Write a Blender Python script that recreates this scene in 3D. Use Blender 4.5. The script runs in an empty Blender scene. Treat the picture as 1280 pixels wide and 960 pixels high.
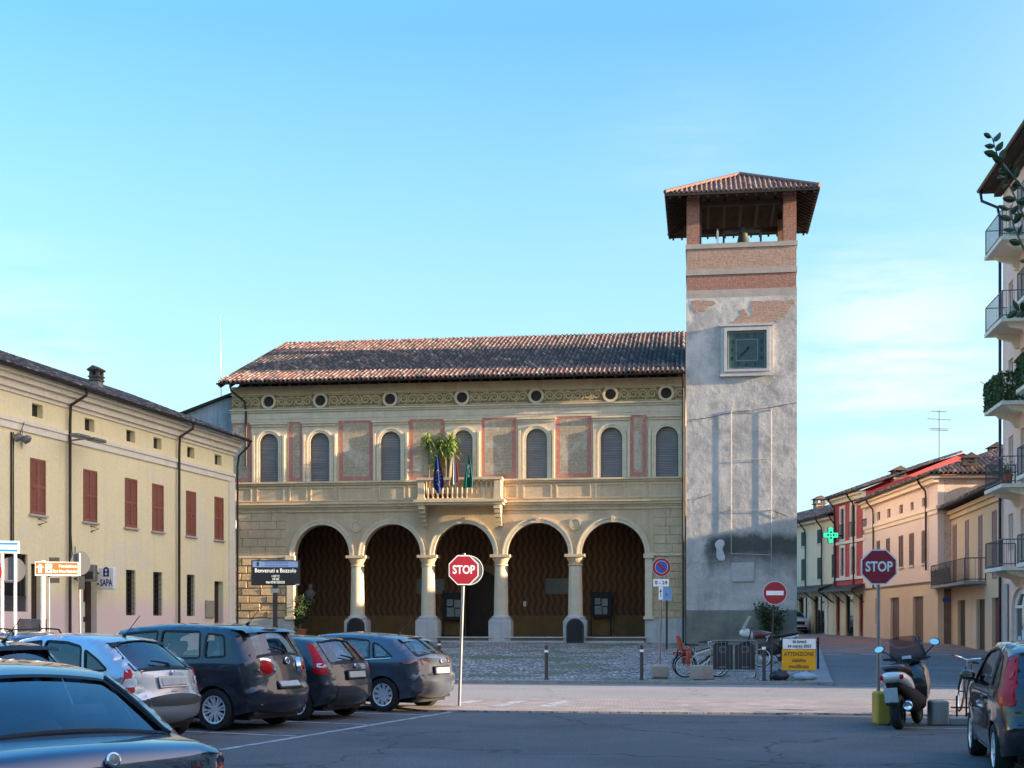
import bpy, math, random
import numpy as np
from mathutils import Vector, Matrix
from mathutils.geometry import delaunay_2d_cdt
R = math.radians
PI = math.pi
rnd = random.Random(11)
D = bpy.data
SC = bpy.context.scene
COL = SC.collection

# ------------------------------------------------------------------ camera, sky, sun, exposure
FOC, EYE, HOR = 1700.0, 1.68, 780.0            # focal length in photo pixels, eye height, horizon row
cam_data = D.cameras.new('camera')
cam_data.sensor_width = 36.0
cam_data.lens = 36.0 * FOC / 1280.0
cam_data.shift_y = (HOR - 480.0) / 1280.0
cam_data.clip_end = 3000
cam = D.objects.new('camera', cam_data)
COL.objects.link(cam)
cam.location = (0, 0, EYE)
cam.rotation_euler = (R(90), 0, 0)
SC.camera = cam

SUN_EL, SUN_AZ = 10.8, 12.5                     # elevation; degrees from +X towards the camera side
sun_dir = Vector((math.cos(R(SUN_AZ)) * math.cos(R(SUN_EL)), -math.sin(R(SUN_AZ)) * math.cos(R(SUN_EL)), math.sin(R(SUN_EL))))
world = D.worlds.new('World')
SC.world = world
world.use_nodes = True
wn = world.node_tree
bg = wn.nodes['Background']
sky = wn.nodes.new('ShaderNodeTexSky')
sky.sky_type = 'NISHITA'
sky.sun_disc = False
sky.sun_elevation = R(SUN_EL)
sky.sun_rotation = R(90 + SUN_AZ)
sky.altitude = 0
sky.air_density = 1.0
sky.dust_density = 0.25
sky.ozone_density = 2.6
bg.inputs[1].default_value = 0.15

def nd(nt, typ, ins=None, **at):
    n = nt.nodes.new(typ)
    for k, v in at.items():
        setattr(n, k, v)
    for k, v in (ins or {}).items():
        s = n.inputs[k]
        if isinstance(v, bpy.types.NodeSocket):
            nt.links.new(v, s)
        else:
            s.default_value = v
    return n

def mixc(nt, f, a, b, mode='MIX'):
    n = nt.nodes.new('ShaderNodeMix')
    n.data_type = 'RGBA'
    n.blend_type = mode
    for i, v in ((0, f), (6, a), (7, b)):
        if isinstance(v, bpy.types.NodeSocket):
            nt.links.new(v, n.inputs[i])
        elif i == 0:
            n.inputs[0].default_value = v
        else:
            n.inputs[i].default_value = (*v, 1) if len(v) == 3 else v
    return n.outputs[2]

def mathn(nt, op, a, b=0.0, c=0.0):
    n = nt.nodes.new('ShaderNodeMath')
    n.operation = op
    for i, v in enumerate((a, b, c)):
        if isinstance(v, bpy.types.NodeSocket):
            nt.links.new(v, n.inputs[i])
        else:
            n.inputs[i].default_value = v
    return n.outputs[0]

def ramp(nt, f, p0, p1):
    n = nt.nodes.new('ShaderNodeMapRange')
    nt.links.new(f, n.inputs[0])
    n.inputs[1].default_value = p0
    n.inputs[2].default_value = p1
    return n.outputs[0]

# thin evening clouds low in the sky, mixed into the sky texture by direction
tc = nd(wn, 'ShaderNodeTexCoord')
sep = nd(wn, 'ShaderNodeSeparateXYZ', {0: tc.outputs['Generated']})
mp = nd(wn, 'ShaderNodeMapping', {0: tc.outputs['Generated'], 3: (2.2, 2.2, 11.0)})
cn = nd(wn, 'ShaderNodeTexNoise', {0: mp.outputs[0], 2: 1.4, 3: 6.0, 4: 0.55})
low = ramp(wn, sep.outputs[2], 0.24, 0.08)
cl = mathn(wn, 'MULTIPLY', ramp(wn, cn.outputs[0], 0.50, 0.74), low)
cl = mathn(wn, 'MULTIPLY', cl, 0.22)
mp2 = nd(wn, 'ShaderNodeMapping', {0: tc.outputs['Generated'], 2: (0, R(-6), 0), 3: (5.0, 5.0, 30.0)})
cn2 = nd(wn, 'ShaderNodeTexNoise', {0: mp2.outputs[0], 2: 1.6, 3: 7.0, 4: 0.6})
for cx_, cy_, cz_, pw_, am_ in ((0.280, 1.0, 0.200, 420.0, 0.62), (-0.38, 1.0, 0.195, 420.0, 0.30), (0.13, 1.0, 0.34, 700.0, 0.10)):
    dd = nd(wn, 'ShaderNodeVectorMath', {0: tc.outputs['Generated'], 1: tuple(Vector((cx_, cy_, cz_)).normalized())}, operation='DOT_PRODUCT').outputs['Value']
    wisp = mathn(wn, 'MULTIPLY', mathn(wn, 'POWER', mathn(wn, 'MAXIMUM', dd, 0.0), pw_), ramp(wn, cn2.outputs[0], 0.40, 0.62))
    cl = mathn(wn, 'MAXIMUM', cl, mathn(wn, 'MULTIPLY', wisp, am_))
hs = nd(wn, 'ShaderNodeHueSaturation', {0: 0.485, 1: 1.2, 2: 0.69, 4: sky.outputs[0]})
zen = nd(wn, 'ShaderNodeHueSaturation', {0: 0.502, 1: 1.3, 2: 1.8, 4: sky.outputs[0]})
skyb = mixc(wn, ramp(wn, sep.outputs[2], 0.40, 0.70), hs.outputs[0], zen.outputs[0])   # low band turns cyan, the unseen deep blue zenith is brightened for fill light
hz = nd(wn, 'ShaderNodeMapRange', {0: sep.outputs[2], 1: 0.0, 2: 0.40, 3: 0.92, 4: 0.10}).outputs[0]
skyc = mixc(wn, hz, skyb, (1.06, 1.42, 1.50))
# wide warm glow added round the low sun, out of view, for fill light
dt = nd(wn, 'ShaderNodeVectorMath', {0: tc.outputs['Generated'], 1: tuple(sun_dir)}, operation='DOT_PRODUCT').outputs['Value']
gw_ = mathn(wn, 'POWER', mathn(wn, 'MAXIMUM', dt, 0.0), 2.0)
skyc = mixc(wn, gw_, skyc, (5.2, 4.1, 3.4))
skyc = mixc(wn, cl, skyc, (1.95, 1.97, 1.95))
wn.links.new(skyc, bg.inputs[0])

sl = D.lights.new('sun', 'SUN')
sl.energy = 4.4
sl.angle = R(0.6)
sl.color = (1.0, 0.77, 0.53)
sun = D.objects.new('sun', sl)
COL.objects.link(sun)
sun.rotation_euler = sun_dir.to_track_quat('Z', 'Y').to_euler()
sun.location = (60, -20, 40)

SC.view_settings.view_transform = 'Standard'
SC.view_settings.look = 'None'
SC.view_settings.exposure = 2.05
SC.view_settings.gamma = 1
SC.view_settings.use_curve_mapping = False
SC.cycles.max_bounces = 6
SC.cycles.transparent_max_bounces = 12

# ------------------------------------------------------------------ helpers
def g(y):
    """ground height: the square is level, the paving rises gently towards the town hall"""
    if y < 40: return 0.0
    if y < 68: return (y - 40) * 0.0255
    if y < 130: return 0.714 + (y - 68) * 0.012
    return 1.458

def wpt(u, v, y):
    return Vector(((u - 640) / FOC * y, y, EYE - (v - HOR) / FOC * y))

def wx(u, y):
    return (u - 640) / FOC * y

def wz(v, y):
    return EYE - (v - HOR) / FOC * y

def inside(p, L):
    x, y = p
    r = False
    j = len(L) - 1
    for i in range(len(L)):
        xi, yi = L[i][0], L[i][1]; xj, yj = L[j][0], L[j][1]
        if (yi > y) != (yj > y) and x < (xj - xi) * (y - yi) / (yj - yi) + xi:
            r = not r
        j = i
    return r

def tri_region(pts, ed, loops):
    """triangles of a flat outline (first loop) with the other loops cut out"""
    rv, _, rf, _, _, _ = delaunay_2d_cdt(pts, ed, [], 0, 1e-5)
    bbs = [(min(p[0] for p in L), max(p[0] for p in L), min(p[1] for p in L), max(p[1] for p in L)) for L in loops]
    out = []
    for f in rf:
        c = ((rv[f[0]].x + rv[f[1]].x + rv[f[2]].x) / 3, (rv[f[0]].y + rv[f[1]].y + rv[f[2]].y) / 3)
        if not inside(c, loops[0]): continue
        if any(b[0] <= c[0] <= b[1] and b[2] <= c[1] <= b[3] and inside(c, L) for b, L in zip(bbs[1:], loops[1:])): continue
        out.append(tuple(f))
    return rv, out

class MB:
    def __init__(self, T=None):
        self.v, self.f, self.m, self.mi, self.T = [], [], [], 0, T
    def add(self, verts, faces):
        o = len(self.v)
        if self.T is not None:
            verts = [self.T @ Vector(p) for p in verts]
        self.v += [tuple(p) for p in verts]
        for f in faces:
            self.f.append(tuple(o + i for i in f))
            self.m.append(self.mi)
        return self
    def quad(self, a, b, c, d):
        return self.add([a, b, c, d], [(0, 1, 2, 3)])
    def box(self, x0, x1, y0, y1, z0, z1):
        x0, x1 = min(x0, x1), max(x0, x1); y0, y1 = min(y0, y1), max(y0, y1); z0, z1 = min(z0, z1), max(z0, z1)
        return self.add([(x0, y0, z0), (x1, y0, z0), (x1, y1, z0), (x0, y1, z0), (x0, y0, z1), (x1, y0, z1), (x1, y1, z1), (x0, y1, z1)],
                        [(0, 3, 2, 1), (4, 5, 6, 7), (0, 1, 5, 4), (1, 2, 6, 5), (2, 3, 7, 6), (3, 0, 4, 7)])
    def bbox(self, x0, x1, y0, y1, z0, z1, b=0.02):
        """box with chamfered edges"""
        vs = []
        xs, ys, zs = (x0, x1), (y0, y1), (z0, z1)
        idx = {}
        for i in (0, 1):
            for j in (0, 1):
                for k in (0, 1):
                    sx, sy, sz = (1 if i == 0 else -1), (1 if j == 0 else -1), (1 if k == 0 else -1)
                    for a in range(3):
                        p = [xs[i] + sx * b, ys[j] + sy * b, zs[k] + sz * b]
                        p[a] = (xs[i], ys[j], zs[k])[a]
                        idx[(i, j, k, a)] = len(vs)
                        vs.append(p)
        fs = []
        I = idx
        for s in (0, 1):
            fs.append((I[s, 0, 0, 0], I[s, 1, 0, 0], I[s, 1, 1, 0], I[s, 0, 1, 0]))
            fs.append((I[0, s, 0, 1], I[1, s, 0, 1], I[1, s, 1, 1], I[0, s, 1, 1]))
            fs.append((I[0, 0, s, 2], I[1, 0, s, 2], I[1, 1, s, 2], I[0, 1, s, 2]))
        for a in (0, 1):
            for c in (0, 1):
                fs.append((I[a, c, 0, 0], I[a, c, 1, 0], I[a, c, 1, 1], I[a, c, 0, 1]))
                fs.append((I[a, 0, c, 0], I[a, 1, c, 0], I[a, 1, c, 2], I[a, 0, c, 2]))
                fs.append((I[0, a, c, 1], I[1, a, c, 1], I[1, a, c, 2], I[0, a, c, 2]))
        for i in (0, 1):
            for j in (0, 1):
                for k in (0, 1):
                    fs.append((I[i, j, k, 0], I[i, j, k, 1], I[i, j, k, 2]))
        return self.add(vs, fs)
    def tube(self, pts, r, n=8, r2=None, caps=True):
        pts = [Vector(p) for p in pts]
        vs, fs = [], []
        prev = None
        for i, p in enumerate(pts):
            d = (pts[min(i + 1, len(pts) - 1)] - pts[max(i - 1, 0)]).normalized()
            if prev is None:
                a = d.orthogonal().normalized()
            else:
                a = (prev - d * prev.dot(d))
                a = a.normalized() if a.length > 1e-6 else d.orthogonal().normalized()
            prev = a
            b = d.cross(a)
            rr = r if r2 is None else r + (r2 - r) * i / (len(pts) - 1)
            for k in range(n):
                t = 2 * PI * k / n
                vs.append(p + (a * math.cos(t) + b * math.sin(t)) * rr)
        for i in range(len(pts) - 1):
            for k in range(n):
                fs.append((i * n + k, i * n + (k + 1) % n, (i + 1) * n + (k + 1) % n, (i + 1) * n + k))
        if caps:
            fs.append(tuple(reversed(range(n))))
            fs.append(tuple((len(pts) - 1) * n + k for k in range(n)))
        return self.add(vs, fs)
    def lathe(self, prof, n=20, c=(0, 0, 0), M=None, a0=0, a1=2 * PI, caps=True):
        vs, fs = [], []
        full = abs(a1 - a0 - 2 * PI) < 1e-6
        k = n if full else n + 1
        for r, z in prof:
            for i in range(k):
                t = a0 + (a1 - a0) * i / n
                p = Vector((r * math.cos(t), r * math.sin(t), z))
                if M is not None:
                    p = M @ p
                vs.append(p + Vector(c))
        for j in range(len(prof) - 1):
            for i in range(n):
                i2 = (i + 1) % k
                fs.append((j * k + i, j * k + i2, (j + 1) * k + i2, (j + 1) * k + i))
        if full and caps:
            if prof[0][0] > 1e-5: fs.append(tuple(reversed(range(k))))
            if prof[-1][0] > 1e-5: fs.append(tuple((len(prof) - 1) * k + i for i in range(k)))
        return self.add(vs, fs)
    def cyl(self, x, y, z0, z1, r, n=14, r2=None):
        return self.lathe([(r, z0), (r if r2 is None else r2, z1)], n, (x, y, 0))
    def plate(self, outer, holes=(), d0=0.0, d1=0.1, mp=None, back=True, sides=True):
        """extruded flat outline with holes; outline in (a, b); default stands up: a=x, b=z, depth=y"""
        mp = mp or (lambda a, b, d: (a, d, b))
        loops = [list(outer)] + [list(h) for h in holes]
        vs2, ed = [], []
        for L in loops:
            o = len(vs2)
            vs2 += [Vector((p[0], p[1])) for p in L]
            ed += [(o + i, o + (i + 1) % len(L)) for i in range(len(L))]
        rv, rf = tri_region(vs2, ed, loops)
        self.add([mp(p.x, p.y, d0) for p in rv], [tuple(f) for f in rf])
        if back:
            self.add([mp(p.x, p.y, d1) for p in rv], [tuple(reversed(f)) for f in rf])
        if sides:
            for L in loops:
                n = len(L)
                self.add([mp(p[0], p[1], d0) for p in L] + [mp(p[0], p[1], d1) for p in L],
                         [(i, (i + 1) % n, n + (i + 1) % n, n + i) for i in range(n)])
        return self
    def sheet(self, fn, nu, nv):
        vs = [fn(i / nu, j / nv) for j in range(nv + 1) for i in range(nu + 1)]
        fs = [(j * (nu + 1) + i, j * (nu + 1) + i + 1, (j + 1) * (nu + 1) + i + 1, (j + 1) * (nu + 1) + i) for j in range(nv) for i in range(nu)]
        return self.add(vs, fs)
    def ball(self, c, rx, ry=None, rz=None, n=14, m=9):
        ry = ry or rx; rz = rz or rx
        return self.sheet(lambda a, b: (c[0] + rx * math.cos(2 * PI * a) * math.sin(PI * b), c[1] + ry * math.sin(2 * PI * a) * math.sin(PI * b), c[2] - rz * math.cos(PI * b)), n, m)
    def build(self, name, mats, parent=None, smooth=False, fix=True, loc=None):
        me = D.meshes.new(name)
        me.from_pydata(self.v, [], self.f)
        for m in (mats if isinstance(mats, (list, tuple)) else [mats]):
            me.materials.append(m)
        if len(me.materials) > 1:
            me.polygons.foreach_set('material_index', self.m)
        if fix:
            import bmesh
            bm = bmesh.new(); bm.from_mesh(me)
            bmesh.ops.remove_doubles(bm, verts=bm.verts, dist=2e-5)
            bmesh.ops.recalc_face_normals(bm, faces=bm.faces)
            bm.to_mesh(me); bm.free()
        if smooth:
            me.polygons.foreach_set('use_smooth', [True] * len(me.polygons))
            me.set_sharp_from_angle(angle=R(38 if smooth is True else smooth))
        me.update()
        o = D.objects.new(name, me)
        COL.objects.link(o)
        if parent is not None:
            o.parent = parent
        if loc is not None:
            o.location = loc
        return o

def tag(o, label=None, cat=None, group=None, kind=None):
    if label: o['label'] = label
    if cat: o['category'] = cat
    if group: o['group'] = group
    if kind: o['kind'] = kind
    return o

def thing(name, label, cat, loc=(0, 0, 0), rz=0.0, group=None):
    o = D.objects.new(name, None)
    COL.objects.link(o)
    o.empty_display_size = 0.3
    o.location = loc
    o.rotation_euler = (0, 0, rz)
    return tag(o, label, cat, group)

def copy_tree(o, parent=None):
    c = o.copy()
    COL.objects.link(c)
    if parent is not None: c.parent = parent
    for ch in [k for k in COL.objects if k.parent is o]:
        copy_tree(ch, c)
    return c

def text_mb(txt, size, sx=1.0, bold=0.0, depth=0.004, align='CENTER'):
    cu = D.curves.new('lettering', 'FONT')
    cu.body = txt
    cu.size = size
    cu.align_x = align
    cu.align_y = 'CENTER'
    cu.offset = bold
    cu.resolution_u = 4
    o = D.objects.new('lettering', cu)
    COL.objects.link(o)
    dg = bpy.context.evaluated_depsgraph_get()
    me = D.meshes.new_from_object(o.evaluated_get(dg))
    vs = [Vector((v.co.x * sx, v.co.y, 0)) for v in me.vertices]
    fs = [tuple(p.vertices) for p in me.polygons]
    D.objects.remove(o); D.curves.remove(cu); D.meshes.remove(me)
    return vs, fs

def lettering(txt, size, m, parent, loc, sx=1.0, bold=0.0, rz=0.0, align='CENTER', name='lettering', lab=None):
    """flat raised letters standing upright, facing local -y"""
    vs, fs = text_mb(txt, size, sx, bold, align=align)
    b = MB(Matrix.Translation(loc) @ Matrix.Rotation(rz, 4, 'Z'))
    b.add([(p.x, 0, p.y) for p in vs], fs)
    return b.build(name, m, parent, fix=False)

def arc_pts(cx, cz, r, a0, a1, n, rz=None):
    rz = r if rz is None else rz
    return [(cx + r * math.cos(R(a0 + (a1 - a0) * i / n)), cz + rz * math.sin(R(a0 + (a1 - a0) * i / n))) for i in range(n + 1)]

def arch_poly(x0, x1, z0, zs, n=20, rise=None):
    """door shape: flat bottom z0, springing zs, round top"""
    r = (x1 - x0) / 2
    return [(x0, z0), (x1, z0)] + arc_pts((x0 + x1) / 2, zs, r, 0, 180, n, rise)

def rect(x0, x1, z0, z1):
    return [(x0, z0), (x1, z0), (x1, z1), (x0, z1)]

def circ(cx, cz, r, n=20):
    return [(cx + r * math.cos(2 * PI * i / n), cz + r * math.sin(2 * PI * i / n)) for i in range(n)]

def offset_poly(poly, d):
    n = len(poly)
    area = sum(poly[i][0] * poly[(i + 1) % n][1] - poly[(i + 1) % n][0] * poly[i][1] for i in range(n))
    sg = 1 if area > 0 else -1
    out = []
    for i in range(n):
        p0, p1, p2 = Vector(poly[i - 1][:2]), Vector(poly[i][:2]), Vector(poly[(i + 1) % n][:2])
        a, b = (p1 - p0), (p2 - p1)
        if a.length < 1e-7: a = b
        if b.length < 1e-7: b = a
        a.normalize(); b.normalize()
        na, nb = Vector((a.y, -a.x)) * sg, Vector((b.y, -b.x)) * sg
        m = na + nb
        if m.length < 1e-6: m = na
        m.normalize()
        k = d / max(0.35, m.dot(na))
        out.append((p1.x + m.x * k, p1.y + m.y * k))
    return out

def round_poly(poly, r, n=4):
    out = []
    k = len(poly)
    for i in range(k):
        p0, p1, p2 = Vector(poly[i - 1]), Vector(poly[i]), Vector(poly[(i + 1) % k])
        a, b = p0 - p1, p2 - p1
        ra = min(r, a.length * 0.45, b.length * 0.45)
        A, B = p1 + a.normalized() * ra, p1 + b.normalized() * ra
        for j in range(n + 1):
            t = j / n
            q = A * (1 - t) ** 2 + p1 * 2 * t * (1 - t) + B * t * t
            out.append((q.x, q.y))
    return out

# ------------------------------------------------------------------ materials (all procedural)
def surf(name, c, c2=None, rough=0.85, sc=0.8, fine=9.0, fv=0.10, bump=0.0, bs=30.0, spec=0.3, metal=0.0, coat=0.0,
         streak=0.0, sc_col=(0.06, 0.055, 0.05), patch=0.0, pcol=(0.4, 0.4, 0.4), ps=0.35, emis=None):
    m = D.materials.new(name)
    m.use_nodes = True
    nt = m.node_tree
    b = nt.nodes['Principled BSDF']
    b.inputs['Roughness'].default_value = rough
    b.inputs['Specular IOR Level'].default_value = spec
    b.inputs['Metallic'].default_value = metal
    b.inputs['Coat Weight'].default_value = coat
    b.inputs['Coat Roughness'].default_value = 0.04
    b.inputs['Coat IOR'].default_value = 1.5
    co = nd(nt, 'ShaderNodeTexCoord').outputs['Object']
    n1 = nd(nt, 'ShaderNodeTexNoise', {0: co, 2: sc, 3: 5.0, 4: 0.6}).outputs[0]
    c2 = c2 or tuple(k * 0.86 for k in c)
    colr = mixc(nt, ramp(nt, n1, 0.35, 0.65), c, c2)
    if patch:
        n3 = nd(nt, 'ShaderNodeTexNoise', {0: co, 2: ps, 3: 7.0, 4: 0.62}).outputs[0]
        colr = mixc(nt, mathn(nt, 'MULTIPLY', ramp(nt, n3, 0.54, 0.62), patch), colr, pcol)
    if streak:
        mp_ = nd(nt, 'ShaderNodeMapping', {0: co, 3: (2.6, 2.6, 0.16)})
        n4 = nd(nt, 'ShaderNodeTexNoise', {0: mp_.outputs[0], 2: 1.3, 3: 5.0, 4: 0.65}).outputs[0]
        colr = mixc(nt, mathn(nt, 'MULTIPLY', ramp(nt, n4, 0.5, 0.78), streak), colr, sc_col)
    if fv:
        n2 = nd(nt, 'ShaderNodeTexNoise', {0: co, 2: fine, 3: 4.0, 4: 0.7}).outputs[0]
        k = nd(nt, 'ShaderNodeMapRange', {0: n2, 1: 0.25, 2: 0.75, 3: 1 - fv, 4: 1 + fv})
        hsv = nd(nt, 'ShaderNodeHueSaturation', {2: k.outputs[0], 4: colr})
        colr = hsv.outputs[0]
    nt.links.new(colr, b.inputs['Base Color'])
    if emis:
        nt.links.new(colr, b.inputs['Emission Color'])
        b.inputs['Emission Strength'].default_value = emis
    if bump:
        n5 = nd(nt, 'ShaderNodeTexNoise', {0: co, 2: bs, 3: 4.0, 4: 0.6}).outputs[0]
        bp = nd(nt, 'ShaderNodeBump', {0: bump, 1: 0.02, 'Height': n5})
        nt.links.new(bp.outputs[0], b.inputs['Normal'])
    return m

def brick_mat(name, c1, c2, mort, bw=0.26, bh=0.075, bump=0.5, patch=0.0, pcol=(0.4, 0.4, 0.4), ps=1.4):
    m = D.materials.new(name)
    m.use_nodes = True
    nt = m.node_tree
    b = nt.nodes['Principled BSDF']
    b.inputs['Roughness'].default_value = 0.9
    co = nd(nt, 'ShaderNodeTexCoord').outputs['Object']
    s = nd(nt, 'ShaderNodeSeparateXYZ', {0: co})
    cb = nd(nt, 'ShaderNodeCombineXYZ', {0: mathn(nt, 'ADD', s.outputs[0], s.outputs[1]), 1: s.outputs[2]})
    nz = nd(nt, 'ShaderNodeTexNoise', {0: co, 2: 3.0, 3: 4.0})
    wob = nd(nt, 'ShaderNodeVectorMath', {0: cb.outputs[0], 1: (0, 0, 0)}, operation='ADD')
    sc = nd(nt, 'ShaderNodeVectorMath', {0: nz.outputs['Color'], 'Scale': 0.02}, operation='SCALE')
    nt.links.new(sc.outputs[0], wob.inputs[1])
    br = nd(nt, 'ShaderNodeTexBrick', {0: wob.outputs[0], 1: (*c1, 1), 2: (*c2, 1), 3: (*mort, 1), 4: 1.0, 5: 0.012, 6: 0.3, 7: 0.1, 8: bw, 9: bh})
    colr = mixc(nt, ramp(nt, nd(nt, 'ShaderNodeTexNoise', {0: co, 2: 9.0, 3: 5.0}).outputs[0], 0.3, 0.75), br.outputs[0], (*[k * 0.55 for k in c1], 1))
    if patch:
        n3 = nd(nt, 'ShaderNodeTexNoise', {0: co, 2: ps, 3: 6.0, 4: 0.6}).outputs[0]
        colr = mixc(nt, mathn(nt, 'MULTIPLY', ramp(nt, n3, 0.5, 0.58), patch), colr, pcol)
    nt.links.new(colr, b.inputs['Base Color'])
    bp = nd(nt, 'ShaderNodeBump', {0: bump, 1: 0.02, 'Height': br.outputs[1]}, invert=True)
    nt.links.new(bp.outputs[0], b.inputs['Normal'])
    return m

def glass_mat(name, tint=(0.5, 0.6, 0.62), mixf=0.35, rough=0.02):
    m = D.materials.new(name)
    m.use_nodes = True
    nt = m.node_tree
    nt.nodes.remove(nt.nodes['Principled BSDF'])
    out = nt.nodes['Material Output']
    tr = nd(nt, 'ShaderNodeBsdfTransparent', {0: (*tint, 1)})
    gl = nd(nt, 'ShaderNodeBsdfGlossy', {0: (0.95, 0.97, 1, 1), 1: rough})
    fr = nd(nt, 'ShaderNodeLayerWeight', {0: mixf})
    f = nd(nt, 'ShaderNodeMapRange', {0: fr.outputs['Fresnel'], 1: 0.0, 2: 1.0, 3: 0.07, 4: 1.0})
    mx = nd(nt, 'ShaderNodeMixShader', {0: f.outputs[0], 1: tr.outputs[0], 2: gl.outputs[0]})
    nt.links.new(mx.outputs[0], out.inputs[0])
    return m

def paint(name, c, metal=0.0, rough=0.35, spec=0.5):
    m = surf(name, c, c, rough=rough, fv=0.05, fine=3.0, spec=spec, metal=metal, coat=0.0)
    return m

def carpaint(name, c, metal=0.5, rough=0.38):
    m = surf(name, c, tuple(k * 0.96 for k in c), rough=rough, fv=0.03, fine=2.0, spec=0.5, metal=metal, coat=1.0)
    return m

def leafmat(name, c, c2):
    m = surf(name, c, c2, rough=0.55, sc=6.0, fv=0.25, fine=25.0, spec=0.35)
    return m

K = {}
K['plaster_yellow'] = surf('plaster_yellow', (0.85, 0.735, 0.44), (0.80, 0.695, 0.42), streak=0.35, sc_col=(0.54, 0.47, 0.33), patch=0.4, pcol=(0.70, 0.68, 0.58), ps=0.28, bump=0.06)
K['plaster_pink'] = surf('plaster_pink', (0.50, 0.36, 0.31), (0.50, 0.40, 0.32), streak=0.2, sc_col=(0.33, 0.27, 0.24), bump=0.12)
K['plaster_cream'] = surf('plaster_cream', (0.792, 0.725, 0.582), (0.720, 0.667, 0.538), streak=0.25, sc_col=(0.408, 0.363, 0.302), bump=0.08)
K['hall_wall'] = surf('hall_wall', (0.585, 0.435, 0.262), (0.49, 0.365, 0.222), sc=1.6, streak=0.35, sc_col=(0.24, 0.18, 0.12), patch=0.4, pcol=(0.61, 0.51, 0.36), ps=0.9, bump=0.25, bs=14)
K['hall_stone'] = surf('hall_stone', (0.70, 0.575, 0.395), (0.61, 0.50, 0.34), sc=2.0, streak=0.35, sc_col=(0.28, 0.22, 0.15), bump=0.2, bs=18)
K['hall_trim'] = surf('hall_trim', (0.63, 0.49, 0.305), (0.55, 0.425, 0.265), sc=2.0, streak=0.4, sc_col=(0.23, 0.175, 0.115), bump=0.15)
K['hall_pale'] = surf('hall_pale', (0.61, 0.515, 0.375), (0.54, 0.45, 0.32), sc=2.4, streak=0.3, sc_col=(0.3, 0.24, 0.16), patch=0.3, pcol=(0.66, 0.58, 0.45), ps=1.5)
K['hall_red'] = surf('hall_red', (0.50, 0.19, 0.14), (0.43, 0.18, 0.135), sc=5.0, fv=0.3, fine=20, patch=0.4, pcol=(0.55, 0.40, 0.31), ps=4.0)
K['hall_panel'] = brick_mat('hall_panel', (0.50, 0.385, 0.245), (0.45, 0.345, 0.22), (0.56, 0.46, 0.32), bw=0.34, bh=0.16, bump=0.15, patch=0.45, pcol=(0.60, 0.53, 0.41), ps=1.1)
K['rustic'] = surf('rustic', (0.575, 0.414, 0.237), (0.475, 0.333, 0.187), sc=1.8, streak=0.25, sc_col=(0.250, 0.184, 0.110), bump=0.5, bs=9, fv=0.25)
K['plinth'] = surf('plinth', (0.500, 0.476, 0.432), (0.413, 0.397, 0.372), sc=1.8, streak=0.4, sc_col=(0.225, 0.207, 0.180), bump=0.2)
K['blind'] = surf('blind', (0.174, 0.168, 0.156), (0.144, 0.138, 0.126), rough=0.7, sc=1.5, fv=0.12)
K['dark'] = surf('dark', (0.012, 0.012, 0.012), rough=0.9)
K['dark_wood'] = surf('dark_wood', (0.05, 0.028, 0.018), (0.035, 0.02, 0.013), rough=0.6, sc=3)
K['eave_wood'] = surf('eave_wood', (0.045, 0.034, 0.026), (0.03, 0.024, 0.02), rough=0.9, sc=3)
K['gutter'] = surf('gutter', (0.035, 0.03, 0.028), (0.05, 0.042, 0.036), rough=0.5, metal=0.3, sc=3)
K['tower_plaster'] = None
K['brick'] = brick_mat('brick', (0.40, 0.175, 0.12), (0.32, 0.145, 0.10), (0.36, 0.29, 0.24))
K['brick_worn'] = brick_mat('brick_worn', (0.48, 0.29, 0.20), (0.37, 0.225, 0.16), (0.46, 0.39, 0.32), patch=0.15, pcol=(0.46, 0.38, 0.31), ps=2.4)
K['concrete'] = surf('concrete', (0.30, 0.28, 0.25), (0.24, 0.22, 0.20), sc=2, streak=0.3, bump=0.25)
K['band'] = surf('band', (0.400, 0.345, 0.300), (0.330, 0.285, 0.250), sc=1.6, streak=0.3, sc_col=(0.240, 0.204, 0.180), bump=0.2)
K['clock_face'] = surf('clock_face', (0.055, 0.10, 0.095), (0.04, 0.08, 0.078), rough=0.5, sc=3, fv=0.2)
K['clock_ink'] = surf('clock_ink', (0.012, 0.022, 0.024), rough=0.7)
K['clock_pale'] = surf('clock_pale', (0.17, 0.24, 0.22), rough=0.7)
K['bronze'] = surf('bronze', (0.08, 0.085, 0.06), (0.06, 0.07, 0.055), rough=0.5, metal=0.6)
K['shutter_red'] = surf('shutter_red', (0.30, 0.105, 0.062), (0.24, 0.085, 0.052), rough=0.6, sc=1.2, fv=0.2, streak=0.35, sc_col=(0.36, 0.19, 0.13))
K['shutter_brown'] = surf('shutter_brown', (0.208, 0.117, 0.091), (0.169, 0.098, 0.078), rough=0.65, sc=3)
K['shutter_green'] = surf('shutter_green', (0.055, 0.07, 0.065), (0.045, 0.06, 0.055), rough=0.65, sc=3)
K['shutter_white'] = surf('shutter_white', (0.55, 0.52, 0.50), (0.48, 0.45, 0.43), rough=0.6, sc=3)
K['white_paint'] = paint('white_paint', (0.78, 0.78, 0.76))
K['sign_white'] = paint('sign_white', (0.80, 0.80, 0.79), rough=0.4)
K['sign_red'] = paint('sign_red', (0.31, 0.014, 0.026), rough=0.4)
K['sign_blue'] = paint('sign_blue', (0.03, 0.09, 0.40), rough=0.4)
K['sign_orange'] = paint('sign_orange', (0.62, 0.12, 0.035), rough=0.45)
K['sign_yellow'] = surf('sign_yellow', (0.800, 0.370, 0.012), (0.740, 0.340, 0.012), rough=0.5, fv=0.06)
K['sign_black'] = paint('sign_black', (0.015, 0.015, 0.017), rough=0.5)
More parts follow.
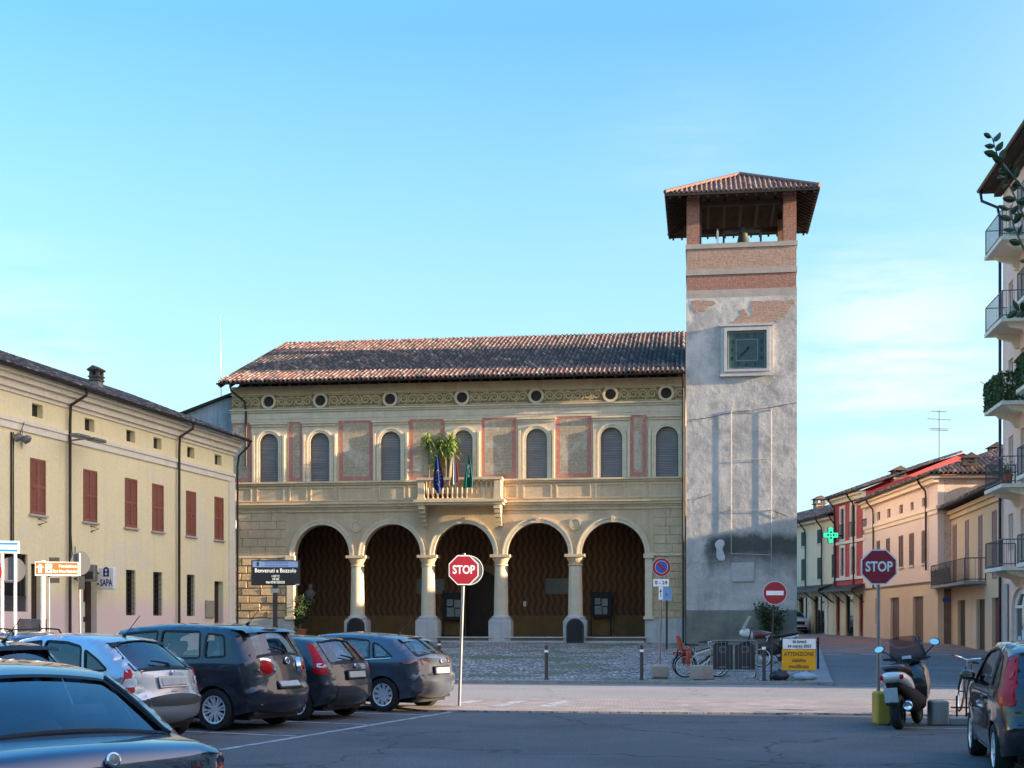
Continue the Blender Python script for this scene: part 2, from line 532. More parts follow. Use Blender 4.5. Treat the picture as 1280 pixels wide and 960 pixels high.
K['sign_back'] = paint('sign_back', (0.16, 0.165, 0.17), metal=0.5, rough=0.5)
K['galv'] = surf('galv', (0.24, 0.245, 0.255), (0.19, 0.195, 0.205), rough=0.45, metal=0.7, sc=6)
K['pole_dark'] = surf('pole_dark', (0.04, 0.042, 0.045), (0.05, 0.05, 0.052), rough=0.5, metal=0.3)
K['iron'] = surf('iron', (0.025, 0.025, 0.027), rough=0.5, metal=0.3)
K['rail_grey'] = surf('rail_grey', (0.10, 0.105, 0.12), rough=0.5, metal=0.4)
K['marble'] = surf('marble', (0.50, 0.48, 0.45), (0.42, 0.40, 0.38), rough=0.5, sc=2.5)
K['terracotta'] = surf('terracotta', (0.36, 0.13, 0.07), (0.30, 0.11, 0.06), sc=4)
K['window_glass'] = surf('window_glass', (0.018, 0.022, 0.026), rough=0.06, fv=0.0, spec=0.6)
K['car_glass'] = glass_mat('car_glass', (0.62, 0.72, 0.74), 0.30)
K['tyre'] = surf('tyre', (0.018, 0.018, 0.019), (0.026, 0.026, 0.026), rough=0.85, sc=8)
K['rubber'] = surf('rubber', (0.014, 0.014, 0.015), rough=0.6, fv=0.05)
K['interior'] = surf('interior', (0.085, 0.088, 0.095), (0.070, 0.072, 0.080), rough=0.85, sc=4)
K['alloy'] = surf('alloy', (0.72, 0.73, 0.75), (0.66, 0.67, 0.69), rough=0.3, metal=0.35, sc=6, fv=0.05)
K['alloy_dark'] = surf('alloy_dark', (0.05, 0.052, 0.055), rough=0.5, metal=0.4)
K['chrome'] = surf('chrome', (0.80, 0.81, 0.83), rough=0.1, metal=1.0, fv=0.0)
K['lens_red'] = surf('lens_red', (0.50, 0.008, 0.012), (0.42, 0.006, 0.010), rough=0.25, spec=0.25, fv=0.1)
K['lens_dark'] = surf('lens_dark', (0.10, 0.006, 0.012), (0.07, 0.006, 0.01), rough=0.1, spec=0.6, coat=1.0, fv=0.1)
K['lens_clear'] = surf('lens_clear', (0.62, 0.64, 0.68), (0.45, 0.47, 0.5), rough=0.12, spec=0.6, coat=1.0, sc=20)
K['lens_amber'] = surf('lens_amber', (0.62, 0.14, 0.02), rough=0.12, spec=0.6, coat=1.0)
K['plate'] = surf('plate', (0.46, 0.47, 0.47), (0.40, 0.41, 0.41), rough=0.5, sc=8)
K['plastic_grey'] = surf('plastic_grey', (0.055, 0.057, 0.06), (0.045, 0.047, 0.05), rough=0.6)
K['leaf_dark'] = leafmat('leaf_dark', (0.030, 0.055, 0.018), (0.045, 0.075, 0.022))
K['leaf_yucca'] = leafmat('leaf_yucca', (0.150, 0.250, 0.050), (0.240, 0.300, 0.080))
K['leaf_ivy'] = leafmat('leaf_ivy', (0.045, 0.085, 0.025), (0.07, 0.11, 0.035))
K['bark'] = surf('bark', (0.20, 0.155, 0.10), (0.14, 0.11, 0.075), sc=6, bump=0.5)
K['seat_red'] = surf('seat_red', (0.42, 0.07, 0.04), (0.36, 0.06, 0.035), rough=0.5)
K['bag_black'] = surf('bag_black', (0.035, 0.04, 0.055), (0.025, 0.03, 0.04), rough=0.4, sc=5, bump=0.5, bs=14)
K['bag_pale'] = surf('bag_pale', (0.34, 0.42, 0.50), (0.28, 0.36, 0.44), rough=0.6, sc=5, bump=0.5, bs=14)
K['yellow_block'] = surf('yellow_block', (0.52, 0.31, 0.045), (0.42, 0.26, 0.05), sc=4, patch=0.6, pcol=(0.34, 0.27, 0.18), ps=2.5, bump=0.3)
# terracotta pantiles: fresh, weathered, lichen-dark
K['tiles'] = [surf('tile_%s' % n, c, tuple(k * 0.7 for k in c), sc=5, fv=0.3, fine=16, bump=0.4) for n, c in
              (('fresh', (0.30, 0.165, 0.118)), ('rosy', (0.235, 0.135, 0.108)), ('sandy', (0.36, 0.27, 0.205)), ('grey', (0.135, 0.112, 0.098)), ('lichen', (0.062, 0.054, 0.047)))]

def tiles(b, O, ex, eu, w, maxlen, weights, per=0.235, course=0.36, minlen=None):
    """rows of round pantiles: O eave corner, ex along the eave, eu up the slope"""
    O, ex, eu = Vector(O), Vector(ex).normalized(), Vector(eu).normalized()
    nrm = ex.cross(eu).normalized()
    if nrm.z < 0: nrm = -nrm
    n = max(1, int(round(w / per)))
    per = w / n
    prof = [(0.0, 0.0), (0.14, 0.055), (0.34, 0.085), (0.56, 0.055), (0.70, 0.0), (0.85, -0.02), (1.0, 0.0)]
    for i in range(n):
        L = maxlen((i + 0.5) * per)
        j = 0
        jit = rnd.uniform(-0.03, 0.03)
        while j * course < L - 0.02:
            a, c = j * course + (jit if j else 0), min((j + 1) * course + jit, L)
            if c - a < 0.02: break
            lift = 0.022
            wt = weights(j * course / max(L, 0.1), i * per)
            b.mi = rnd.choices(range(5), wt)[0]
            vs = []
            dx = rnd.uniform(-0.012, 0.012)
            for q, (t, hgt) in enumerate(prof):
                p = O + ex * ((i + t) * per + dx)
                vs.append(p + eu * a + nrm * (hgt + lift))
                vs.append(p + eu * (c + 0.02) + nrm * hgt)
            m = len(prof)
            fs = [(2 * q, 2 * q + 2, 2 * q + 3, 2 * q + 1) for q in range(m - 1)]
            # front lip
            for q, (t, hgt) in enumerate(prof):
                p = O + ex * ((i + t) * per + dx)
                vs.append(p + eu * a + nrm * (hgt - 0.035))
            fs += [(2 * q, 2 * m + q, 2 * m + q + 1, 2 * q + 2) for q in range(m - 1)]
            b.add(vs, fs)
            j += 1
    return b

class Facade:
    """a straight building front from world point A to B (as seen left to right); local x along it, local -y towards the viewer"""
    def __init__(self, A, B):
        self.A, self.B = Vector(A), Vector(B)
        d = self.B - self.A
        self.L = d.length
        self.d = d.normalized()
        self.rz = math.atan2(d.y, d.x)
        self.base = g((A[1] + B[1]) / 2)
    def hit(self, u, off=0.0):
        """local x and depth where the sight line of photo column u meets the front (off metres behind it)"""
        k = (u - 640) / FOC
        n = Vector((-self.d.y, self.d.x))
        A = self.A + n * off
        # A + d*x = (k*Y, Y)
        x = (k * A.y - A.x) / (self.d.x - k * self.d.y)
        return x, A.y + self.d.y * x
    def x(self, u, off=0.0):
        return self.hit(u, off)[0]
    def z(self, u, v, off=0.0):
        return wz(v, self.hit(u, off)[1]) - self.base
    def root(self, name, label, cat='building', group=None):
        return thing(name, label, cat, (self.A.x, self.A.y, self.base), self.rz, group)
    def world(self, x, y, z=0.0):
        n = Vector((-self.d.y, self.d.x))
        p = self.A + self.d * x + n * y
        return Vector((p.x, p.y, self.base + z))
# ------------------------------------------------------------------ ground, roads, paving
def ground_mat(name, c, c2, rough=0.9, agg=60.0, crack=0.0, patchc=None, sp=0.25):
    m = D.materials.new(name); m.use_nodes = True
    nt = m.node_tree; b = nt.nodes['Principled BSDF']
    b.inputs['Roughness'].default_value = rough
    b.inputs['Specular IOR Level'].default_value = sp
    co = nd(nt, 'ShaderNodeTexCoord').outputs['Object']
    n1 = nd(nt, 'ShaderNodeTexNoise', {0: co, 2: 0.35, 3: 7.0, 4: 0.65}).outputs[0]
    colr = mixc(nt, ramp(nt, n1, 0.36, 0.64), c, c2)
    n2 = nd(nt, 'ShaderNodeTexNoise', {0: co, 2: agg, 3: 2.0, 4: 0.8}).outputs[0]
    k = nd(nt, 'ShaderNodeMapRange', {0: n2, 1: 0.3, 2: 0.7, 3: 0.62, 4: 1.42})
    colr = nd(nt, 'ShaderNodeHueSaturation', {2: k.outputs[0], 4: colr}).outputs[0]
    if patchc:
        v = nd(nt, 'ShaderNodeTexVoronoi', {0: co, 2: 0.13})
        colr = mixc(nt, mathn(nt, 'MULTIPLY', ramp(nt, nd(nt, 'ShaderNodeTexNoise', {0: co, 2: 0.16, 3: 3.0}).outputs[0], 0.55, 0.6), 0.7), colr, patchc)
    if crack:
        wob = nd(nt, 'ShaderNodeTexNoise', {0: co, 2: 1.6, 3: 4.0})
        va = nd(nt, 'ShaderNodeVectorMath', {0: co, 1: nd(nt, 'ShaderNodeVectorMath', {0: wob.outputs['Color'], 'Scale': 0.9}, operation='SCALE').outputs[0]}, operation='ADD')
        vo = nd(nt, 'ShaderNodeTexVoronoi', {0: va.outputs[0], 2: 0.22}, feature='DISTANCE_TO_EDGE')
        colr = mixc(nt, mathn(nt, 'MULTIPLY', ramp(nt, vo.outputs[0], 0.010, 0.001), crack), colr, tuple(q * 0.35 for q in c))
    nt.links.new(colr, b.inputs['Base Color'])
    bp = nd(nt, 'ShaderNodeBump', {0: 0.5, 1: 0.012, 'Height': n2})
    nt.links.new(bp.outputs[0], b.inputs['Normal'])
    return m

def paver_mat(name, c1, c2, mort, bw, bh, rot=0.0):
    m = D.materials.new(name); m.use_nodes = True
    nt = m.node_tree; b = nt.nodes['Principled BSDF']
    b.inputs['Roughness'].default_value = 0.9
    co = nd(nt, 'ShaderNodeTexCoord').outputs['Object']
    mpn = nd(nt, 'ShaderNodeMapping', {0: co, 2: (0, 0, rot)})
    br = nd(nt, 'ShaderNodeTexBrick', {0: mpn.outputs[0], 1: (*c1, 1), 2: (*c2, 1), 3: (*mort, 1), 4: 1.0, 5: 0.012, 6: 0.3, 7: 0.0, 8: bw, 9: bh})
    n = nd(nt, 'ShaderNodeTexNoise', {0: co, 2: 0.8, 3: 6.0, 4: 0.7}).outputs[0]
    k = nd(nt, 'ShaderNodeMapRange', {0: n, 1: 0.3, 2: 0.7, 3: 0.7, 4: 1.25})
    colr = nd(nt, 'ShaderNodeHueSaturation', {2: k.outputs[0], 4: br.outputs[0]}).outputs[0]
    nt.links.new(colr, b.inputs['Base Color'])
    bp = nd(nt, 'ShaderNodeBump', {0: 0.5, 1: 0.02, 'Height': br.outputs[1]}, invert=True)
    nt.links.new(bp.outputs[0], b.inputs['Normal'])
    return m

def cobble_mat():
    m = D.materials.new('cobbles'); m.use_nodes = True
    nt = m.node_tree; b = nt.nodes['Principled BSDF']
    b.inputs['Roughness'].default_value = 0.8
    co = nd(nt, 'ShaderNodeTexCoord').outputs['Object']
    vo = nd(nt, 'ShaderNodeTexVoronoi', {0: co, 2: 6.0})
    ve = nd(nt, 'ShaderNodeTexVoronoi', {0: co, 2: 6.0}, feature='DISTANCE_TO_EDGE')
    s = nd(nt, 'ShaderNodeSeparateColor', {0: vo.outputs['Color']})
    stone = mixc(nt, s.outputs[0], (0.14, 0.13, 0.118), (0.62, 0.565, 0.50))
    gn = nd(nt, 'ShaderNodeTexNoise', {0: co, 2: 0.30, 3: 6.0, 4: 0.65}).outputs[0]
    gr = ramp(nt, gn, 0.50, 0.62)
    joint = mixc(nt, gr, (0.06, 0.056, 0.05), (0.085, 0.12, 0.04))
    thr = nd(nt, 'ShaderNodeMapRange', {0: gr, 1: 0.0, 2: 1.0, 3: 0.12, 4: 0.36})
    isj = mathn(nt, 'LESS_THAN', ve.outputs[0], thr.outputs[0])
    colr = mixc(nt, isj, stone, joint)
    nt.links.new(colr, b.inputs['Base Color'])
    bp = nd(nt, 'ShaderNodeBump', {0: 0.7, 1: 0.03, 'Height': ramp(nt, ve.outputs[0], 0.0, 0.35)})
    nt.links.new(bp.outputs[0], b.inputs['Normal'])
    return m

K['asphalt'] = ground_mat('asphalt', (0.112, 0.110, 0.109), (0.074, 0.074, 0.075), agg=26.0, crack=0.9, patchc=(0.088, 0.088, 0.088))
K['road'] = ground_mat('road', (0.26, 0.245, 0.226), (0.22, 0.208, 0.192), agg=30.0, crack=0.5)
K['street'] = ground_mat('street', (0.165, 0.16, 0.155), (0.125, 0.122, 0.12), agg=28.0, crack=0.5)
K['porphyry'] = paver_mat('porphyry', (0.30, 0.18, 0.145), (0.22, 0.14, 0.115), (0.10, 0.08, 0.07), 0.22, 0.22)
K['pavers'] = paver_mat('pavers', (0.34, 0.285, 0.25), (0.24, 0.20, 0.175), (0.13, 0.11, 0.10), 0.24, 0.12, 0.4)
K['kerb'] = surf('kerb', (0.27, 0.26, 0.25), (0.21, 0.205, 0.20), sc=1.5, fv=0.25, bump=0.3)
K['paint_line'] = surf('paint_line', (0.42, 0.42, 0.41), (0.26, 0.26, 0.26), rough=0.8, sc=3.0, fv=0.3, patch=0.85, pcol=(0.12, 0.12, 0.122), ps=3.5)
K['cobbles'] = cobble_mat()

def flat(name, poly, mat, dz, side=0.0, step=2.0, parent=None):
    """ground sheet following g(y), cut to a polygon; side>0 adds an edge going down"""
    xs = [p[0] for p in poly]; ys = [p[1] for p in poly]
    pts = []
    n = len(poly)
    for i in range(n):
        a, c = Vector(poly[i]), Vector(poly[(i + 1) % n])
        k = max(1, int((c - a).length / step))
        br = {j / k for j in range(k)}
        for yb in (40.0, 68.0):
            if (a.y - yb) * (c.y - yb) < 0:
                br.add((yb - a.y) / (c.y - a.y))
        pts += [a.lerp(c, t) for t in sorted(br)]
    ed = [(i, (i + 1) % len(pts)) for i in range(len(pts))]
    extra = []
    y0 = math.ceil(min(ys) / step) * step
    y = y0
    while y < max(ys):
        x = math.ceil(min(xs) / step) * step
        while x < max(xs):
            extra.append(Vector((x, y))); x += step
        y += step
    rv, rf = tri_region(pts + extra, ed, [pts])
    b = MB()
    b.add([(p.x, p.y, g(p.y) + dz) for p in rv], [tuple(f) for f in rf])
    if side:
        m = len(pts)
        b.add([(p.x, p.y, g(p.y) + dz) for p in pts] + [(p.x, p.y, g(p.y) + dz - side) for p in pts],
              [(i, (i + 1) % m, m + (i + 1) % m, m + i) for i in range(m)])
    o = b.build(name, mat, parent)
    return o

b = MB()
rows = [-90, -30, 0, 20, 40, 54, 68, 100, 130, 400, 1600]
for y0, y1 in zip(rows[:-1], rows[1:]):
    for x0, x1 in ((-900, -100), (-100, 0), (0, 100), (100, 900)):
        b.quad((x0, y0, g(y0)), (x1, y0, g(y0)), (x1, y1, g(y1)), (x0, y1, g(y1)))
tag(b.build('ground', K['asphalt']), kind='structure')
KX = lambda x: 38.35 - 0.131 * (x + 1.8)                       # front kerb of the cobbled square
tag(flat('road', [(-70, 30.2), (75, 30.2), (75, 33.5), (9.5, KX(9.5)), (-24, KX(-24)), (-70, 46)], K['road'], 0.006), kind='structure')
tag(flat('street', [(8.4, KX(8.4) - 0.3), (19.0, 34.2), (20.9, 57.0), (12.4, 57.0)], K['street'], 0.012), kind='structure')
tag(flat('street_paving', [(12.4, 57.0), (20.9, 57.0), (21.9, 67.5), (21.4, 82.0), (20.8, 88), (18, 112), (12, 120), (12.5, 75), (14.2, 62)], K['porphyry'], 0.018), kind='structure')
tag(flat('crossing_paving', [(-1.6, 26.0), (5.6, 25.2), (13.5, 23.8), (14.0, 29.2), (6.0, 29.9), (-2.2, 30.4), (-3.5, 29.0)], K['pavers'], 0.030, side=0.03, step=1.0), kind='structure')
tag(flat('cobbled_square', [(-13.6, KX(-13.6) + 0.25), (8.1, KX(8.1) + 0.25), (14.6, 68.6), (-15.2, 72.5), (-15.0, 66)], K['cobbles'], 0.085, step=1.0), kind='structure')
tag(flat('square_kerb', [(-13.8, KX(-13.8)), (8.3, KX(8.3)), (8.3, KX(8.3) + 0.26), (-13.8, KX(-13.8) + 0.26)], K['kerb'], 0.10, side=0.11, step=1.0), kind='structure')
tag(flat('street_kerb', [(8.06, KX(8.1) + 0.26), (8.75, KX(8.75) + 0.05), (15.4, 68.4), (14.55, 68.5)], K['kerb'], 0.10, side=0.11, step=1.0), kind='structure')

def stripe(b, p, q, w, dz):
    p, q = Vector(p), Vector(q)
    d = (q - p).normalized(); n = Vector((-d.y, d.x)) * w / 2
    k = max(1, int((q - p).length / 1.0))
    for i in range(k):
        a, c = p.lerp(q, i / k), p.lerp(q, (i + 1) / k)
        b.quad(*[(t.x, t.y, g(t.y) + dz) for t in (a - n, c - n, c + n, a + n)])

b = MB()
def gp(u, v): y = EYE * FOC / (v - HOR); return (wx(u, y), y)
row0, row1 = Vector(gp(255, 941)), Vector(gp(598, 884.5))
stripe(b, row0, row1, 0.12, 0.005)
hd = Vector((-0.9, 0.436))
for k in range(5):
    s = row0.lerp(row1, 0.02 + 0.245 * k)
    stripe(b, s + hd * 0.12, s + hd * 4.9, 0.11, 0.0055)
stripe(b, gp(600, 909), gp(840, 913.5), 0.0, 0.005) if False else None
stripe(b, (6.3, 21.95), (12.5, 20.9), 0.10, 0.005)
tag(b.build('parking_markings', K['paint_line']), kind='structure')
b = MB()
for k in range(3):                                              # worn zebra remains on the paving
    stripe(b, (-1.3 + 0.95 * k, 27.3 - 0.15 * k), (-0.75 + 0.95 * k, 29.3 - 0.1 * k), 0.28, 0.036)
for k in range(5):
    stripe(b, (12.9 + 1.5 * k, 56.2), (13.6 + 1.5 * k, 56.2), 0.45, 0.018)
stripe(b, (8.9, KX(8.9) + 0.1), (14.5, KX(14.5) + 0.7), 0.25, 0.018)
tag(b.build('crossing_markings', K['paint_line']), kind='structure')
# ------------------------------------------------------------------ the town hall
FH = Facade((-14.29, 69.4), (8.59, 66.4))
hall = FH.root('town_hall', 'ochre town hall with five arches, arched upper windows and long terracotta roof', 'town hall')
XR = 22.95                                         # right end, against the tower
ARCH = [(3.28, 6.15), (6.85, 9.80), (10.48, 13.49), (14.17, 17.22), (17.87, 20.98)]
ZS, ZTOP = 4.42, 13.05
WIN = [(1.48, 2.44), (4.12, 5.11), (7.76, 8.78), (11.47, 12.44), (15.11, 16.17), (18.82, 19.88), (21.52, 22.61)]
WZ0, WZ1 = 8.17, 10.64
OCU = [1.94, 4.64, 8.24, 11.90, 15.62, 19.30, 22.02]
OZ = 12.27
# front wall: one outline that stands on the two piers and on the columns
out = [(0, 0), (ARCH[0][0], 0), (ARCH[0][0], ZS)]
for i, (a, c) in enumerate(ARCH):
    r = (c - a) / 2
    pts = arc_pts((a + c) / 2, ZS, r, 180, 0, 24, 1.57)
    out += pts[1:]
    if i < 4: out.append((ARCH[i + 1][0], ZS))
out += [(ARCH[4][1], 0), (XR, 0), (XR, ZTOP), (0, ZTOP)]
holes = [arch_poly(x0, x1, WZ0, WZ1 - (x1 - x0) / 2) for x0, x1 in WIN] + [circ(x, OZ, 0.27) for x in OCU]
b = MB(); b.plate(out, holes, 0.0, 0.55)
b.build('front_wall', K['hall_wall'], hall)
# rest of the body: sides, back, upper floor and arcade vault
b = MB()
b.box(0, 0.5, 0.552, 20, 0, ZTOP); b.box(XR - 0.5, XR, 0.552, 20, 0, ZTOP); b.box(0.5, XR - 0.5, 19.5, 20, 0, ZTOP)
b.build('side_wall', K['hall_wall'], hall)
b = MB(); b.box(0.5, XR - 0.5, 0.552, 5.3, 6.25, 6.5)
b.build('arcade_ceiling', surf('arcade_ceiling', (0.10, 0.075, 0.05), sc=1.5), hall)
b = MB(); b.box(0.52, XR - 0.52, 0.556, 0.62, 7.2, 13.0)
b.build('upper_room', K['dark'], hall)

def wavy_mat():
    m = D.materials.new('wavy_stripes'); m.use_nodes = True
    nt = m.node_tree; bs = nt.nodes['Principled BSDF']; bs.inputs['Roughness'].default_value = 0.9
    s = nd(nt, 'ShaderNodeSeparateXYZ', {0: nd(nt, 'ShaderNodeTexCoord').outputs['Object']})
    wv = mathn(nt, 'MULTIPLY', mathn(nt, 'SINE', mathn(nt, 'MULTIPLY', s.outputs[2], 2 * PI / 0.80)), 0.06)
    ph = mathn(nt, 'SINE', mathn(nt, 'MULTIPLY', mathn(nt, 'ADD', s.outputs[0], wv), 2 * PI / 0.335))
    f = ramp(nt, ph, -0.25, 0.25)
    n = nd(nt, 'ShaderNodeTexNoise', {0: nd(nt, 'ShaderNodeTexCoord').outputs['Object'], 2: 2.0, 3: 5.0}).outputs[0]
    c = mixc(nt, f, (0.115, 0.050, 0.026), (0.21, 0.10, 0.044))
    c = mixc(nt, mathn(nt, 'MULTIPLY', ramp(nt, n, 0.4, 0.7), 0.35), c, (0.11, 0.052, 0.026))
    nt.links.new(c, bs.inputs['Base Color'])
    return m
AY = 5.2
b = MB(); b.plate(rect(0.5, XR - 0.5, 0.3, 6.25), [arch_poly(11.25, 12.95, 0.3, 3.0)], AY, AY + 0.3)
b.build('arcade_wall', wavy_mat(), hall)
b = MB()
for x0, x1 in ((0.5, 10.95), (13.25, XR - 0.5)): b.box(x0, x1, AY - 0.03, AY - 0.003, 0.3, 1.42)
b.build('arcade_dado', surf('arcade_dado', (0.24, 0.14, 0.055), (0.20, 0.12, 0.05), sc=2, streak=0.4, sc_col=(0.1, 0.07, 0.04)), hall)
b = MB(); b.plate([(10.9, 0.3), (11.25, 0.3), (11.25, 3.0)] + arc_pts(12.1, 3.0, 0.85, 180, 0, 16)[1:] + [(12.95, 0.3), (13.3, 0.3), (13.3, 3.0)] + arc_pts(12.1, 3.0, 1.2, 0, 180, 16)[1:], [], AY - 0.1, AY - 0.002)
ds = b.build('door_surround', surf('door_surround', (0.24, 0.17, 0.085), sc=2, streak=0.3), hall)
b = MB(); b.plate(arch_poly(11.27, 12.93, 0.3, 2.99), [], AY + 0.18, AY + 0.24)
for x0, x1 in ((11.4, 12.02), (12.18, 12.8)):
    for z0, z1 in ((0.5, 1.5), (1.65, 2.9)): b.box(x0, x1, AY + 0.155, AY + 0.182, z0, z1)
b.build('door', K['dark_wood'], hall)
b = MB(); b.box(0.5, XR - 0.5, 0.0, AY, -0.3, 0.3)
b.box(3.32, 20.94, -0.28, 0.0, -0.3, 0.28); 
b.build('arcade_floor', surf('arcade_floor', (0.17, 0.13, 0.10), (0.14, 0.11, 0.085), sc=1.2), hall)
b = MB()
for a, c in ARCH: b.box(a - 0.06, c + 0.06, -0.34, 0.02, 0.281, 0.34)
b.box(3.3, 20.96, -0.72, -0.281, -0.3, 0.14)
b.build('step', K['plinth'], hall)
# plinth blocks of the end piers and rusticated facing
for x0, x1 in ((-0.06, ARCH[0][0] - 0.02), (ARCH[4][1] + 0.02, XR)):
    b = MB(); b.box(x0, x1, -0.07, 0.0, -0.1, 1.24); b.build('pier_plinth', K['plinth'], hall)
def rustic(x0, x1, z0, z1, rows, depth, bev, gap, jag=0.0):
    b = MB()
    hgt = (z1 - z0) / rows
    for r in range(rows):
        x = x0 - (0.35 if r % 2 else 0.0)
        while x < x1 - 0.05:
            w = rnd.uniform(0.78, 1.05)
            a, c = max(x, x0), min(x + w, x1)
            if x1 - c < 0.25: c = x1
            if c - a > 0.12:
                d = depth * (1 + rnd.uniform(-jag, jag))
                za, zb = z0 + r * hgt + gap / 2, z0 + (r + 1) * hgt - gap / 2
                aa, cc = a + gap / 2, c - gap / 2
                k = [(aa, -0.002, za), (cc, -0.002, za), (cc, -0.002, zb), (aa, -0.002, zb)]
                f = [(aa + bev, -d, za + bev), (cc - bev, -d * rnd.uniform(1 - jag, 1 + jag), za + bev), (cc - bev, -d * rnd.uniform(1 - jag, 1 + jag), zb - bev), (aa + bev, -d, zb - bev)]
                b.add(k + f, [(0, 1, 5, 4), (1, 2, 6, 5), (2, 3, 7, 6), (3, 0, 4, 7), (4, 5, 6, 7)])
            x = c if c != x1 else x1
            if c == x1: break
    return b
rustic(0.02, 2.86, 1.26, 4.30, 8, 0.085, 0.035, 0.012, 0.35).build('rusticated_blocks', K['rustic'], hall)
rustic(21.42, XR, 1.26, 4.30, 8, 0.035, 0.012, 0.012, 0.1).build('rusticated_blocks', K['rustic'], hall)
rustic(0.02, 2.86, 4.46, 6.62, 5, 0.035, 0.012, 0.014, 0.05).build('ashlar_blocks', K['hall_wall'], hall)
rustic(21.42, XR, 4.46, 6.62, 5, 0.035, 0.012, 0.014, 0.05).build('ashlar_blocks', K['hall_wall'], hall)
for x0, x1, xc, sd in ((0, ARCH[0][0] - 0.03, ARCH[0][0] - 0.19, 1), (ARCH[4][1] + 0.03, XR, ARCH[4][1] + 0.19, -1)):
    b = MB(); b.box(x0, x1, -0.10, 0.0, 4.31, 4.45)
    b.box(xc - 0.17, xc + 0.19 if sd > 0 else xc + 0.17, -0.13, -0.0, 1.32, 4.2)
    b.box(xc - 0.25, xc + 0.25, -0.20, -0.0, 4.2, 4.42); b.box(xc - 0.25, xc + 0.25, -0.20, -0.0, 1.2, 1.36)
    b.build('pilaster', K['hall_stone'], hall)
# columns
b0 = MB(); b0.lathe([(0.37, 1.42), (0.36, 1.6), (0.355, 2.2), (0.32, 3.85)], 24)
b1 = MB(); b1.lathe([(0.33, 3.85), (0.37, 3.87), (0.37, 3.92), (0.32, 3.95), (0.36, 4.08), (0.43, 4.2), (0.46, 4.28)], 24)
b1.box(-0.50, 0.50, -0.50, 0.50, 4.28, 4.42)
b2 = MB(); b2.bbox(-0.56, 0.56, -0.56, 0.56, 0.0, 1.14, 0.02); b2.box(-0.50, 0.50, -0.50, 0.50, 1.14, 1.24)
b2.lathe([(0.49, 1.24), (0.50, 1.29), (0.45, 1.34), (0.40, 1.37), (0.37, 1.42)], 24)
for i in range(4):
    xc = (ARCH[i][1] + ARCH[i + 1][0]) / 2
    loc = (xc, 0.27, 0)
    c = b0.build('column', K['hall_stone'], hall, smooth=True, loc=loc) if i == 0 else col0.copy()
    if i == 0:
        col0 = c
        cap0 = b1.build('capital', K['hall_trim'], c, smooth=True); pl0 = b2.build('column_plinth', K['plinth'], c, smooth=True)
    else:
        COL.objects.link(c); c.location = loc; c.parent = hall
        for q in (cap0, pl0):
            e = q.copy(); COL.objects.link(e); e.parent = c
# archivolts
for a, c in ARCH:
    xc, r = (a + c) / 2, (c - a) / 2
    b = MB()
    for k, (ri, ro, dep) in enumerate(((0.0, 0.17, 0.075), (0.17, 0.25, 0.11))):
        po = arc_pts(xc, ZS + 0.002, r + ro, 0, 180, 28, 1.57 + ro); pi_ = arc_pts(xc, ZS + 0.002, r + ri + 0.001, 180, 0, 28, 1.57 + ri)
        b.plate(po + pi_, [], -dep, -0.002)
    b.build('archivolt', K['hall_stone'], hall)
# roundels in the spandrels
for x in (6.5, 17.55):
    b = MB(); b.plate(circ(x, 5.9, 0.30), [circ(x, 5.9, 0.22)], -0.05, -0.002); b.plate(circ(x, 5.9, 0.2), [], -0.025, -0.002)
    b.build('spandrel_roundel', K['hall_trim'], hall)
for a, c in ARCH:
    b = MB(); b.box((a + c) / 2 - 0.09, (a + c) / 2 + 0.09, -0.15, -0.112, 5.97, 6.3); b.build('keystone', K['hall_trim'], hall)
# string courses: list of (z0, z1, projection)
def course(name, steps, mat, x0=0.0, x1=XR):
    b = MB()
    for z0, z1, d in steps: b.box(x0 - d * 0.5, x1, -d, -0.002, z0, z1)
    return b.build(name, mat, hall)
course('lower_cornice', [(6.62, 6.76, 0.06), (6.762, 6.86, 0.10), (6.862, 6.99, 0.20), (6.992, 7.04, 0.27)], K['hall_trim'])
course('sill_course', [(7.98, 8.08, 0.07), (8.082, 8.17, 0.15)], K['hall_trim'])
course('entablature', [(11.22, 11.36, 0.03), (11.362, 11.70, 0.05), (11.702, 11.80, 0.12), (11.802, 11.87, 0.20)], K['hall_pale'])
course('top_moulding', [(12.60, 12.68, 0.06)], K['hall_trim'])
# dado panels under the windows
px_ = [(0.15, 1.05), (1.3, 2.75), (3.0, 3.95), (4.1, 5.4), (5.6, 7.4), (7.65, 9.0), (9.15, 9.75), (14.0, 14.7), (14.95, 16.4), (16.6, 18.35), (18.55, 20.0), (20.15, 21.0), (21.2, 22.8)]
for x0, x1 in px_:
    b = MB(); b.plate(rect(x0, x1, 7.18, 7.9), [rect(x0 + 0.07, x1 - 0.07, 7.25, 7.83)], -0.035, -0.002); b.build('dado_panel', K['hall_trim'], hall)
# painted panels between the windows
PAN = [(-0.0, 1.02, 0), (3.0, 3.75, 1), (5.62, 7.35, 1), (9.23, 11.0, 1), (12.85, 14.6, 1), (16.6, 18.35, 1), (20.25, 21.05, 1)]
for x0, x1, full in PAN:
    z0, z1 = 8.2, 11.3
    b = MB(); b.plate(rect(x0, x1, z0, z1), [rect(x0 + (0.19 if full else 0.05), x1 - 0.19, z0 + 0.2, z1 - 0.2)], -0.012, -0.002)
    fr = b.build('painted_border', K['hall_red'], hall)
    b = MB(); b.box(x0 + (0.19 if full else 0.05) + 0.004, x1 - 0.194, -0.008, -0.002, z0 + 0.204, z1 - 0.204)
    b.build('painted_panel', K['hall_panel'], fr)
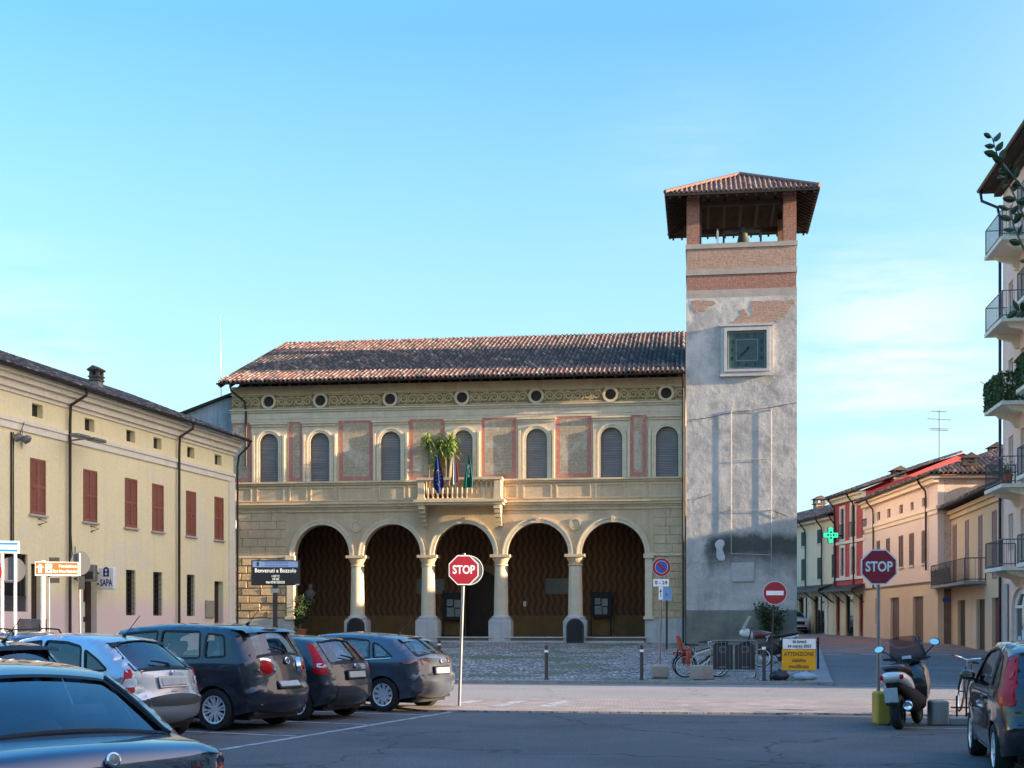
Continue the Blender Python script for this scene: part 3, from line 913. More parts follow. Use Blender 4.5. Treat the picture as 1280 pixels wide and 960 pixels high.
# windows: frame, arch surround, lintel, roller blind
def blind_mat():
    m = D.materials.new('roller_blind'); m.use_nodes = True
    nt = m.node_tree; bs = nt.nodes['Principled BSDF']; bs.inputs['Roughness'].default_value = 0.75
    co = nd(nt, 'ShaderNodeTexCoord').outputs['Object']
    s = nd(nt, 'ShaderNodeSeparateXYZ', {0: co})
    w = mathn(nt, 'FRACT', mathn(nt, 'MULTIPLY', s.outputs[2], 1 / 0.085))
    n = nd(nt, 'ShaderNodeTexNoise', {0: co, 2: 1.3, 3: 5.0}).outputs[0]
    mp_ = nd(nt, 'ShaderNodeMapping', {0: co, 3: (0.4, 0.4, 9.0)})
    n2 = nd(nt, 'ShaderNodeTexNoise', {0: mp_.outputs[0], 2: 2.0, 3: 4.0}).outputs[0]
    c = mixc(nt, ramp(nt, n, 0.35, 0.65), (0.205, 0.198, 0.19), (0.16, 0.157, 0.152))
    c = mixc(nt, ramp(nt, n2, 0.48, 0.66), c, (0.27, 0.247, 0.22))
    c = mixc(nt, mathn(nt, 'LESS_THAN', w, 0.24), c, (0.085, 0.082, 0.078))
    nt.links.new(c, bs.inputs['Base Color'])
    bp = nd(nt, 'ShaderNodeBump', {0: 0.6, 1: 0.01, 'Height': w}); nt.links.new(bp.outputs[0], bs.inputs['Normal'])
    return m
BL = blind_mat()
for x0, x1 in WIN:
    xc, r = (x0 + x1) / 2, (x1 - x0) / 2
    b = MB(); b.plate(arch_poly(x0 + 0.01, x1 - 0.01, WZ0 + 0.01, WZ1 - r), [], 0.17, 0.21)
    w = b.build('window', BL, hall)
    L0, L1 = max(xc - 0.92, 0.02), min(xc + 0.92, XR - 0.02)
    ro = r + 0.20
    b = MB()                                         # pale field with an arched cut
    b.plate([(L0, WZ0), (xc - ro, WZ0), (xc - ro, WZ1 - r)] + arc_pts(xc, WZ1 - r, ro, 180, 0, 20)[1:] + [(xc + ro, WZ0), (L1, WZ0), (L1, 11.2), (L0, 11.2)], [], -0.03, -0.0025)
    b.build('window_field', K['hall_pale'], w)
    b = MB()
    for ri, ro2, dep in ((0.0, 0.12, 0.055), (0.12, 0.20, 0.085)):
        b.plate([(xc + r + ri, WZ0), (xc + r + ro2, WZ0)] + arc_pts(xc, WZ1 - r, r + ro2, 0, 180, 22) + [(xc - r - ro2, WZ0), (xc - r - ri, WZ0)] + arc_pts(xc, WZ1 - r, r + ri, 180, 0, 22), [], -dep, -0.003)
    for s in (-1, 1):                                # slim colonnettes either side
        b.box(xc + s * (r + 0.31) - 0.055, xc + s * (r + 0.31) + 0.055, -0.12, -0.031, WZ0, 10.55)
    b.build('window_surround', K['hall_stone'], w)
    b = MB(); b.box(L0, L1, -0.09, -0.031, 10.98, 11.10); b.box(L0 - 0.05, L1 + 0.05 if L1 < XR - 0.1 else L1, -0.17, -0.0035, 11.102, 11.19)
    b.build('lintel', K['hall_stone'], w)
# frieze with scrollwork and round vents
b = MB(); b.plate(rect(0.0, XR, 11.93, 12.58), [circ(x, OZ, 0.40, 28) for x in OCU], -0.02, -0.002)
fz = b.build('frieze', surf('frieze', (0.238, 0.182, 0.094), (0.182, 0.142, 0.075), sc=3, fv=0.25, fine=14), hall)
b = MB()
def ribbon(pts, w, taper=True):
    n = len(pts)
    vs = []
    for i, p in enumerate(pts):
        a, c = Vector(pts[max(i - 1, 0)]), Vector(pts[min(i + 1, n - 1)])
        d = (c - a).normalized(); q = Vector((-d.y, d.x)) * (w * (1 - 0.55 * i / n) / 2)
        vs += [(p[0] + q.x, -0.034, p[1] + q.y), (p[0] - q.x, -0.034, p[1] - q.y)]
    b.add(vs, [(2 * i, 2 * i + 2, 2 * i + 3, 2 * i + 1) for i in range(n - 1)])
segs = [(0.02, 1.5)] + [(OCU[i] + 0.44, OCU[i + 1] - 0.44) for i in range(6)] + [(22.46, XR - 0.02)]
for s0, s1 in segs:
    n = max(1, round((s1 - s0) / 0.5)); step = (s1 - s0) / n
    for k in range(n):
        x = s0 + (k + 0.5) * step; up = 1 if k % 2 else -1
        sp = []
        for i in range(16):
            t = i / 15; ang = up * (t * 1.55 * 2 * PI) + (0 if up > 0 else PI); rad = 0.235 * (1 - t * 0.82)
            sp.append((x + rad * math.cos(ang) * 1.08, OZ - 0.01 + rad * math.sin(ang)))
        ribbon(sp, 0.095)
        ribbon([(x - step * 0.55, OZ + 0.20 * up), (x - step * 0.4, OZ + 0.1 * up), (x - step * 0.36, OZ - 0.1 * up), (x - step * 0.5, OZ - 0.22 * up)], 0.07)
        ribbon([(x + step * 0.2, OZ + 0.26 * up), (x + step * 0.42, OZ + 0.17 * up), (x + step * 0.5, OZ + 0.02)], 0.06)
    for zz in (11.955, 12.555):
        b.quad((s0, -0.034, zz - 0.025), (s1, -0.034, zz - 0.025), (s1, -0.034, zz + 0.025), (s0, -0.034, zz + 0.025))
b.build('scrollwork', surf('scrollwork', (0.546, 0.421, 0.230), (0.468, 0.360, 0.196), sc=4, fv=0.25), fz)
for x in OCU:
    b = MB(); b.plate(circ(x, OZ, 0.39, 28), [circ(x, OZ, 0.27, 24)], -0.06, -0.0021)
    o = b.build('round_vent', K['hall_stone'], hall)
    b = MB(); b.plate(circ(x, OZ, 0.265, 24), [], 0.12, 0.16); b.build('vent_grille', surf('vent_grille', (0.05, 0.047, 0.042), fine=40, fv=0.5), o)
# balcony over the middle arch
BX0, BX1, BD = 9.85, 14.0, 1.05
b = MB(); b.box(BX0 - 0.18, BX1 + 0.18, -BD - 0.14, -0.28, 6.96, 7.08); b.box(BX0 - 0.1, BX1 + 0.1, -BD - 0.06, -0.29, 6.84, 6.958)
bal = b.build('balcony', K['hall_trim'], hall)
for x, xw in ((BX0 + 0.17, BX0 + 0.15), (BX1 - 0.17, BX1 - 0.15)):
    b = MB(); b.bbox(x - 0.17, x + 0.17, -BD, -BD + 0.34, 7.082, 8.05, 0.012); b.box(x - 0.2, x + 0.2, -BD - 0.03, -BD + 0.37, 7.083, 7.2); b.build('balcony_post', K['hall_trim'], bal)
    b = MB(); b.box(xw - 0.14, xw + 0.14, -0.42, -0.16, 7.082, 8.05); b.build('balcony_post', K['hall_trim'], bal)
b = MB(); b.box(BX0 - 0.06, BX1 + 0.06, -BD - 0.06, -BD + 0.36, 8.052, 8.18)
for x in (BX0 + 0.15, BX1 - 0.15): b.box(x - 0.17, x + 0.17, -BD + 0.361, -0.16, 8.052, 8.18)
b.box(BX0 + 0.35, BX1 - 0.35, -BD + 0.03, -BD + 0.29, 7.083, 7.16)
b.build('handrail', K['hall_trim'], bal)
bb = MB(); bb.lathe([(0.05, 7.16), (0.06, 7.2), (0.045, 7.24), (0.095, 7.42), (0.085, 7.55), (0.045, 7.78), (0.05, 7.86), (0.075, 7.92), (0.075, 8.052)], 12)
n = 14; first = None
for k in range(n):
    x = BX0 + 0.5 + (BX1 - BX0 - 1.0) * k / (n - 1)
    if first is None: first = bb.build('baluster', K['hall_trim'], bal, smooth=True, loc=(x, -BD + 0.16, 0))
    else:
        o = first.copy(); COL.objects.link(o); o.parent = bal; o.location = (x, -BD + 0.16, 0)
for k in range(2):
    for x in (BX0 + 0.15, BX1 - 0.15):
        o = first.copy(); COL.objects.link(o); o.parent = bal; o.location = (x, -0.6 + 0.28 * k - 0.02, 0)
for x in (BX0 + 0.2, BX1 - 0.2):
    b = MB()
    for k in range(5):
        b.box(x - 0.16 + 0.008 * k, x + 0.16 - 0.008 * k, -BD * (1 - k / 5.0) * 0.95 - 0.06, -0.11 if k > 3 else -0.28, 6.84 - 0.2 * (k + 1), 6.838 - 0.2 * k)
    b.build('corbel', K['hall_trim'], bal)
# eaves, roof, gutter, downpipes
EZ, OVH = 13.02, 0.95
ridge_d, ridge_z = 10.6, 17.35
eu = Vector((0, ridge_d + OVH, ridge_z - EZ)); SL = eu.length; eu.normalize()
b = MB()
tiles(b, (-0.4, -OVH, EZ + 0.13), (1, 0, 0), eu, XR + 0.4, lambda x: SL,
      lambda t, x: (4, 4, 2.6, 1.8, 1.0) if t < 0.17 else ((0.12, 0.25, 0.2, 3.5, 6) if t < 0.70 else (4, 4, 2.2, 2.0, 1.2)))
roof = b.build('roof', K['tiles'], hall, fix=False)
b = MB()
b.add([(-0.4, -OVH, EZ), (XR, -OVH, EZ), (XR, ridge_d, ridge_z - 0.09), (-0.4, ridge_d, ridge_z - 0.09), (-0.4, ridge_d * 2 + OVH, EZ), (XR, ridge_d * 2 + OVH, EZ)],
      [(0, 1, 2, 3), (3, 2, 5, 4)])
b.add([(-0.4, -OVH, EZ + 0.1), (-0.4, ridge_d, ridge_z), (-0.4, ridge_d * 2 + OVH, EZ + 0.1), (-0.4, -OVH, EZ - 0.1), (-0.4, ridge_d, ridge_z - 0.2), (-0.4, ridge_d * 2 + OVH, EZ - 0.1)], [(0, 1, 4, 3), (1, 2, 5, 4)])
b.add([(0.02, 0.3, 13.0), (0.02, ridge_d * 2 - 0.6, 13.0), (0.02, ridge_d, ridge_z - 0.12)], [(0, 1, 2)])
b.add([(XR, 0.3, 13.0), (XR, ridge_d * 2 - 0.6, 13.0), (XR, ridge_d, ridge_z - 0.12)], [(0, 1, 2)])
for k in range(46):
    x = -0.3 + k * 0.51
    if x < XR - 0.1: b.add([(x - 0.05, -OVH + 0.06, EZ - 0.02), (x + 0.05, -OVH + 0.06, EZ - 0.02), (x + 0.05, -0.01, EZ + 0.33), (x - 0.05, -0.01, EZ + 0.33), (x - 0.05, -OVH + 0.06, EZ - 0.14), (x + 0.05, -OVH + 0.06, EZ - 0.14), (x + 0.05, -0.01, EZ + 0.21), (x - 0.05, -0.01, EZ + 0.21)],
              [(0, 1, 2, 3), (4, 5, 6, 7), (0, 1, 5, 4), (1, 2, 6, 5), (3, 0, 4, 7)])
b.build('eaves', K['eave_wood'], roof)
b = MB()
for k in range(58):
    b.lathe([(0.11, 0.0), (0.12, 0.42)], 8, M=Matrix.Translation((-0.4 + 0.405 * k, ridge_d, ridge_z + 0.04)) @ Matrix.Rotation(R(90), 4, 'Y'), a0=R(90), a1=R(270))
b.build('ridge_cap', K['tiles'][1], roof)
b = MB(); b.lathe([(0.08, -0.45), (0.08, XR)], 10, M=Matrix.Translation((0, -OVH - 0.09, EZ + 0.06)) @ Matrix.Rotation(R(90), 4, 'Y'), a0=R(-90), a1=R(90))
b.lathe([(0.074, -0.45), (0.074, XR)], 10, M=Matrix.Translation((0, -OVH - 0.09, EZ + 0.06)) @ Matrix.Rotation(R(90), 4, 'Y'), a0=R(-90), a1=R(90))
b.build('gutter', K['gutter'], hall, smooth=True)
def pipe(name, pts, r, parent, mat='gutter', rings=True):
    b = MB(); b.tube(pts, r, 10)
    z0, z1 = pts[-1][2], pts[-2][2]
    return b.build(name, K[mat], parent, smooth=True)
pipe('downpipe', [(0.25, -OVH - 0.05, EZ), (0.25, -OVH + 0.1, EZ - 0.3), (0.75, -0.25, EZ - 0.75), (0.78, -0.14, EZ - 1.2), (0.78, -0.14, 9.0)], 0.055, hall)
pipe('downpipe', [(XR - 0.1, -OVH - 0.05, EZ), (XR - 0.1, -OVH + 0.1, EZ - 0.25), (XR - 0.1, -0.36, EZ - 0.6), (XR - 0.1, -0.36, 0.0)], 0.05, hall)
# plain grey side wing seen over the neighbour's roof
b = MB()
b.plate([(-5.2, 0), (-0.004, 0), (-0.004, 12.65), (-0.5, 12.6), (-5.2, 10.95)], [], 0.6, 0.9)
b.plate([(-5.2, 0), (-4.9, 0), (-4.9, 10.9), (-5.2, 10.9)], [], 0.9, 14)
wing = b.build('side_wing', surf('wing_plaster', (0.33, 0.37, 0.42), (0.22, 0.25, 0.28), sc=0.7, streak=0.7, sc_col=(0.07, 0.075, 0.08), patch=0.5, pcol=(0.14, 0.15, 0.15), ps=0.8), hall)
b = MB(); b.add([(-5.5, 0.4, 10.86), (0.0, 0.4, 12.78), (0.0, 14, 12.78), (-5.5, 14, 10.86), (-5.5, 0.4, 11.0), (0.0, 0.4, 12.92), (0.0, 14, 12.92), (-5.5, 14, 11.0)],
      [(0, 1, 2, 3), (4, 5, 6, 7), (0, 1, 5, 4), (0, 3, 7, 4)])
b.build('wing_roof', K['eave_wood'], hall)
b = MB(); b.tube([(-0.75, 0.5, 12.7), (-0.78, 0.5, 15.6)], 0.02, 6); b.tube([(-0.78, 0.5, 15.6), (-0.8, 0.5, 16.9)], 0.007, 5)
tag(b.build('antenna', K['shutter_white']), 'thin white rod antenna rising beside the left end of the town hall roof', 'antenna').matrix_world = Matrix.Translation(FH.world(0, 0, 0)) @ Matrix.Rotation(FH.rz, 4, 'Z')
# ------------------------------------------------------------------ the clock tower
pa = FH.world(22.99, -0.34)
TW = 5.28
ta = R(-8.0)
FT = Facade((pa.x, pa.y), (pa.x + TW * math.cos(ta), pa.y + TW * math.sin(ta)))
FT.base = FH.base
tower = FT.root('clock_tower', 'tall square clock tower of grey plaster and bare brick with tiled belfry roof', 'tower')
tz = lambda v, u=930: FT.z(u, v)

def tower_plaster():
    m = D.materials.new('tower_plaster'); m.use_nodes = True
    nt = m.node_tree; b = nt.nodes['Principled BSDF']; b.inputs['Roughness'].default_value = 0.92
    co = nd(nt, 'ShaderNodeTexCoord').outputs['Object']
    s = nd(nt, 'ShaderNodeSeparateXYZ', {0: co})
    n1 = nd(nt, 'ShaderNodeTexNoise', {0: co, 2: 0.9, 3: 8.0, 4: 0.62}).outputs[0]
    c = mixc(nt, ramp(nt, n1, 0.36, 0.66), (0.60, 0.55, 0.485), (0.40, 0.375, 0.345))
    n6 = nd(nt, 'ShaderNodeTexNoise', {0: co, 2: 3.5, 3: 6.0, 4: 0.7}).outputs[0]
    c = mixc(nt, mathn(nt, 'MULTIPLY', ramp(nt, n6, 0.52, 0.66), 0.6), c, (0.60, 0.55, 0.49))
    n7 = nd(nt, 'ShaderNodeTexNoise', {0: co, 2: 0.55, 3: 9.0, 4: 0.68}).outputs[0]
    c = mixc(nt, mathn(nt, 'MULTIPLY', ramp(nt, n7, 0.50, 0.60), 0.75), c, (0.30, 0.285, 0.27))
    mp_ = nd(nt, 'ShaderNodeMapping', {0: co, 3: (1.6, 1.6, 0.22)})
    n2 = nd(nt, 'ShaderNodeTexNoise', {0: mp_.outputs[0], 2: 1.2, 3: 6.0, 4: 0.65}).outputs[0]
    c = mixc(nt, mathn(nt, 'MULTIPLY', ramp(nt, n2, 0.52, 0.75), 0.5), c, (0.24, 0.23, 0.235))
    # damp stain band at first-floor height and greenish base
    n3 = nd(nt, 'ShaderNodeTexNoise', {0: co, 2: 1.1, 3: 7.0, 4: 0.7}).outputs[0]
    zz = mathn(nt, 'ADD', s.outputs[2], mathn(nt, 'MULTIPLY', mathn(nt, 'SUBTRACT', n3, 0.5), 1.2))
    band = mathn(nt, 'MULTIPLY', ramp(nt, zz, 3.2, 4.5), ramp(nt, zz, 5.45, 5.1))
    xs = mathn(nt, 'ADD', s.outputs[0], mathn(nt, 'MULTIPLY', mathn(nt, 'SUBTRACT', n1, 0.5), 2.5))
    band = mathn(nt, 'MULTIPLY', mathn(nt, 'MULTIPLY', band, ramp(nt, xs, 0.5, 1.2)), ramp(nt, n6, 0.1, 0.4))
    c = mixc(nt, mathn(nt, 'MULTIPLY', band, 0.9), c, (0.05, 0.052, 0.046))
    base = ramp(nt, s.outputs[2], 1.66, 1.62)
    cb = mixc(nt, ramp(nt, n1, 0.35, 0.65), (0.26, 0.25, 0.20), (0.15, 0.15, 0.12))
    c = mixc(nt, base, c, cb)
    n2b = nd(nt, 'ShaderNodeTexNoise', {0: co, 2: 14.0, 3: 4.0, 4: 0.7}).outputs[0]
    k = nd(nt, 'ShaderNodeMapRange', {0: n2b, 1: 0.3, 2: 0.7, 3: 0.88, 4: 1.12})
    c = nd(nt, 'ShaderNodeHueSaturation', {2: k.outputs[0], 4: c}).outputs[0]
    nt.links.new(c, b.inputs['Base Color'])
    n5 = nd(nt, 'ShaderNodeTexNoise', {0: co, 2: 2.2, 3: 8.0, 4: 0.6}).outputs[0]
    bp = nd(nt, 'ShaderNodeBump', {0: 0.36, 1: 0.09, 'Height': n5}); nt.links.new(bp.outputs[0], b.inputs['Normal'])
    return m
K['tower_plaster'] = tower_plaster()
z_par = tz(303)                                       # belfry sill
z_b1, z_b2, z_b3, z_b4 = tz(335), tz(342), tz(361), tz(371)
b = MB()
b.box(0, TW, 0, TW, -0.2, z_b4)
b.build('shaft', K['tower_plaster'], tower)
b = MB(); b.box(0.0, TW, 0.0, TW, z_b4 + 0.001, z_b3); b.box(-0.015, TW + 0.015, -0.015, TW + 0.015, z_b2 + 0.0, z_b1)
b.box(-0.03, TW + 0.03, -0.03, TW + 0.03, tz(309), z_par)
b.build('plaster_band', K['band'], tower)
b = MB(); b.box(0.03, TW - 0.03, 0.03, TW - 0.03, z_b3, z_b2); b.build('brick_band', K['brick'], tower)
b = MB(); b.box(0.02, TW - 0.02, 0.02, TW - 0.02, z_b1, tz(309)); b.build('belfry_parapet', K['brick_worn'], tower)
# bare brick patches where the plaster has fallen (irregular, 2 cm deep look)
pt = lambda u, v: (FT.x(u), FT.z(u, v))
PATCH = [[(865, 376), (892, 376), (894, 380), (884, 384), (880, 390), (874, 388), (870, 391), (866, 386)],
         [(940, 375.5), (994, 375), (990, 383), (984, 391), (977, 395), (972, 403), (966, 401), (960, 404), (957, 406), (916, 407), (914, 403), (921, 401), (923, 396), (928, 393), (926, 388), (931, 386), (932, 389), (937, 396), (941, 392), (938, 386)]]
b = MB()
for P in PATCH:
    po = [pt(u, v) for u, v in P]
    fin = []
    for i in range(len(po)):
        a, c = Vector(po[i]), Vector(po[(i + 1) % len(po)])
        for j in range(4):
            q = a.lerp(c, j / 4); fin.append((q.x + rnd.uniform(-0.05, 0.05), min(q.y + rnd.uniform(-0.05, 0.05), z_b4 - 0.01)))
    b.plate(fin, [], -0.012, 0.0)
b.build('brick_patch', K['brick_worn'], tower)
# belfry piers, bell, roof
z_eave = tz(249)
PW = 0.62
pier = MB(); pier.box(0, PW, 0, PW, z_par + 0.001, z_eave + 0.35)
for i, (x, y) in enumerate(((0.02, 0.02), (TW - PW - 0.02, 0.02), (0.02, TW - PW - 0.02), (TW - PW - 0.02, TW - PW - 0.02))):
    b = MB(); b.box(x, x + PW, y, y + PW, z_par + 0.001, z_eave + 0.3)
    b.build('belfry_pier', K['brick'], tower)
b = MB()
for x in (0.02, TW - PW + 0.13): b.box(x + 0.62 if x < 1 else x - 0.15, x + 0.72 if x < 1 else x - 0.05, 0.1, 0.3, z_par, z_eave + 0.2)
for y in (0.15, TW - 0.35):
    b.box(0.02 + PW, TW - PW - 0.02, y, y + 0.2, z_eave - 0.22, z_eave + 0.02)
for x in (0.15, TW - 0.35):
    b.box(x, x + 0.2, PW + 0.02, TW - PW - 0.02, z_eave - 0.22, z_eave + 0.02)
for k in range(5): b.box(1.0 + k * 0.8, 1.14 + k * 0.8, 0.36, TW - 0.36, z_eave + 0.02, z_eave + 0.2)
b.build('belfry_beam', K['eave_wood'], tower)
OH = 1.0
apex = tz(219) + 0.85
W2 = TW + 2 * OH
b = MB()
cx = TW / 2
for sd in range(4):
    a = R(90 * sd)
    ex = Vector((math.cos(a), math.sin(a), 0)); inn = Vector((-math.sin(a), math.cos(a), 0))
    c0 = Vector((cx, cx, z_eave + 0.12)) - inn * (W2 / 2) - ex * (W2 / 2)
    up = inn * (W2 / 2) + Vector((0, 0, apex - z_eave - 0.12)); SLt = up.length
    tiles(b, c0, ex, up, W2, lambda x: SLt * (1 - abs(x - W2 / 2) / (W2 / 2)), lambda t, x: (6, 4, 1.5, 0.5, 0.2))
troof = b.build('belfry_roof', K['tiles'], tower, fix=False)
b = MB()
lo, hi = cx - W2 / 2, cx + W2 / 2
b.add([(lo, lo, z_eave), (hi, lo, z_eave), (hi, hi, z_eave), (lo, hi, z_eave), (cx, cx, apex - 0.12)], [(0, 1, 4), (1, 2, 4), (2, 3, 4), (3, 0, 4)])
b.add([(lo, lo, z_eave), (hi, lo, z_eave), (hi, hi, z_eave), (lo, hi, z_eave)] + [(lo, lo, z_eave + 0.12), (hi, lo, z_eave + 0.12), (hi, hi, z_eave + 0.12), (lo, hi, z_eave + 0.12)],
      [(0, 1, 5, 4), (1, 2, 6, 5), (2, 3, 7, 6), (3, 0, 4, 7)])
for sd in range(4):                                   # rafter tails under the eaves
    a = R(90 * sd)
    M_ = Matrix.Translation((cx, cx, 0)) @ Matrix.Rotation(a, 4, 'Z')
    for k in range(16):
        x = -W2 / 2 + 0.25 + k * (W2 - 0.5) / 15
        lim = min(W2 / 2 - abs(x) , 1.25)
        sl = (apex - z_eave) / (W2 / 2)
        p = [(x - 0.05, -W2 / 2 + 0.05, z_eave - 0.01), (x + 0.05, -W2 / 2 + 0.05, z_eave - 0.01), (x + 0.05, -W2 / 2 + lim, z_eave + lim * sl - 0.03), (x - 0.05, -W2 / 2 + lim, z_eave + lim * sl - 0.03)]
        q = [(c[0], c[1], c[2] - 0.11) for c in p]
        if lim > 0.2: b.add([M_ @ Vector(c) for c in p + q], [(0, 1, 2, 3), (4, 5, 6, 7), (0, 1, 5, 4), (0, 4, 7, 3), (1, 5, 6, 2)])
b.build('roof_timber', K['eave_wood'], troof)
b = MB()
for sx, sy in ((-1, -1), (1, -1), (1, 1), (-1, 1)):
    p0 = Vector((cx + sx * W2 / 2, cx + sy * W2 / 2, z_eave + 0.2)); p1 = Vector((cx, cx, apex + 0.08))
    b.tube([p0.lerp(p1, t / 12) for t in range(13)], 0.11, 6)
b.build('hip_cap', K['tiles'][1], troof)
# the bell hangs in the belfry: a thing of its own
FTM = Matrix.Translation((FT.A.x, FT.A.y, FT.base)) @ Matrix.Rotation(FT.rz, 4, 'Z')
bell = thing('bell', 'green bronze bell standing above the parapet in the open belfry', 'bell', FTM @ Vector((FT.x(929, 1.2), 1.2, z_par)), FT.rz)
b = MB(); b.lathe([(0.36, 0.15), (0.36, 0.2), (0.30, 0.35), (0.24, 0.62), (0.22, 0.74), (0.15, 0.80), (0.0, 0.82)], 20)
b.build('bell_body', K['bronze'], bell, smooth=True)
b = MB(); b.box(-1.0, 0.9, -0.06, 0.06, 0.82, 0.94); b.box(-0.1, 0.1, -0.1, 0.1, 0.78, 1.05); b.tube([(0.1, 0, 0.95), (0.8, 0, 1.12)], 0.03, 6)
b.box(-1.0, -0.9, -0.06, 0.06, 0.0, 0.9); b.box(0.8, 0.9, -0.06, 0.06, 0.0, 0.9)
b.build('headstock', K['iron'], bell)
b = MB(); b.tube([(0, 0, 0), (0, 0, 0.75)], 0.05, 8); b.tube([(0, 0, 0.75), (0, 0, 0.85)], 0.02, 8)
tag(b.build('belfry_antenna', K['white_paint'], loc=FTM @ Vector((FT.x(897, 0.5), 0.55, z_par))), 'short white rod antenna at the left of the belfry opening', 'antenna')
# lightning / spot fixtures, wire frame on the front, plaques
def onface(name, mat, fn, label, cat):
    b = MB(FTM); fn(b); return tag(b.build(name, mat), label, cat)
clock = thing('tower_clock', 'square teal clock face in a pale stone frame on the tower', 'clock', FTM @ Vector((0, 0, 0)), FT.rz)
x0, x1, z0, z1 = FT.x(901), FT.x(966), tz(469), tz(406)
b = MB(); fx, fz = (x1 - x0), (z1 - z0)
b.plate(rect(x0, x1, z0, z1), [rect(x0 + 0.15, x1 - 0.15, z0 + 0.16, z1 - 0.15)], -0.10, -0.0025)
b.plate(rect(x0 + 0.15, x1 - 0.15, z0 + 0.16, z1 - 0.15), [rect(x0 + 0.30, x1 - 0.30, z0 + 0.28, z1 - 0.30)], -0.16, -0.0026)
b.box(x0 - 0.06, x1 + 0.06, -0.18, -0.101, z1 - 0.08, z1 + 0.03); b.box(x0 - 0.04, x1 + 0.04, -0.15, -0.101, z0 - 0.06, z0 + 0.05)
b.build('clock_frame', K['marble'], clock)
a0, a1, c0, c1 = x0 + 0.30, x1 - 0.30, z0 + 0.28, z1 - 0.30
b = MB(); b.box(a0, a1, -0.03, -0.003, c0, c1)
b.build('clock_face', K['clock_face'], clock)
cxx, czz, hw = (a0 + a1) / 2, (c0 + c1) / 2, (a1 - a0) / 2
b = MB(); b.plate(rect(cxx - hw * 0.95, cxx + hw * 0.95, czz - hw * 0.95, czz + hw * 0.95), [rect(cxx - hw * 0.90, cxx + hw * 0.90, czz - hw * 0.90, czz + hw * 0.90)], -0.034, -0.0301)
b.plate(rect(cxx - hw * 0.56, cxx + hw * 0.56, czz - hw * 0.56, czz + hw * 0.56), [rect(cxx - hw * 0.52, cxx + hw * 0.52, czz - hw * 0.52, czz + hw * 0.52)], -0.034, -0.0301)
b.build('dial_lines', K['clock_pale'], clock)
for i in range(1, 13):
    t = R(90 - 30 * i); k = hw * 0.74 / max(abs(math.cos(t)), abs(math.sin(t)))
    lettering(str(i), 0.24, K['clock_ink'], clock, (cxx + math.cos(t) * k, -0.036, czz + math.sin(t) * k), name='numeral', bold=0.006)
def hand(b, ang, L, w, y):
    t = R(90 - ang); d = Vector((math.cos(t), math.sin(t))); n = Vector((-d.y, d.x))
    c = Vector((cxx, czz))
    P = [c - d * 0.15 - n * w * 0.4, c + d * L * 0.6 - n * w, c + d * L, c + d * L * 0.6 + n * w, c - d * 0.15 + n * w * 0.4]
    b.plate([(p.x, p.y) for p in P], [], y, y + 0.01)
b = MB(); hand(b, 228, 0.62, 0.045, -0.065); hand(b, 34, 0.26, 0.05, -0.05)
b.build('clock_hand', K['clock_ink'], clock)
def wires(b):
    A, B_, C_, D_ = (FT.x(914), tz(513)), (FT.x(964), tz(513)), (FT.x(964), tz(638)), (FT.x(914), tz(638))
    for p, q in ((A, B_), (B_, (B_[0], tz(716))), (A, (A[0], tz(692))), ((A[0], tz(575)), (B_[0], tz(574))), (D_, C_), ((A[0], tz(692)), (B_[0], tz(694)))):
        b.tube([(p[0], -0.06, p[1]), (q[0], -0.06, q[1])], 0.014, 6)
    for p in (A, B_, C_, D_): b.tube([(p[0], -0.08, p[1]), (p[0], 0.0, p[1])], 0.03, 6)
onface('banner_frame', K['shutter_white'], wires, 'thin white wire frame for a banner on the tower front', 'banner frame')
def cab(b):
    b.tube([(0.1, -0.05, tz(524)), (1.2, -0.06, tz(521)), (2.0, -0.05, tz(516)), (3.8, -0.05, tz(511)), (TW - 0.02, -0.05, tz(505))], 0.012, 5)
    b.tube([(FT.x(964), -0.05, tz(638)), (FT.x(984), -0.05, tz(646))], 0.012, 5)
    b.tube([(FT.x(865), -0.05, tz(625)), (FT.x(889), -0.05, tz(617))], 0.012, 5)
onface('wall_cable', K['iron'], cab, 'thin dark cable strung across the tower plaster', 'cable')
def plq(b): b.bbox(FT.x(914), FT.x(943), -0.06, -0.002, tz(727), tz(703.5), 0.015)
onface('marble_plaque', K['marble'], plq, 'blank pale marble plaque low on the stained tower wall', 'plaque')
def rel(b):
    P = [(895, 677), (899, 674), (905, 675), (906, 681), (903, 686), (905, 692), (907, 698), (905, 702), (898, 701), (895, 694), (896, 686), (893, 681)]
    po = round_poly([pt(u, v) for u, v in P], 0.12, 3)
    b.plate(po, [], -0.07, -0.002)
    b.plate(offset_poly(po, -0.05), [], -0.10, -0.07)
onface('stone_relief', surf('relief', (0.62, 0.61, 0.59), (0.5, 0.5, 0.49), sc=5, bump=0.5, bs=8), rel, 'white vase shaped stone relief on the dark stained tower wall', 'relief')
# a bit of cornice of the house behind the tower's right edge
b = MB(FTM); b.box(TW - 0.2, TW + 0.34, TW + 0.3, TW + 3, tz(520), tz(506)); b.box(TW - 0.2, TW + 0.24, TW + 0.4, TW + 3, tz(528), tz(520)); b.box(-2, TW + 0.05, TW + 0.5, TW + 10, -0.3, tz(509)-0.02)
tag(b.build('rear_house', K['plaster_cream']), 'stone cornice of a house peeping out behind the right edge of the tower', 'building')
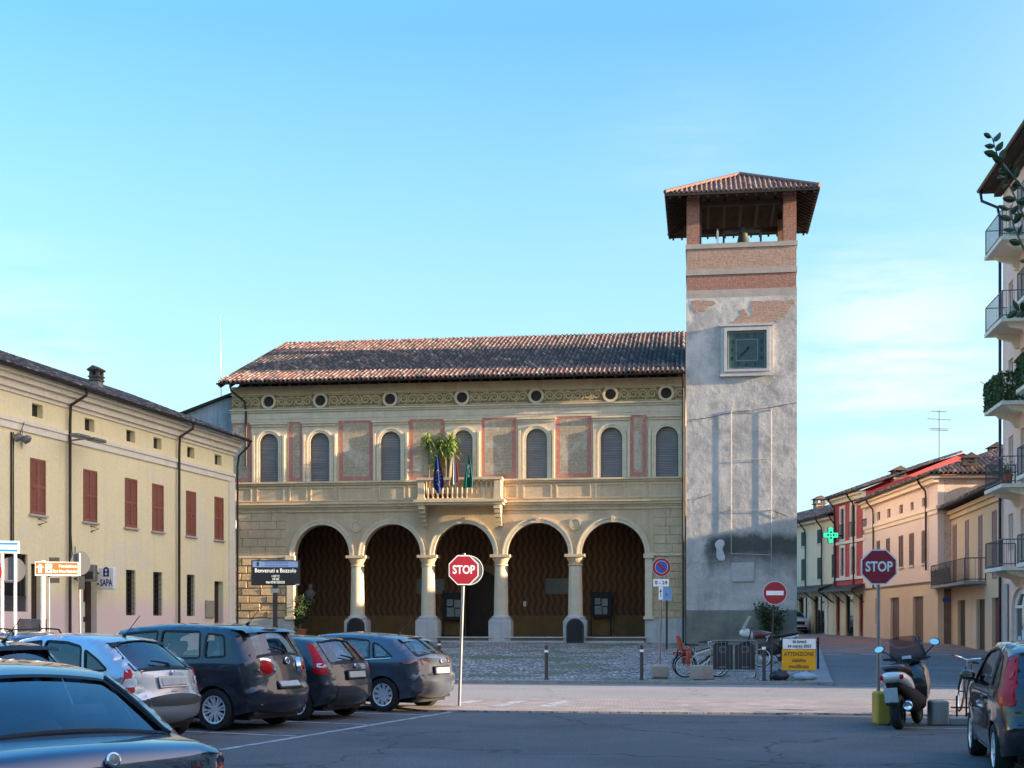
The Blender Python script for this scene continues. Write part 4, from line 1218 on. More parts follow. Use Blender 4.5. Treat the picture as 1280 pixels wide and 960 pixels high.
# ------------------------------------------------------------------ the long yellow building on the left
FL = Facade((-20.25, 30.0), (-12.84, 62.7))
FL.base = 0.0
left = FL.root('yellow_building', 'long pale yellow two storey building with red shutters and white cornice', 'building')
LL = FL.L
lx = FL.x
ZE = 10.15
SH = [(37.5, 56.5), (104, 121), (156, 171), (190, 204), (232.5, 244.5), (268, 279)]     # shuttered windows, photo columns
AT = [(40, 53.5), (106, 118), (158, 169), (192, 202), (234, 243), (268.5, 277)]
GW = [(157.5, 169.5), (191.5, 203), (233.5, 243.5)]
hol, wins = [], []
for a, c in SH: hol.append(rect(lx(a), lx(c), 5.46, 7.38))
for a, c in AT: hol.append(rect(lx(a), lx(c), 8.82, 9.28))
for a, c in GW: hol.append(rect(lx(a), lx(c), 2.02, 3.80))
DOORS = [(104, 121, 710, 3.86), (268, 278, 721, 3.55), (39, 52, 703, 3.7)]
hol.append(rect(lx(104), lx(121), 0.32, 3.86)); hol.append(rect(lx(268), lx(279), 0.42, 3.6)); hol.append(rect(lx(39), lx(52), 1.6, 3.75))
hol.append(rect(lx(3), lx(34.5), 2.1, 4.05))
# columns outside the frame continue the pattern
for k in range(3):
    x = 2.2 + k * 4.1
    hol.append(rect(x, x + 0.95, 5.46, 7.38)); hol.append(rect(x + 0.1, x + 0.8, 8.82, 9.28)); hol.append(rect(x, x + 0.95, 2.02, 3.8))
b = MB(); b.plate(rect(0, LL, -0.2, ZE - 0.72), hol, 0.0, 0.35)
def left_wall_mat():
    m = K['plaster_yellow'].copy(); m.name = 'plaster_yellow_pink_base'
    nt = m.node_tree; bs = nt.nodes['Principled BSDF']
    src = bs.inputs['Base Color'].links[0].from_socket
    co = nd(nt, 'ShaderNodeTexCoord').outputs['Object']
    s = nd(nt, 'ShaderNodeSeparateXYZ', {0: co})
    n = nd(nt, 'ShaderNodeTexNoise', {0: co, 2: 0.7, 3: 6.0, 4: 0.6}).outputs[0]
    zz = mathn(nt, 'ADD', s.outputs[2], mathn(nt, 'MULTIPLY', mathn(nt, 'SUBTRACT', n, 0.5), 1.2))
    c = mixc(nt, ramp(nt, zz, 2.9, 2.1), src, (0.76, 0.595, 0.53))
    nt.links.new(c, bs.inputs['Base Color'])
    return m
b.build('front_wall', left_wall_mat(), left)
b = MB(); b.box(0, 0.35, 0.352, 11, -0.2, ZE - 0.72); b.box(LL - 0.35, LL, 0.352, 11, -0.2, ZE - 0.1); b.box(0.35, LL - 0.35, 10.65, 11, -0.2, ZE - 0.1)
b.build('end_wall', K['plaster_yellow'], left)
b = MB(); b.box(0.36, LL - 0.36, 0.42, 0.5, 0, ZE - 0.75); b.build('dark_interior', K['dark'], left)
# cornice, string course, corner pilaster
b = MB()
for z0, z1, d in ((ZE - 0.719, ZE - 0.58, 0.06), (ZE - 0.578, ZE - 0.34, 0.16), (ZE - 0.338, ZE - 0.16, 0.30), (ZE - 0.158, ZE - 0.03, 0.46)): b.box(-d, LL + d * 0.6, -d, 0.4, z0, z1)
b.build('cornice', K['plaster_cream'], left)
b = MB(); b.box(-0.05, LL + 0.05, -0.10, -0.002, 8.46, 8.60); b.box(-0.03, LL + 0.03, -0.055, -0.0025, 8.22, 8.458)
b.build('string_course', K['plaster_cream'], left)
b = MB(); b.box(LL - 0.55, LL + 0.07, -0.07, -0.0015, -0.2, 8.2); b.box(LL + 0.002, LL + 0.07, -0.0015, 0.7, -0.2, 8.2); b.box(LL - 0.56, LL + 0.12, -0.13, -0.071, 0.1, 1.3)
b.build('corner_pilaster', K['plaster_cream'], left)
# shutters: two leaves each with louvre slats
def shutter_leaf(x0, x1, z0, z1, mat, parent):
    b = MB()
    b.plate(rect(x0, x1, z0, z1), [rect(x0 + 0.06, x1 - 0.06, z0 + 0.08, (z0 + z1) / 2 - 0.05), rect(x0 + 0.06, x1 - 0.06, (z0 + z1) / 2 + 0.05, z1 - 0.08)], -0.03, 0.015)
    n = int((z1 - z0) / 0.075)
    for k in range(n):
        z = z0 + 0.08 + k * (z1 - z0 - 0.16) / n
        b.quad((x0 + 0.05, -0.022, z), (x1 - 0.05, -0.022, z), (x1 - 0.05, 0.01, z + 0.07), (x0 + 0.05, 0.01, z + 0.07))
    b.box(x0 + 0.05, x1 - 0.05, 0.011, 0.014, z0 + 0.05, z1 - 0.05)
    return b.build('shutter', mat, parent)
def shuttered(x0, x1, z0, z1, parent, mat, sill=K['marble'], frame=None):
    b = MB(); b.box(x0 - 0.09, x1 + 0.09, -0.09, -0.002, z0 - 0.07, z0 - 0.005)
    w = b.build('window', sill, parent)
    xm = (x0 + x1) / 2
    shutter_leaf(x0 + 0.004, xm - 0.004, z0, z1, mat, w)
    shutter_leaf(xm + 0.004, x1 - 0.004, z0, z1, mat, w)
    return w
allsh = [(lx(a), lx(c)) for a, c in SH] + [(2.2 + k * 4.1, 3.15 + k * 4.1) for k in range(3)]
for a, c in allsh: shuttered(a, c, 5.46, 7.38, left, K['shutter_red'])
b_at = [(lx(a), lx(c)) for a, c in AT] + [(2.3 + k * 4.1, 3.0 + k * 4.1) for k in range(3)]
for a, c in b_at:
    b = MB(); b.box(a, c, 0.22, 0.26, 8.82, 9.28); b.build('attic_window', K['window_glass'], left)
gws = [(lx(a), lx(c)) for a, c in GW] + [(2.2 + k * 4.1, 3.15 + k * 4.1) for k in range(3)]
for a, c in gws:
    b = MB(); b.box(a, c, 0.24, 0.28, 2.02, 3.8); w = b.build('window', K['window_glass'], left)
    b = MB(); b.plate(rect(a, c, 2.02, 3.8), [rect(a + 0.06, (a + c) / 2 - 0.03, 2.1, 3.72), rect((a + c) / 2 + 0.03, c - 0.06, 2.1, 3.72)], 0.17, 0.235); b.build('frame', K['dark_wood'], w)
    b = MB()
    for k in range(5): x = a + (c - a) * (k + 0.5) / 5; b.tube([(x, 0.06, 2.02), (x, 0.06, 3.8)], 0.012, 5)
    for k in range(9): z = 2.1 + k * 0.2; b.tube([(a, 0.06, z), (c, 0.06, z)], 0.010, 5)
    b.build('grille', K['iron'], w)
for a, c, zb, zt in ((lx(104), lx(121), 0.32, 3.86), (lx(268), lx(279), 0.42, 3.6)):
    b = MB(); b.box(a, c, 0.24, 0.30, zb, zt)
    for i in range(2):
        for z0, z1 in ((0.5, 1.5), (1.7, 3.2)): b.box(a + 0.08 + i * (c - a) / 2, a + (c - a) / 2 - 0.06 + i * (c - a) / 2, 0.215, 0.242, zb + z0, zb + z1 * 0.95)
    d = b.build('door', K['dark_wood'], left)
b = MB(); b.box(lx(110), lx(112.5), 0.205, 0.214, 1.35, 1.75); b.box(lx(109.5), lx(112.5), 0.205, 0.214, 1.95, 2.5)
b.build('door_notice', surf('notice', (0.45, 0.62, 0.40), (0.6, 0.65, 0.6), sc=3), left)
a, c = lx(39), lx(52)
b = MB(); b.box(a, c, 0.2, 0.26, 1.6, 3.75); b.box((a + c) / 2 - 0.04, (a + c) / 2 + 0.04, 0.17, 0.21, 1.6, 3.75); b.build('door', K['dark_wood'], left)
a, c = lx(3), lx(34.5)
b = MB(); b.box(a, c, 0.14, 0.18, 2.1, 4.05); w = b.build('shop_window', K['window_glass'], left)
b = MB(); b.plate(rect(a, c, 2.1, 4.05), [rect(a + 0.06, c - 0.06, 2.1 + 0.5, 4.0)], 0.08, 0.139); b.box(a, c, 0.06, 0.08, 2.56, 2.62); b.build('frame', K['plastic_grey'], w)
# roof, gutter, downpipes, chimney
eu = Vector((0, 6.1, 2.35)); SLL = eu.length
b = MB(); tiles(b, (-0.5, -0.6, ZE), (1, 0, 0), eu, LL + 0.95, lambda x: SLL, lambda t, x: (0.25, 0.4, 0.4, 3, 4))
rf = b.build('roof', K['tiles'], left, fix=False)
b = MB(); b.add([(-0.5, -0.6, ZE - 0.03), (LL + 0.45, -0.6, ZE - 0.03), (LL + 0.45, 5.5, ZE + 2.3), (-0.5, 5.5, ZE + 2.3), (-0.5, 11.6, ZE - 0.05), (LL + 0.45, 11.6, ZE - 0.05)], [(0, 1, 2, 3), (3, 2, 5, 4)])
b.add([(LL, 0, ZE - 0.1), (LL, 11, ZE - 0.1), (LL, 5.5, ZE + 2.25)], [(0, 1, 2)]); b.add([(0, 0, ZE - 0.1), (0, 11, ZE - 0.1), (0, 5.5, ZE + 2.25)], [(0, 1, 2)])
b.build('roof_boards', K['eave_wood'], rf)
b = MB(); M_ = Matrix.Translation((0, -0.66, ZE + 0.02)) @ Matrix.Rotation(R(90), 4, 'Y')
b.lathe([(0.085, -0.5), (0.085, LL + 0.45)], 10, M=M_, a0=R(-90), a1=R(90)); b.lathe([(0.08, -0.5), (0.08, LL + 0.45)], 10, M=M_, a0=R(-90), a1=R(90))
b.build('gutter', K['gutter'], left, smooth=True)
for u, zb in ((83.5, 0.0), (220.5, 0.0)):
    x = lx(u)
    pipe('downpipe', [(x + 0.25, -0.66, ZE - 0.04), (x + 0.22, -0.64, ZE - 0.25), (x, -0.16, ZE - 0.62), (x, -0.13, ZE - 1.2), (x, -0.13, zb)], 0.055, left)
pipe('downpipe', [(LL + 0.35, -0.66, ZE - 0.04), (LL + 0.34, -0.6, ZE - 0.25), (LL + 0.16, -0.2, ZE - 0.7), (LL + 0.12, -0.14, ZE - 1.2), (LL + 0.12, -0.14, 0)], 0.05, left)
pipe('downpipe', [(5.0, -0.66, ZE - 0.04), (5.0, -0.6, ZE - 0.25), (5.0, -0.16, ZE - 0.62), (5.0, -0.13, 0)], 0.055, left)
cxp = lx(120.5, 2.4); c0 = ZE + 1.42
b = MB(); b.box(cxp - 0.2, cxp + 0.2, 2.2, 2.6, ZE + 0.6, c0); ch = b.build('chimney', K['concrete'], rf)
b = MB(); b.box(cxp - 0.24, cxp + 0.24, 2.16, 2.64, c0, c0 + 0.06); b.box(cxp - 0.21, cxp + 0.21, 2.19, 2.61, c0 + 0.061, c0 + 0.15); b.box(cxp - 0.25, cxp + 0.25, 2.15, 2.65, c0 + 0.151, c0 + 0.21)
for i in (0, 1):
    for j in (0, 1): b.box(cxp - 0.21 + i * 0.29, cxp - 0.08 + i * 0.29, 2.19 + j * 0.29, 2.32 + j * 0.29, c0 + 0.211, c0 + 0.4)
b.box(cxp - 0.26, cxp + 0.26, 2.14, 2.66, c0 + 0.401, c0 + 0.45)
b.add([(cxp - 0.3, 2.1, c0 + .45), (cxp + 0.3, 2.1, c0 + .45), (cxp + 0.3, 2.7, c0 + .45), (cxp - 0.3, 2.7, c0 + .45), (cxp - 0.3, 2.4, c0 + .62), (cxp + 0.3, 2.4, c0 + .62)],
      [(0, 1, 5, 4), (2, 3, 4, 5), (0, 4, 3), (1, 2, 5), (3, 2, 1, 0)])
b.build('chimney_cap', K['tiles'][3], ch)
# cables and lamps on the wall
b = MB()
b.tube([(lx(87), -0.03, 8.15), (lx(88), -0.03, 5.0), (lx(90), -0.03, 3.9), (lx(92), -0.06, 3.6), (lx(93), -0.03, 4.5)], 0.014, 5)
b.tube([(lx(13), -0.04, 8.1), (lx(13), -0.04, 3.6)], 0.03, 6); b.tube([(lx(15.5), -0.04, 8.1), (lx(15.5), -0.04, 3.6)], 0.02, 6)
b.tube([(lx(18), -0.05, 8.0), (lx(24), -0.12, 8.25), (lx(24), -0.1, 7.6)], 0.01, 5)
b.build('cable', K['gutter'], left)
FLM = Matrix.Translation((FL.A.x, FL.A.y, 0)) @ Matrix.Rotation(FL.rz, 4, 'Z')
def wall_lamp(x, z, label):
    t = thing('floodlight', label, 'lamp', FLM @ Vector((x, -0.1, z)), FL.rz)
    b = MB(); b.tube([(0, 0.1, 0), (0, -0.6, 0.05)], 0.03, 6); b.build('bracket', K['galv'], t)
    for s in (-1, 1):
        b = MB(); b.bbox(s * 0.55 - 0.42, s * 0.55 + 0.42, -0.8, -0.45, 0.0, 0.12, 0.03); b.build('lamp_head', K['galv'], t)
wall_lamp(lx(88), 8.3, 'twin flat floodlight on the left downpipe of the yellow building')
t = thing('wall_spotlight', 'pair of small grey round spotlights on a bracket high on the yellow wall', 'lamp', FLM @ Vector((lx(21), -0.05, 8.0)), FL.rz)
b = MB(); b.tube([(-0.2, -0.1, -0.2), (0.2, -0.1, 0.5)], 0.015, 5); b.tube([(0, 0.06, 0), (0, -0.2, 0)], 0.02, 5); b.build('bracket', K['iron'], t)
for s in (-1, 1):
    b = MB(); b.lathe([(0.05, 0.1), (0.13, 0.0), (0.14, -0.16), (0.0, -0.17)], 12, (s * 0.25, -0.22, -0.05), Matrix.Rotation(R(70), 4, 'X')); b.build('lamp_head', K['galv'], t, smooth=True)
for u, zz in ((47.5, 5.1), (113, 5.1)):
    b = MB(FLM); b.tube([(lx(u), 0, zz), (lx(u) + 0.25, -0.2, zz + 0.12), (lx(u), -0.02, zz + 0.22)], 0.02, 6)
    tag(b.build('flag_holder', K['iron']), 'small iron bracket under the %s red shuttered window of the yellow building' % ('first' if u < 60 else 'second'), 'bracket')
b = MB(FLM); b.bbox(lx(256), lx(266), -0.08, -0.002, 1.95, 2.72, 0.02)
tag(b.build('meter_box', surf('meter_box', (0.36, 0.32, 0.24), sc=3)), 'beige meter box beside the end door of the yellow building', 'meter box')
b = MB(FLM); b.bbox(lx(20), lx(41), -0.55, -0.1, 1.25, 1.85, 0.02); b.mi = 1; b.lathe([(0.2, 0), (0.2, 0.03), (0.16, 0.035), (0.0, 0.036)], 18, (lx(35), -0.56, 1.55), Matrix.Rotation(R(90), 4, 'X'))
b.mi = 0; b.box(lx(22), lx(23), -0.4, 0.0, 1.15, 1.25); b.box(lx(38), lx(39), -0.4, 0, 1.15, 1.25)
tag(b.build('air_conditioner', [K['galv'], K['rubber']]), 'grey air conditioner unit low on the yellow building wall', 'air conditioner')
# lightbox sign by the door, and the dark one behind the round sign
def lightbox(u, v0, v1, w, label, dark=False):
    x = lx(u); za, zb = FL.z(u, v1), FL.z(u, v0)
    t = thing('lightbox_sign', label, 'sign', FLM @ Vector((x, 0, 0)), FL.rz)
    b = MB(); b.bbox(-0.11, 0.11, -w - 0.12, -0.12, za, zb, 0.03); b.build('sign_box', K['sign_white'] if not dark else K['galv'], t)
    b = MB(); b.tube([(0, 0, (za + zb) / 2 - 0.2), (0, -0.13, (za + zb) / 2 - 0.2)], 0.03, 6); b.tube([(0, 0, (za + zb) / 2 + 0.2), (0, -0.13, (za + zb) / 2 + 0.2)], 0.03, 6); b.build('bracket', K['iron'], t)
    return t, za, zb
t, za, zb = lightbox(121.5, 709.5, 737, 0.62, 'white square lightbox sign with blue bird emblem and lettering beside the door')
navy = surf('sign_navy', (0.02, 0.04, 0.16), rough=0.4, fv=0.03)
lettering('SAPA', 0.34, navy, t, (-0.114, -0.43, za + 0.24), rz=R(-90), sx=0.62, bold=0.012)
b = MB(Matrix.Translation((-0.114, -0.43, 0)) @ Matrix.Rotation(R(-90), 4, 'Z'))
b.plate(arch_poly(-0.12, 0.12, za + 0.48, za + 0.72), [circ(0, za + 0.58, 0.05, 12), [(-0.03, za + 0.68), (0.03, za + 0.68), (0.05, za + 0.76), (-0.05, za + 0.76)]], -0.003, 0.0)
b.build('emblem', navy, t)
t, za, zb = lightbox(93, 706, 727, 0.75, 'grey lightbox sign with dark panel behind the round sign', True)
b = MB(); b.box(-0.116, -0.112, -0.8, -0.22, za + 0.08, zb - 0.25); b.build('sign_panel', K['sign_black'], t)
# ------------------------------------------------------------------ the street on the right
def wall_front(F, root, name, z1, ops, mat, depth=9.0, thick=0.3, z0=-0.6, x0=0.0, x1=None):
    x1 = F.L if x1 is None else x1
    b = MB(); b.plate(rect(x0, x1, z0, z1), ops, 0.0, thick)
    w = b.build(name, mat, root)
    b = MB(); b.box(x0 + 0.02, x0 + thick, thick + 0.002, depth, z0, z1); b.box(x1 - thick, x1 - 0.02, thick + 0.002, depth, z0, z1); b.box(x0 + thick, x1 - thick, depth - thick, depth, z0, z1)
    b.box(x0 + thick + 0.01, x1 - thick - 0.01, thick + 0.15, thick + 0.2, z0 + 0.1, z1 - 0.05)
    b.build('side_wall', mat, root)
    return w
def uw(F, u0, u1, v0, v1, um=None):
    """opening from photo columns u0..u1, rows v0..v1 on the front F"""
    um = um or (u0 + u1) / 2
    return (F.x(u0), F.x(u1), F.z(um, v1), F.z(um, v0))
def R4(o): return rect(*o)
def pane(o, parent, mat=K['window_glass'], name='window', y=0.16, frame=K['white_paint'], mull=True):
    b = MB(); b.box(o[0], o[1], y, y + 0.04, o[2], o[3]); w = b.build(name, mat, parent)
    xm = (o[0] + o[1]) / 2
    hs_ = [rect(o[0] + 0.05, xm - 0.03, o[2] + 0.06, o[3] - 0.06), rect(xm + 0.03, o[1] - 0.05, o[2] + 0.06, o[3] - 0.06)] if mull and o[1] - o[0] > 0.5 else [rect(o[0] + 0.05, o[1] - 0.05, o[2] + 0.05, o[3] - 0.05)]
    b = MB(); b.plate(R4(o), hs_, y - 0.05, y - 0.003); b.build('frame', frame, w)
    return w
def eave_roof(F, root, zE, depth, rise, ov=0.5, x0=-0.2, x1=None, hipR=False, weights=(2, 3, 2, 2, 1.5)):
    x1 = F.L + 0.2 if x1 is None else x1
    eu = Vector((0, depth + ov, rise)); SLx = eu.length; W = x1 - x0
    hip = (lambda x: min(SLx, SLx * (W - x) / (depth * 0.9))) if hipR else (lambda x: SLx)
    b = MB(); tiles(b, (x0, -ov, zE + 0.1), (1, 0, 0), eu, W, hip, lambda t, x: weights)
    rd = depth * 0.9
    if hipR:
        eu2 = Vector((-rd, 0, rise)); S2 = eu2.length
        tiles(b, (x1, -ov, zE + 0.1), (0, 1, 0), eu2, 2 * (depth + ov), lambda x: S2 * (1 - abs(x - depth - ov) / (depth + ov)), lambda t, x: weights)
    rf = b.build('roof', K['tiles'], root, fix=False)
    b = MB(); xr = x1 - (rd if hipR else 0)
    b.add([(x0, -ov, zE), (x1, -ov, zE), (xr, depth, zE + rise), (x0, depth, zE + rise), (x0, 2 * depth + ov, zE), (x1, 2 * depth + ov, zE)], [(0, 1, 2, 3), (3, 2, 5, 4)] + ([(1, 5, 2)] if hipR else []))
    b.add([(x0, -ov, zE), (x1, -ov, zE), (x1, -ov, zE + 0.1), (x0, -ov, zE + 0.1)], [(0, 1, 2, 3)])
    b.add([(x0, -ov, zE - 0.001), (x1, -ov, zE - 0.001), (x1, 0.1, zE - 0.001), (x0, 0.1, zE - 0.001)], [(0, 1, 2, 3)])
    b.build('roof_boards', K['eave_wood'], rf)
    M_ = Matrix.Translation((0, -ov - 0.06, zE + 0.05)) @ Matrix.Rotation(R(90), 4, 'Y')
    b = MB(); b.lathe([(0.08, x0), (0.08, x1)], 8, M=M_, a0=R(-90), a1=R(90)); b.build('gutter', K['gutter'], root)
    return rf
def dpipe(F, root, x, zE, zb=0.0, ov=0.5, r=0.05):
    return pipe('downpipe', [(x, -ov - 0.05, zE), (x, -ov + 0.05, zE - 0.22), (x, -0.14, zE - 0.6), (x, -0.11, zE - 0.9), (x, -0.11, zb)], r, root)
def balustrade(parent, x0, x1, d, z, h=1.0, mat='rail_grey', step=0.13, solid=0.0):
    b = MB()
    P = [(x0, -0.02), (x0, -d), (x1, -d), (x1, -0.02)]
    for zz in (z + 0.08, z + h): b.tube([(p[0], p[1], zz) for p in P], 0.02, 6)
    for (ax, ay), (bx, by) in zip(P[:-1], P[1:]):
        n = max(2, int(math.hypot(bx - ax, by - ay) / step))
        for k in range(n + 1): x, y = ax + (bx - ax) * k / n, ay + (by - ay) * k / n; b.tube([(x, y, z), (x, y, z + h)], 0.009 if k % n else 0.02, 5, caps=False)
    return b.build('railing', K[mat], parent)

# --- tall pink block with balconies
FA = Facade((20.15, 55.8), (17.21, 33.5)); FA.base = 0.0
apt = FA.root('apartment_block', 'tall pink apartment block with stacked corner balconies at the right edge', 'apartment block')
LV = [3.85, 6.95, 10.05, 13.15, 16.2]
ZA = 19.55
ops, doors = [], []
for z in LV:
    for x in (3.0, 8.4, 13.8, 18.9):
        o = (x, x + 1.15, z + 0.02, z + 2.3); ops.append(R4(o)); doors.append(o)
    for x in (0.95, 6.2, 11.5, 16.9, 21.2):
        o = (x, x + 0.8, z + 0.75, z + 2.25); ops.append(R4(o)); doors.append(o)
shops = []
for x in (1.5, 6.3, 11.2, 16.1):
    ops.append(arch_poly(x, x + 2.9, 0.05, 2.35, 12, 0.75)); shops.append(x)
wall_front(FA, apt, 'front_wall', ZA, ops, surf('plaster_salmon', (0.820, 0.580, 0.470), (0.770, 0.560, 0.460), streak=0.15, sc_col=(0.384, 0.275, 0.216), bump=0.1), depth=12)
for o in doors: pane(o, apt)
for x in shops:
    b = MB(); b.plate(arch_poly(x, x + 2.9, 0.05, 2.35, 12, 0.75), [], 0.2, 0.24); w = b.build('shop_window', K['window_glass'], apt)
    b = MB(); b.plate(arch_poly(x, x + 2.9, 0.05, 2.35, 12, 0.75), [rect(x + 0.1, x + 1.4, 0.15, 2.3), rect(x + 1.5, x + 2.8, 0.15, 2.3), [(x + 0.3, 2.42), (x + 2.6, 2.42), (x + 2.0, 2.85), (x + 0.9, 2.85)]], 0.12, 0.198); b.build('frame', K['white_paint'], w)
    b = MB()
    for k in range(4): b.box(x + 0.25 + 0.65 * k, x + 0.7 + 0.65 * k, 0.19, 0.197, 0.6 + 0.25 * (k % 2), 1.2 + 0.25 * (k % 2))
    b.build('window_poster', surf('poster', (0.5, 0.55, 0.7), (0.75, 0.75, 0.78), sc=4, fv=0.3), w)
b = MB(); b.box(0.02, FA.L, -0.04, -0.002, -0.2, 0.7)
for k in range(5): x = 0.55 + 4.9 * k; b.box(x, x + 0.5, -0.09, -0.0415, -0.2, 3.3)
b.build('ground_facing', K['plinth'], apt)
for z in LV:
    hedge = abs(z - 10.05) < 0.1
    for bx0, bx1 in ((2.2, 5.2), (7.5, 10.4), (12.9, 15.8)):
        b = MB(); b.box(bx0, bx1, -1.2, -0.002, z - 0.16, z - 0.02)
        for x in (bx0 + 0.45, bx1 - 0.45): b.plate([(-0.9, z - 0.161), (-0.002, z - 0.161), (-0.002, z - 0.7), (-0.15, z - 0.68), (-0.3, z - 0.42), (-0.75, z - 0.3)], [], x - 0.12, x + 0.12, mp=lambda a, c, d: (d, a, c))
        bl = b.build('balcony', K['plaster_cream'], apt)
        balustrade(bl, bx0 + 0.04, bx1 - 0.04, 1.15, z, 1.0, 'rail_grey')
        if z > 11: 
            b = MB(); b.bbox(bx0 + 0.25, bx0 + 1.05, -0.5, -0.15, z + 0.25, z + 0.85, 0.02); b.lathe([(0.22, 0), (0.22, 0.02), (0, 0.025)], 16, (bx0 + 0.55, -0.5, z + 0.55), Matrix.Rotation(R(90), 4, 'X'))
            b.box(bx0 + 0.3, bx0 + 0.36, -0.5, -0.002, z + 0.18, z + 0.25); b.box(bx0 + 0.9, bx0 + 0.96, -0.5, -0.002, z + 0.18, z + 0.25)
            b.build('air_conditioner', K['shutter_white'], bl)
        if hedge:
            b = MB()
            for k in range(2600):
                t = rnd.random() * (bx1 - bx0 + 2.3)
                if t < 1.15: p = Vector((bx0 + 0.02, -t, 0))
                elif t < 1.15 + bx1 - bx0: p = Vector((bx0 + t - 1.15, -1.18, 0))
                else: p = Vector((bx1 - 0.02, -(t - 1.15 - bx1 + bx0), 0))
                p.z = z + rnd.uniform(-0.02, 1.08); p += Vector((rnd.uniform(-0.04, 0.04), rnd.uniform(-0.06, 0.03), 0))
                s = rnd.uniform(0.05, 0.09)
                q = Vector((rnd.uniform(-1, 1), rnd.uniform(-1, 1), rnd.uniform(-1, 1))).normalized() * s
                r_ = q.cross(Vector((rnd.uniform(-1, 1), rnd.uniform(-1, 1), rnd.uniform(-1, 1)))).normalized() * s * 0.6
                b.add([p - q, p + r_, p + q, p - r_], [(0, 1, 2, 3)])
            tag(b.build('hedge_screen', K['leaf_ivy'], bl, fix=False), 'green ivy screen on the railing')
b = MB(); b.box(-0.65, FA.L + 0.4, -0.75, 12.5, ZA + 0.002, ZA + 0.2); b.box(-0.3, FA.L + 0.2, -0.3, -0.002, ZA - 0.25, ZA)
b.add([(-0.65, -0.75, ZA + 0.2), (FA.L + 0.4, -0.75, ZA + 0.2), (FA.L + 0.4, 6, ZA + 2.2), (-0.65, 6, ZA + 2.2), (-0.65, 12.5, ZA + 0.2), (FA.L + 0.4, 12.5, ZA + 0.2)], [(0, 1, 2, 3), (3, 2, 5, 4), (0, 3, 4), (1, 5, 2)])
b.build('roof', K['eave_wood'], apt)
b = MB(); b.lathe([(0.09, -0.7), (0.09, FA.L + 0.4)], 8, M=Matrix.Translation((0, -0.83, ZA + 0.14)) @ Matrix.Rotation(R(90), 4, 'Y'), a0=R(-90), a1=R(90)); b.build('gutter', K['gutter'], apt)
navypipe = surf('pipe_navy', (0.02, 0.03, 0.07), rough=0.4, metal=0.3)
b = MB(); b.tube([(-0.5, -0.8, ZA + 0.06), (-0.45, -0.75, ZA - 0.35), (-0.08, -0.2, ZA - 0.75), (-0.02, -0.12, ZA - 1.2), (-0.02, -0.12, 0.2)], 0.06, 10); b.build('downpipe', navypipe, apt, smooth=True)
FAM = Matrix.Translation((FA.A.x, FA.A.y, 0)) @ Matrix.Rotation(FA.rz, 4, 'Z')
t = thing('satellite_dish', 'small grey satellite dish behind the ivy covered balcony', 'satellite dish', FAM @ Vector((2.0, -0.75, 11.0)), FA.rz)
b = MB(); b.lathe([(0.0, 0.0), (0.2, 0.02), (0.36, 0.1), (0.37, 0.1), (0.2, -0.02), (0, -0.03)], 18, (0, -0.1, 0.2), Matrix.Rotation(R(70), 4, 'X')); b.build('dish', K['galv'], t, smooth=True)
b = MB(); b.tube([(0.1, 0.0, -0.3), (0, -0.05, 0.15)], 0.025, 6); b.tube([(0, -0.1, 0.0), (0, -0.55, 0.3)], 0.012, 5); b.build('mount', K['iron'], t)
def potplant(loc, label, s=0.35, cols=K['leaf_ivy'], group=None, rad=0.3):
    t = thing('potted_plant', label, 'plant', loc, 0, group)
    b = MB(); b.lathe([(0.0, 0), (0.11 * s / 0.35, 0), (0.16 * s / 0.35, 0.26 * s / 0.35), (0.18 * s / 0.35, 0.26 * s / 0.35), (0.18 * s / 0.35, 0.30 * s / 0.35), (0.0, 0.29 * s / 0.35)], 14); b.build('pot', K['terracotta'], t, smooth=True)
    b = MB()
    for k in range(140):
        p = Vector((rnd.gauss(0, rad * 0.5), rnd.gauss(0, rad * 0.5), 0.32 * s / 0.35 + abs(rnd.gauss(0, s * 0.55))))
        q = Vector((rnd.uniform(-1, 1), rnd.uniform(-1, 1), rnd.uniform(-.6, 1))).normalized() * 0.07; r_ = q.orthogonal().normalized() * 0.025
        b.add([p - q, p + r_, p + q, p - r_], [(0, 1, 2, 3)])
    b.build('foliage', cols, t, fix=False)
    return t
potplant(FAM @ Vector((4.4, -0.95, LV[1])), 'potted green plant on the second balcony of the pink block, near its far door')
potplant(FAM @ Vector((4.9, -0.9, LV[1])), 'bushy potted plant in the near corner of the second balcony of the pink block', 0.4)

# --- low ochre house with long balcony
FY = Facade((21.7, 67.5), (20.15, 55.8))
FY.base = 0.45
oh = FY.root('ochre_house', 'low ochre house with a long iron balcony between pink house and apartment block', 'house')
zE = 7.3 - FY.base
ops = [uw(FY, 1191.5, 1196, 656, 711), uw(FY, 1207, 1211, 650, 711), uw(FY, 1223.5, 1228, 644, 711), uw(FY, 1240.5, 1246, 638, 711)]
dr = [uw(FY, 1197, 1206.5, 750, 808.5), uw(FY, 1220.5, 1231, 749, 813), uw(FY, 1240, 1248.5, 747, 816)]
zf = 3.5
ops = [(o[0], o[1], zf - 0.35, o[3]) for o in ops]; dr = [(o[0], o[1], 0.02, o[3]) for o in dr]
wall_front(FY, oh, 'front_wall', zE, [R4(o) for o in ops + dr], surf('plaster_ochre', (0.680, 0.470, 0.285), (0.630, 0.450, 0.290), sc=0.35, streak=0.35, sc_col=(0.360, 0.270, 0.190), patch=0.5, pcol=(0.660, 0.480, 0.380), ps=0.25, bump=0.12), depth=9)
for i, o in enumerate(ops):
    b = MB(); b.box(o[0], o[1], 0.1, 0.14, o[2], o[3]); w = b.build('window', K['shutter_brown'], oh); shutter_leaf(o[0] + 0.01, o[1] - 0.01, o[2], o[3], surf('shutter_mauve', (0.34, 0.20, 0.19), rough=0.7), w)
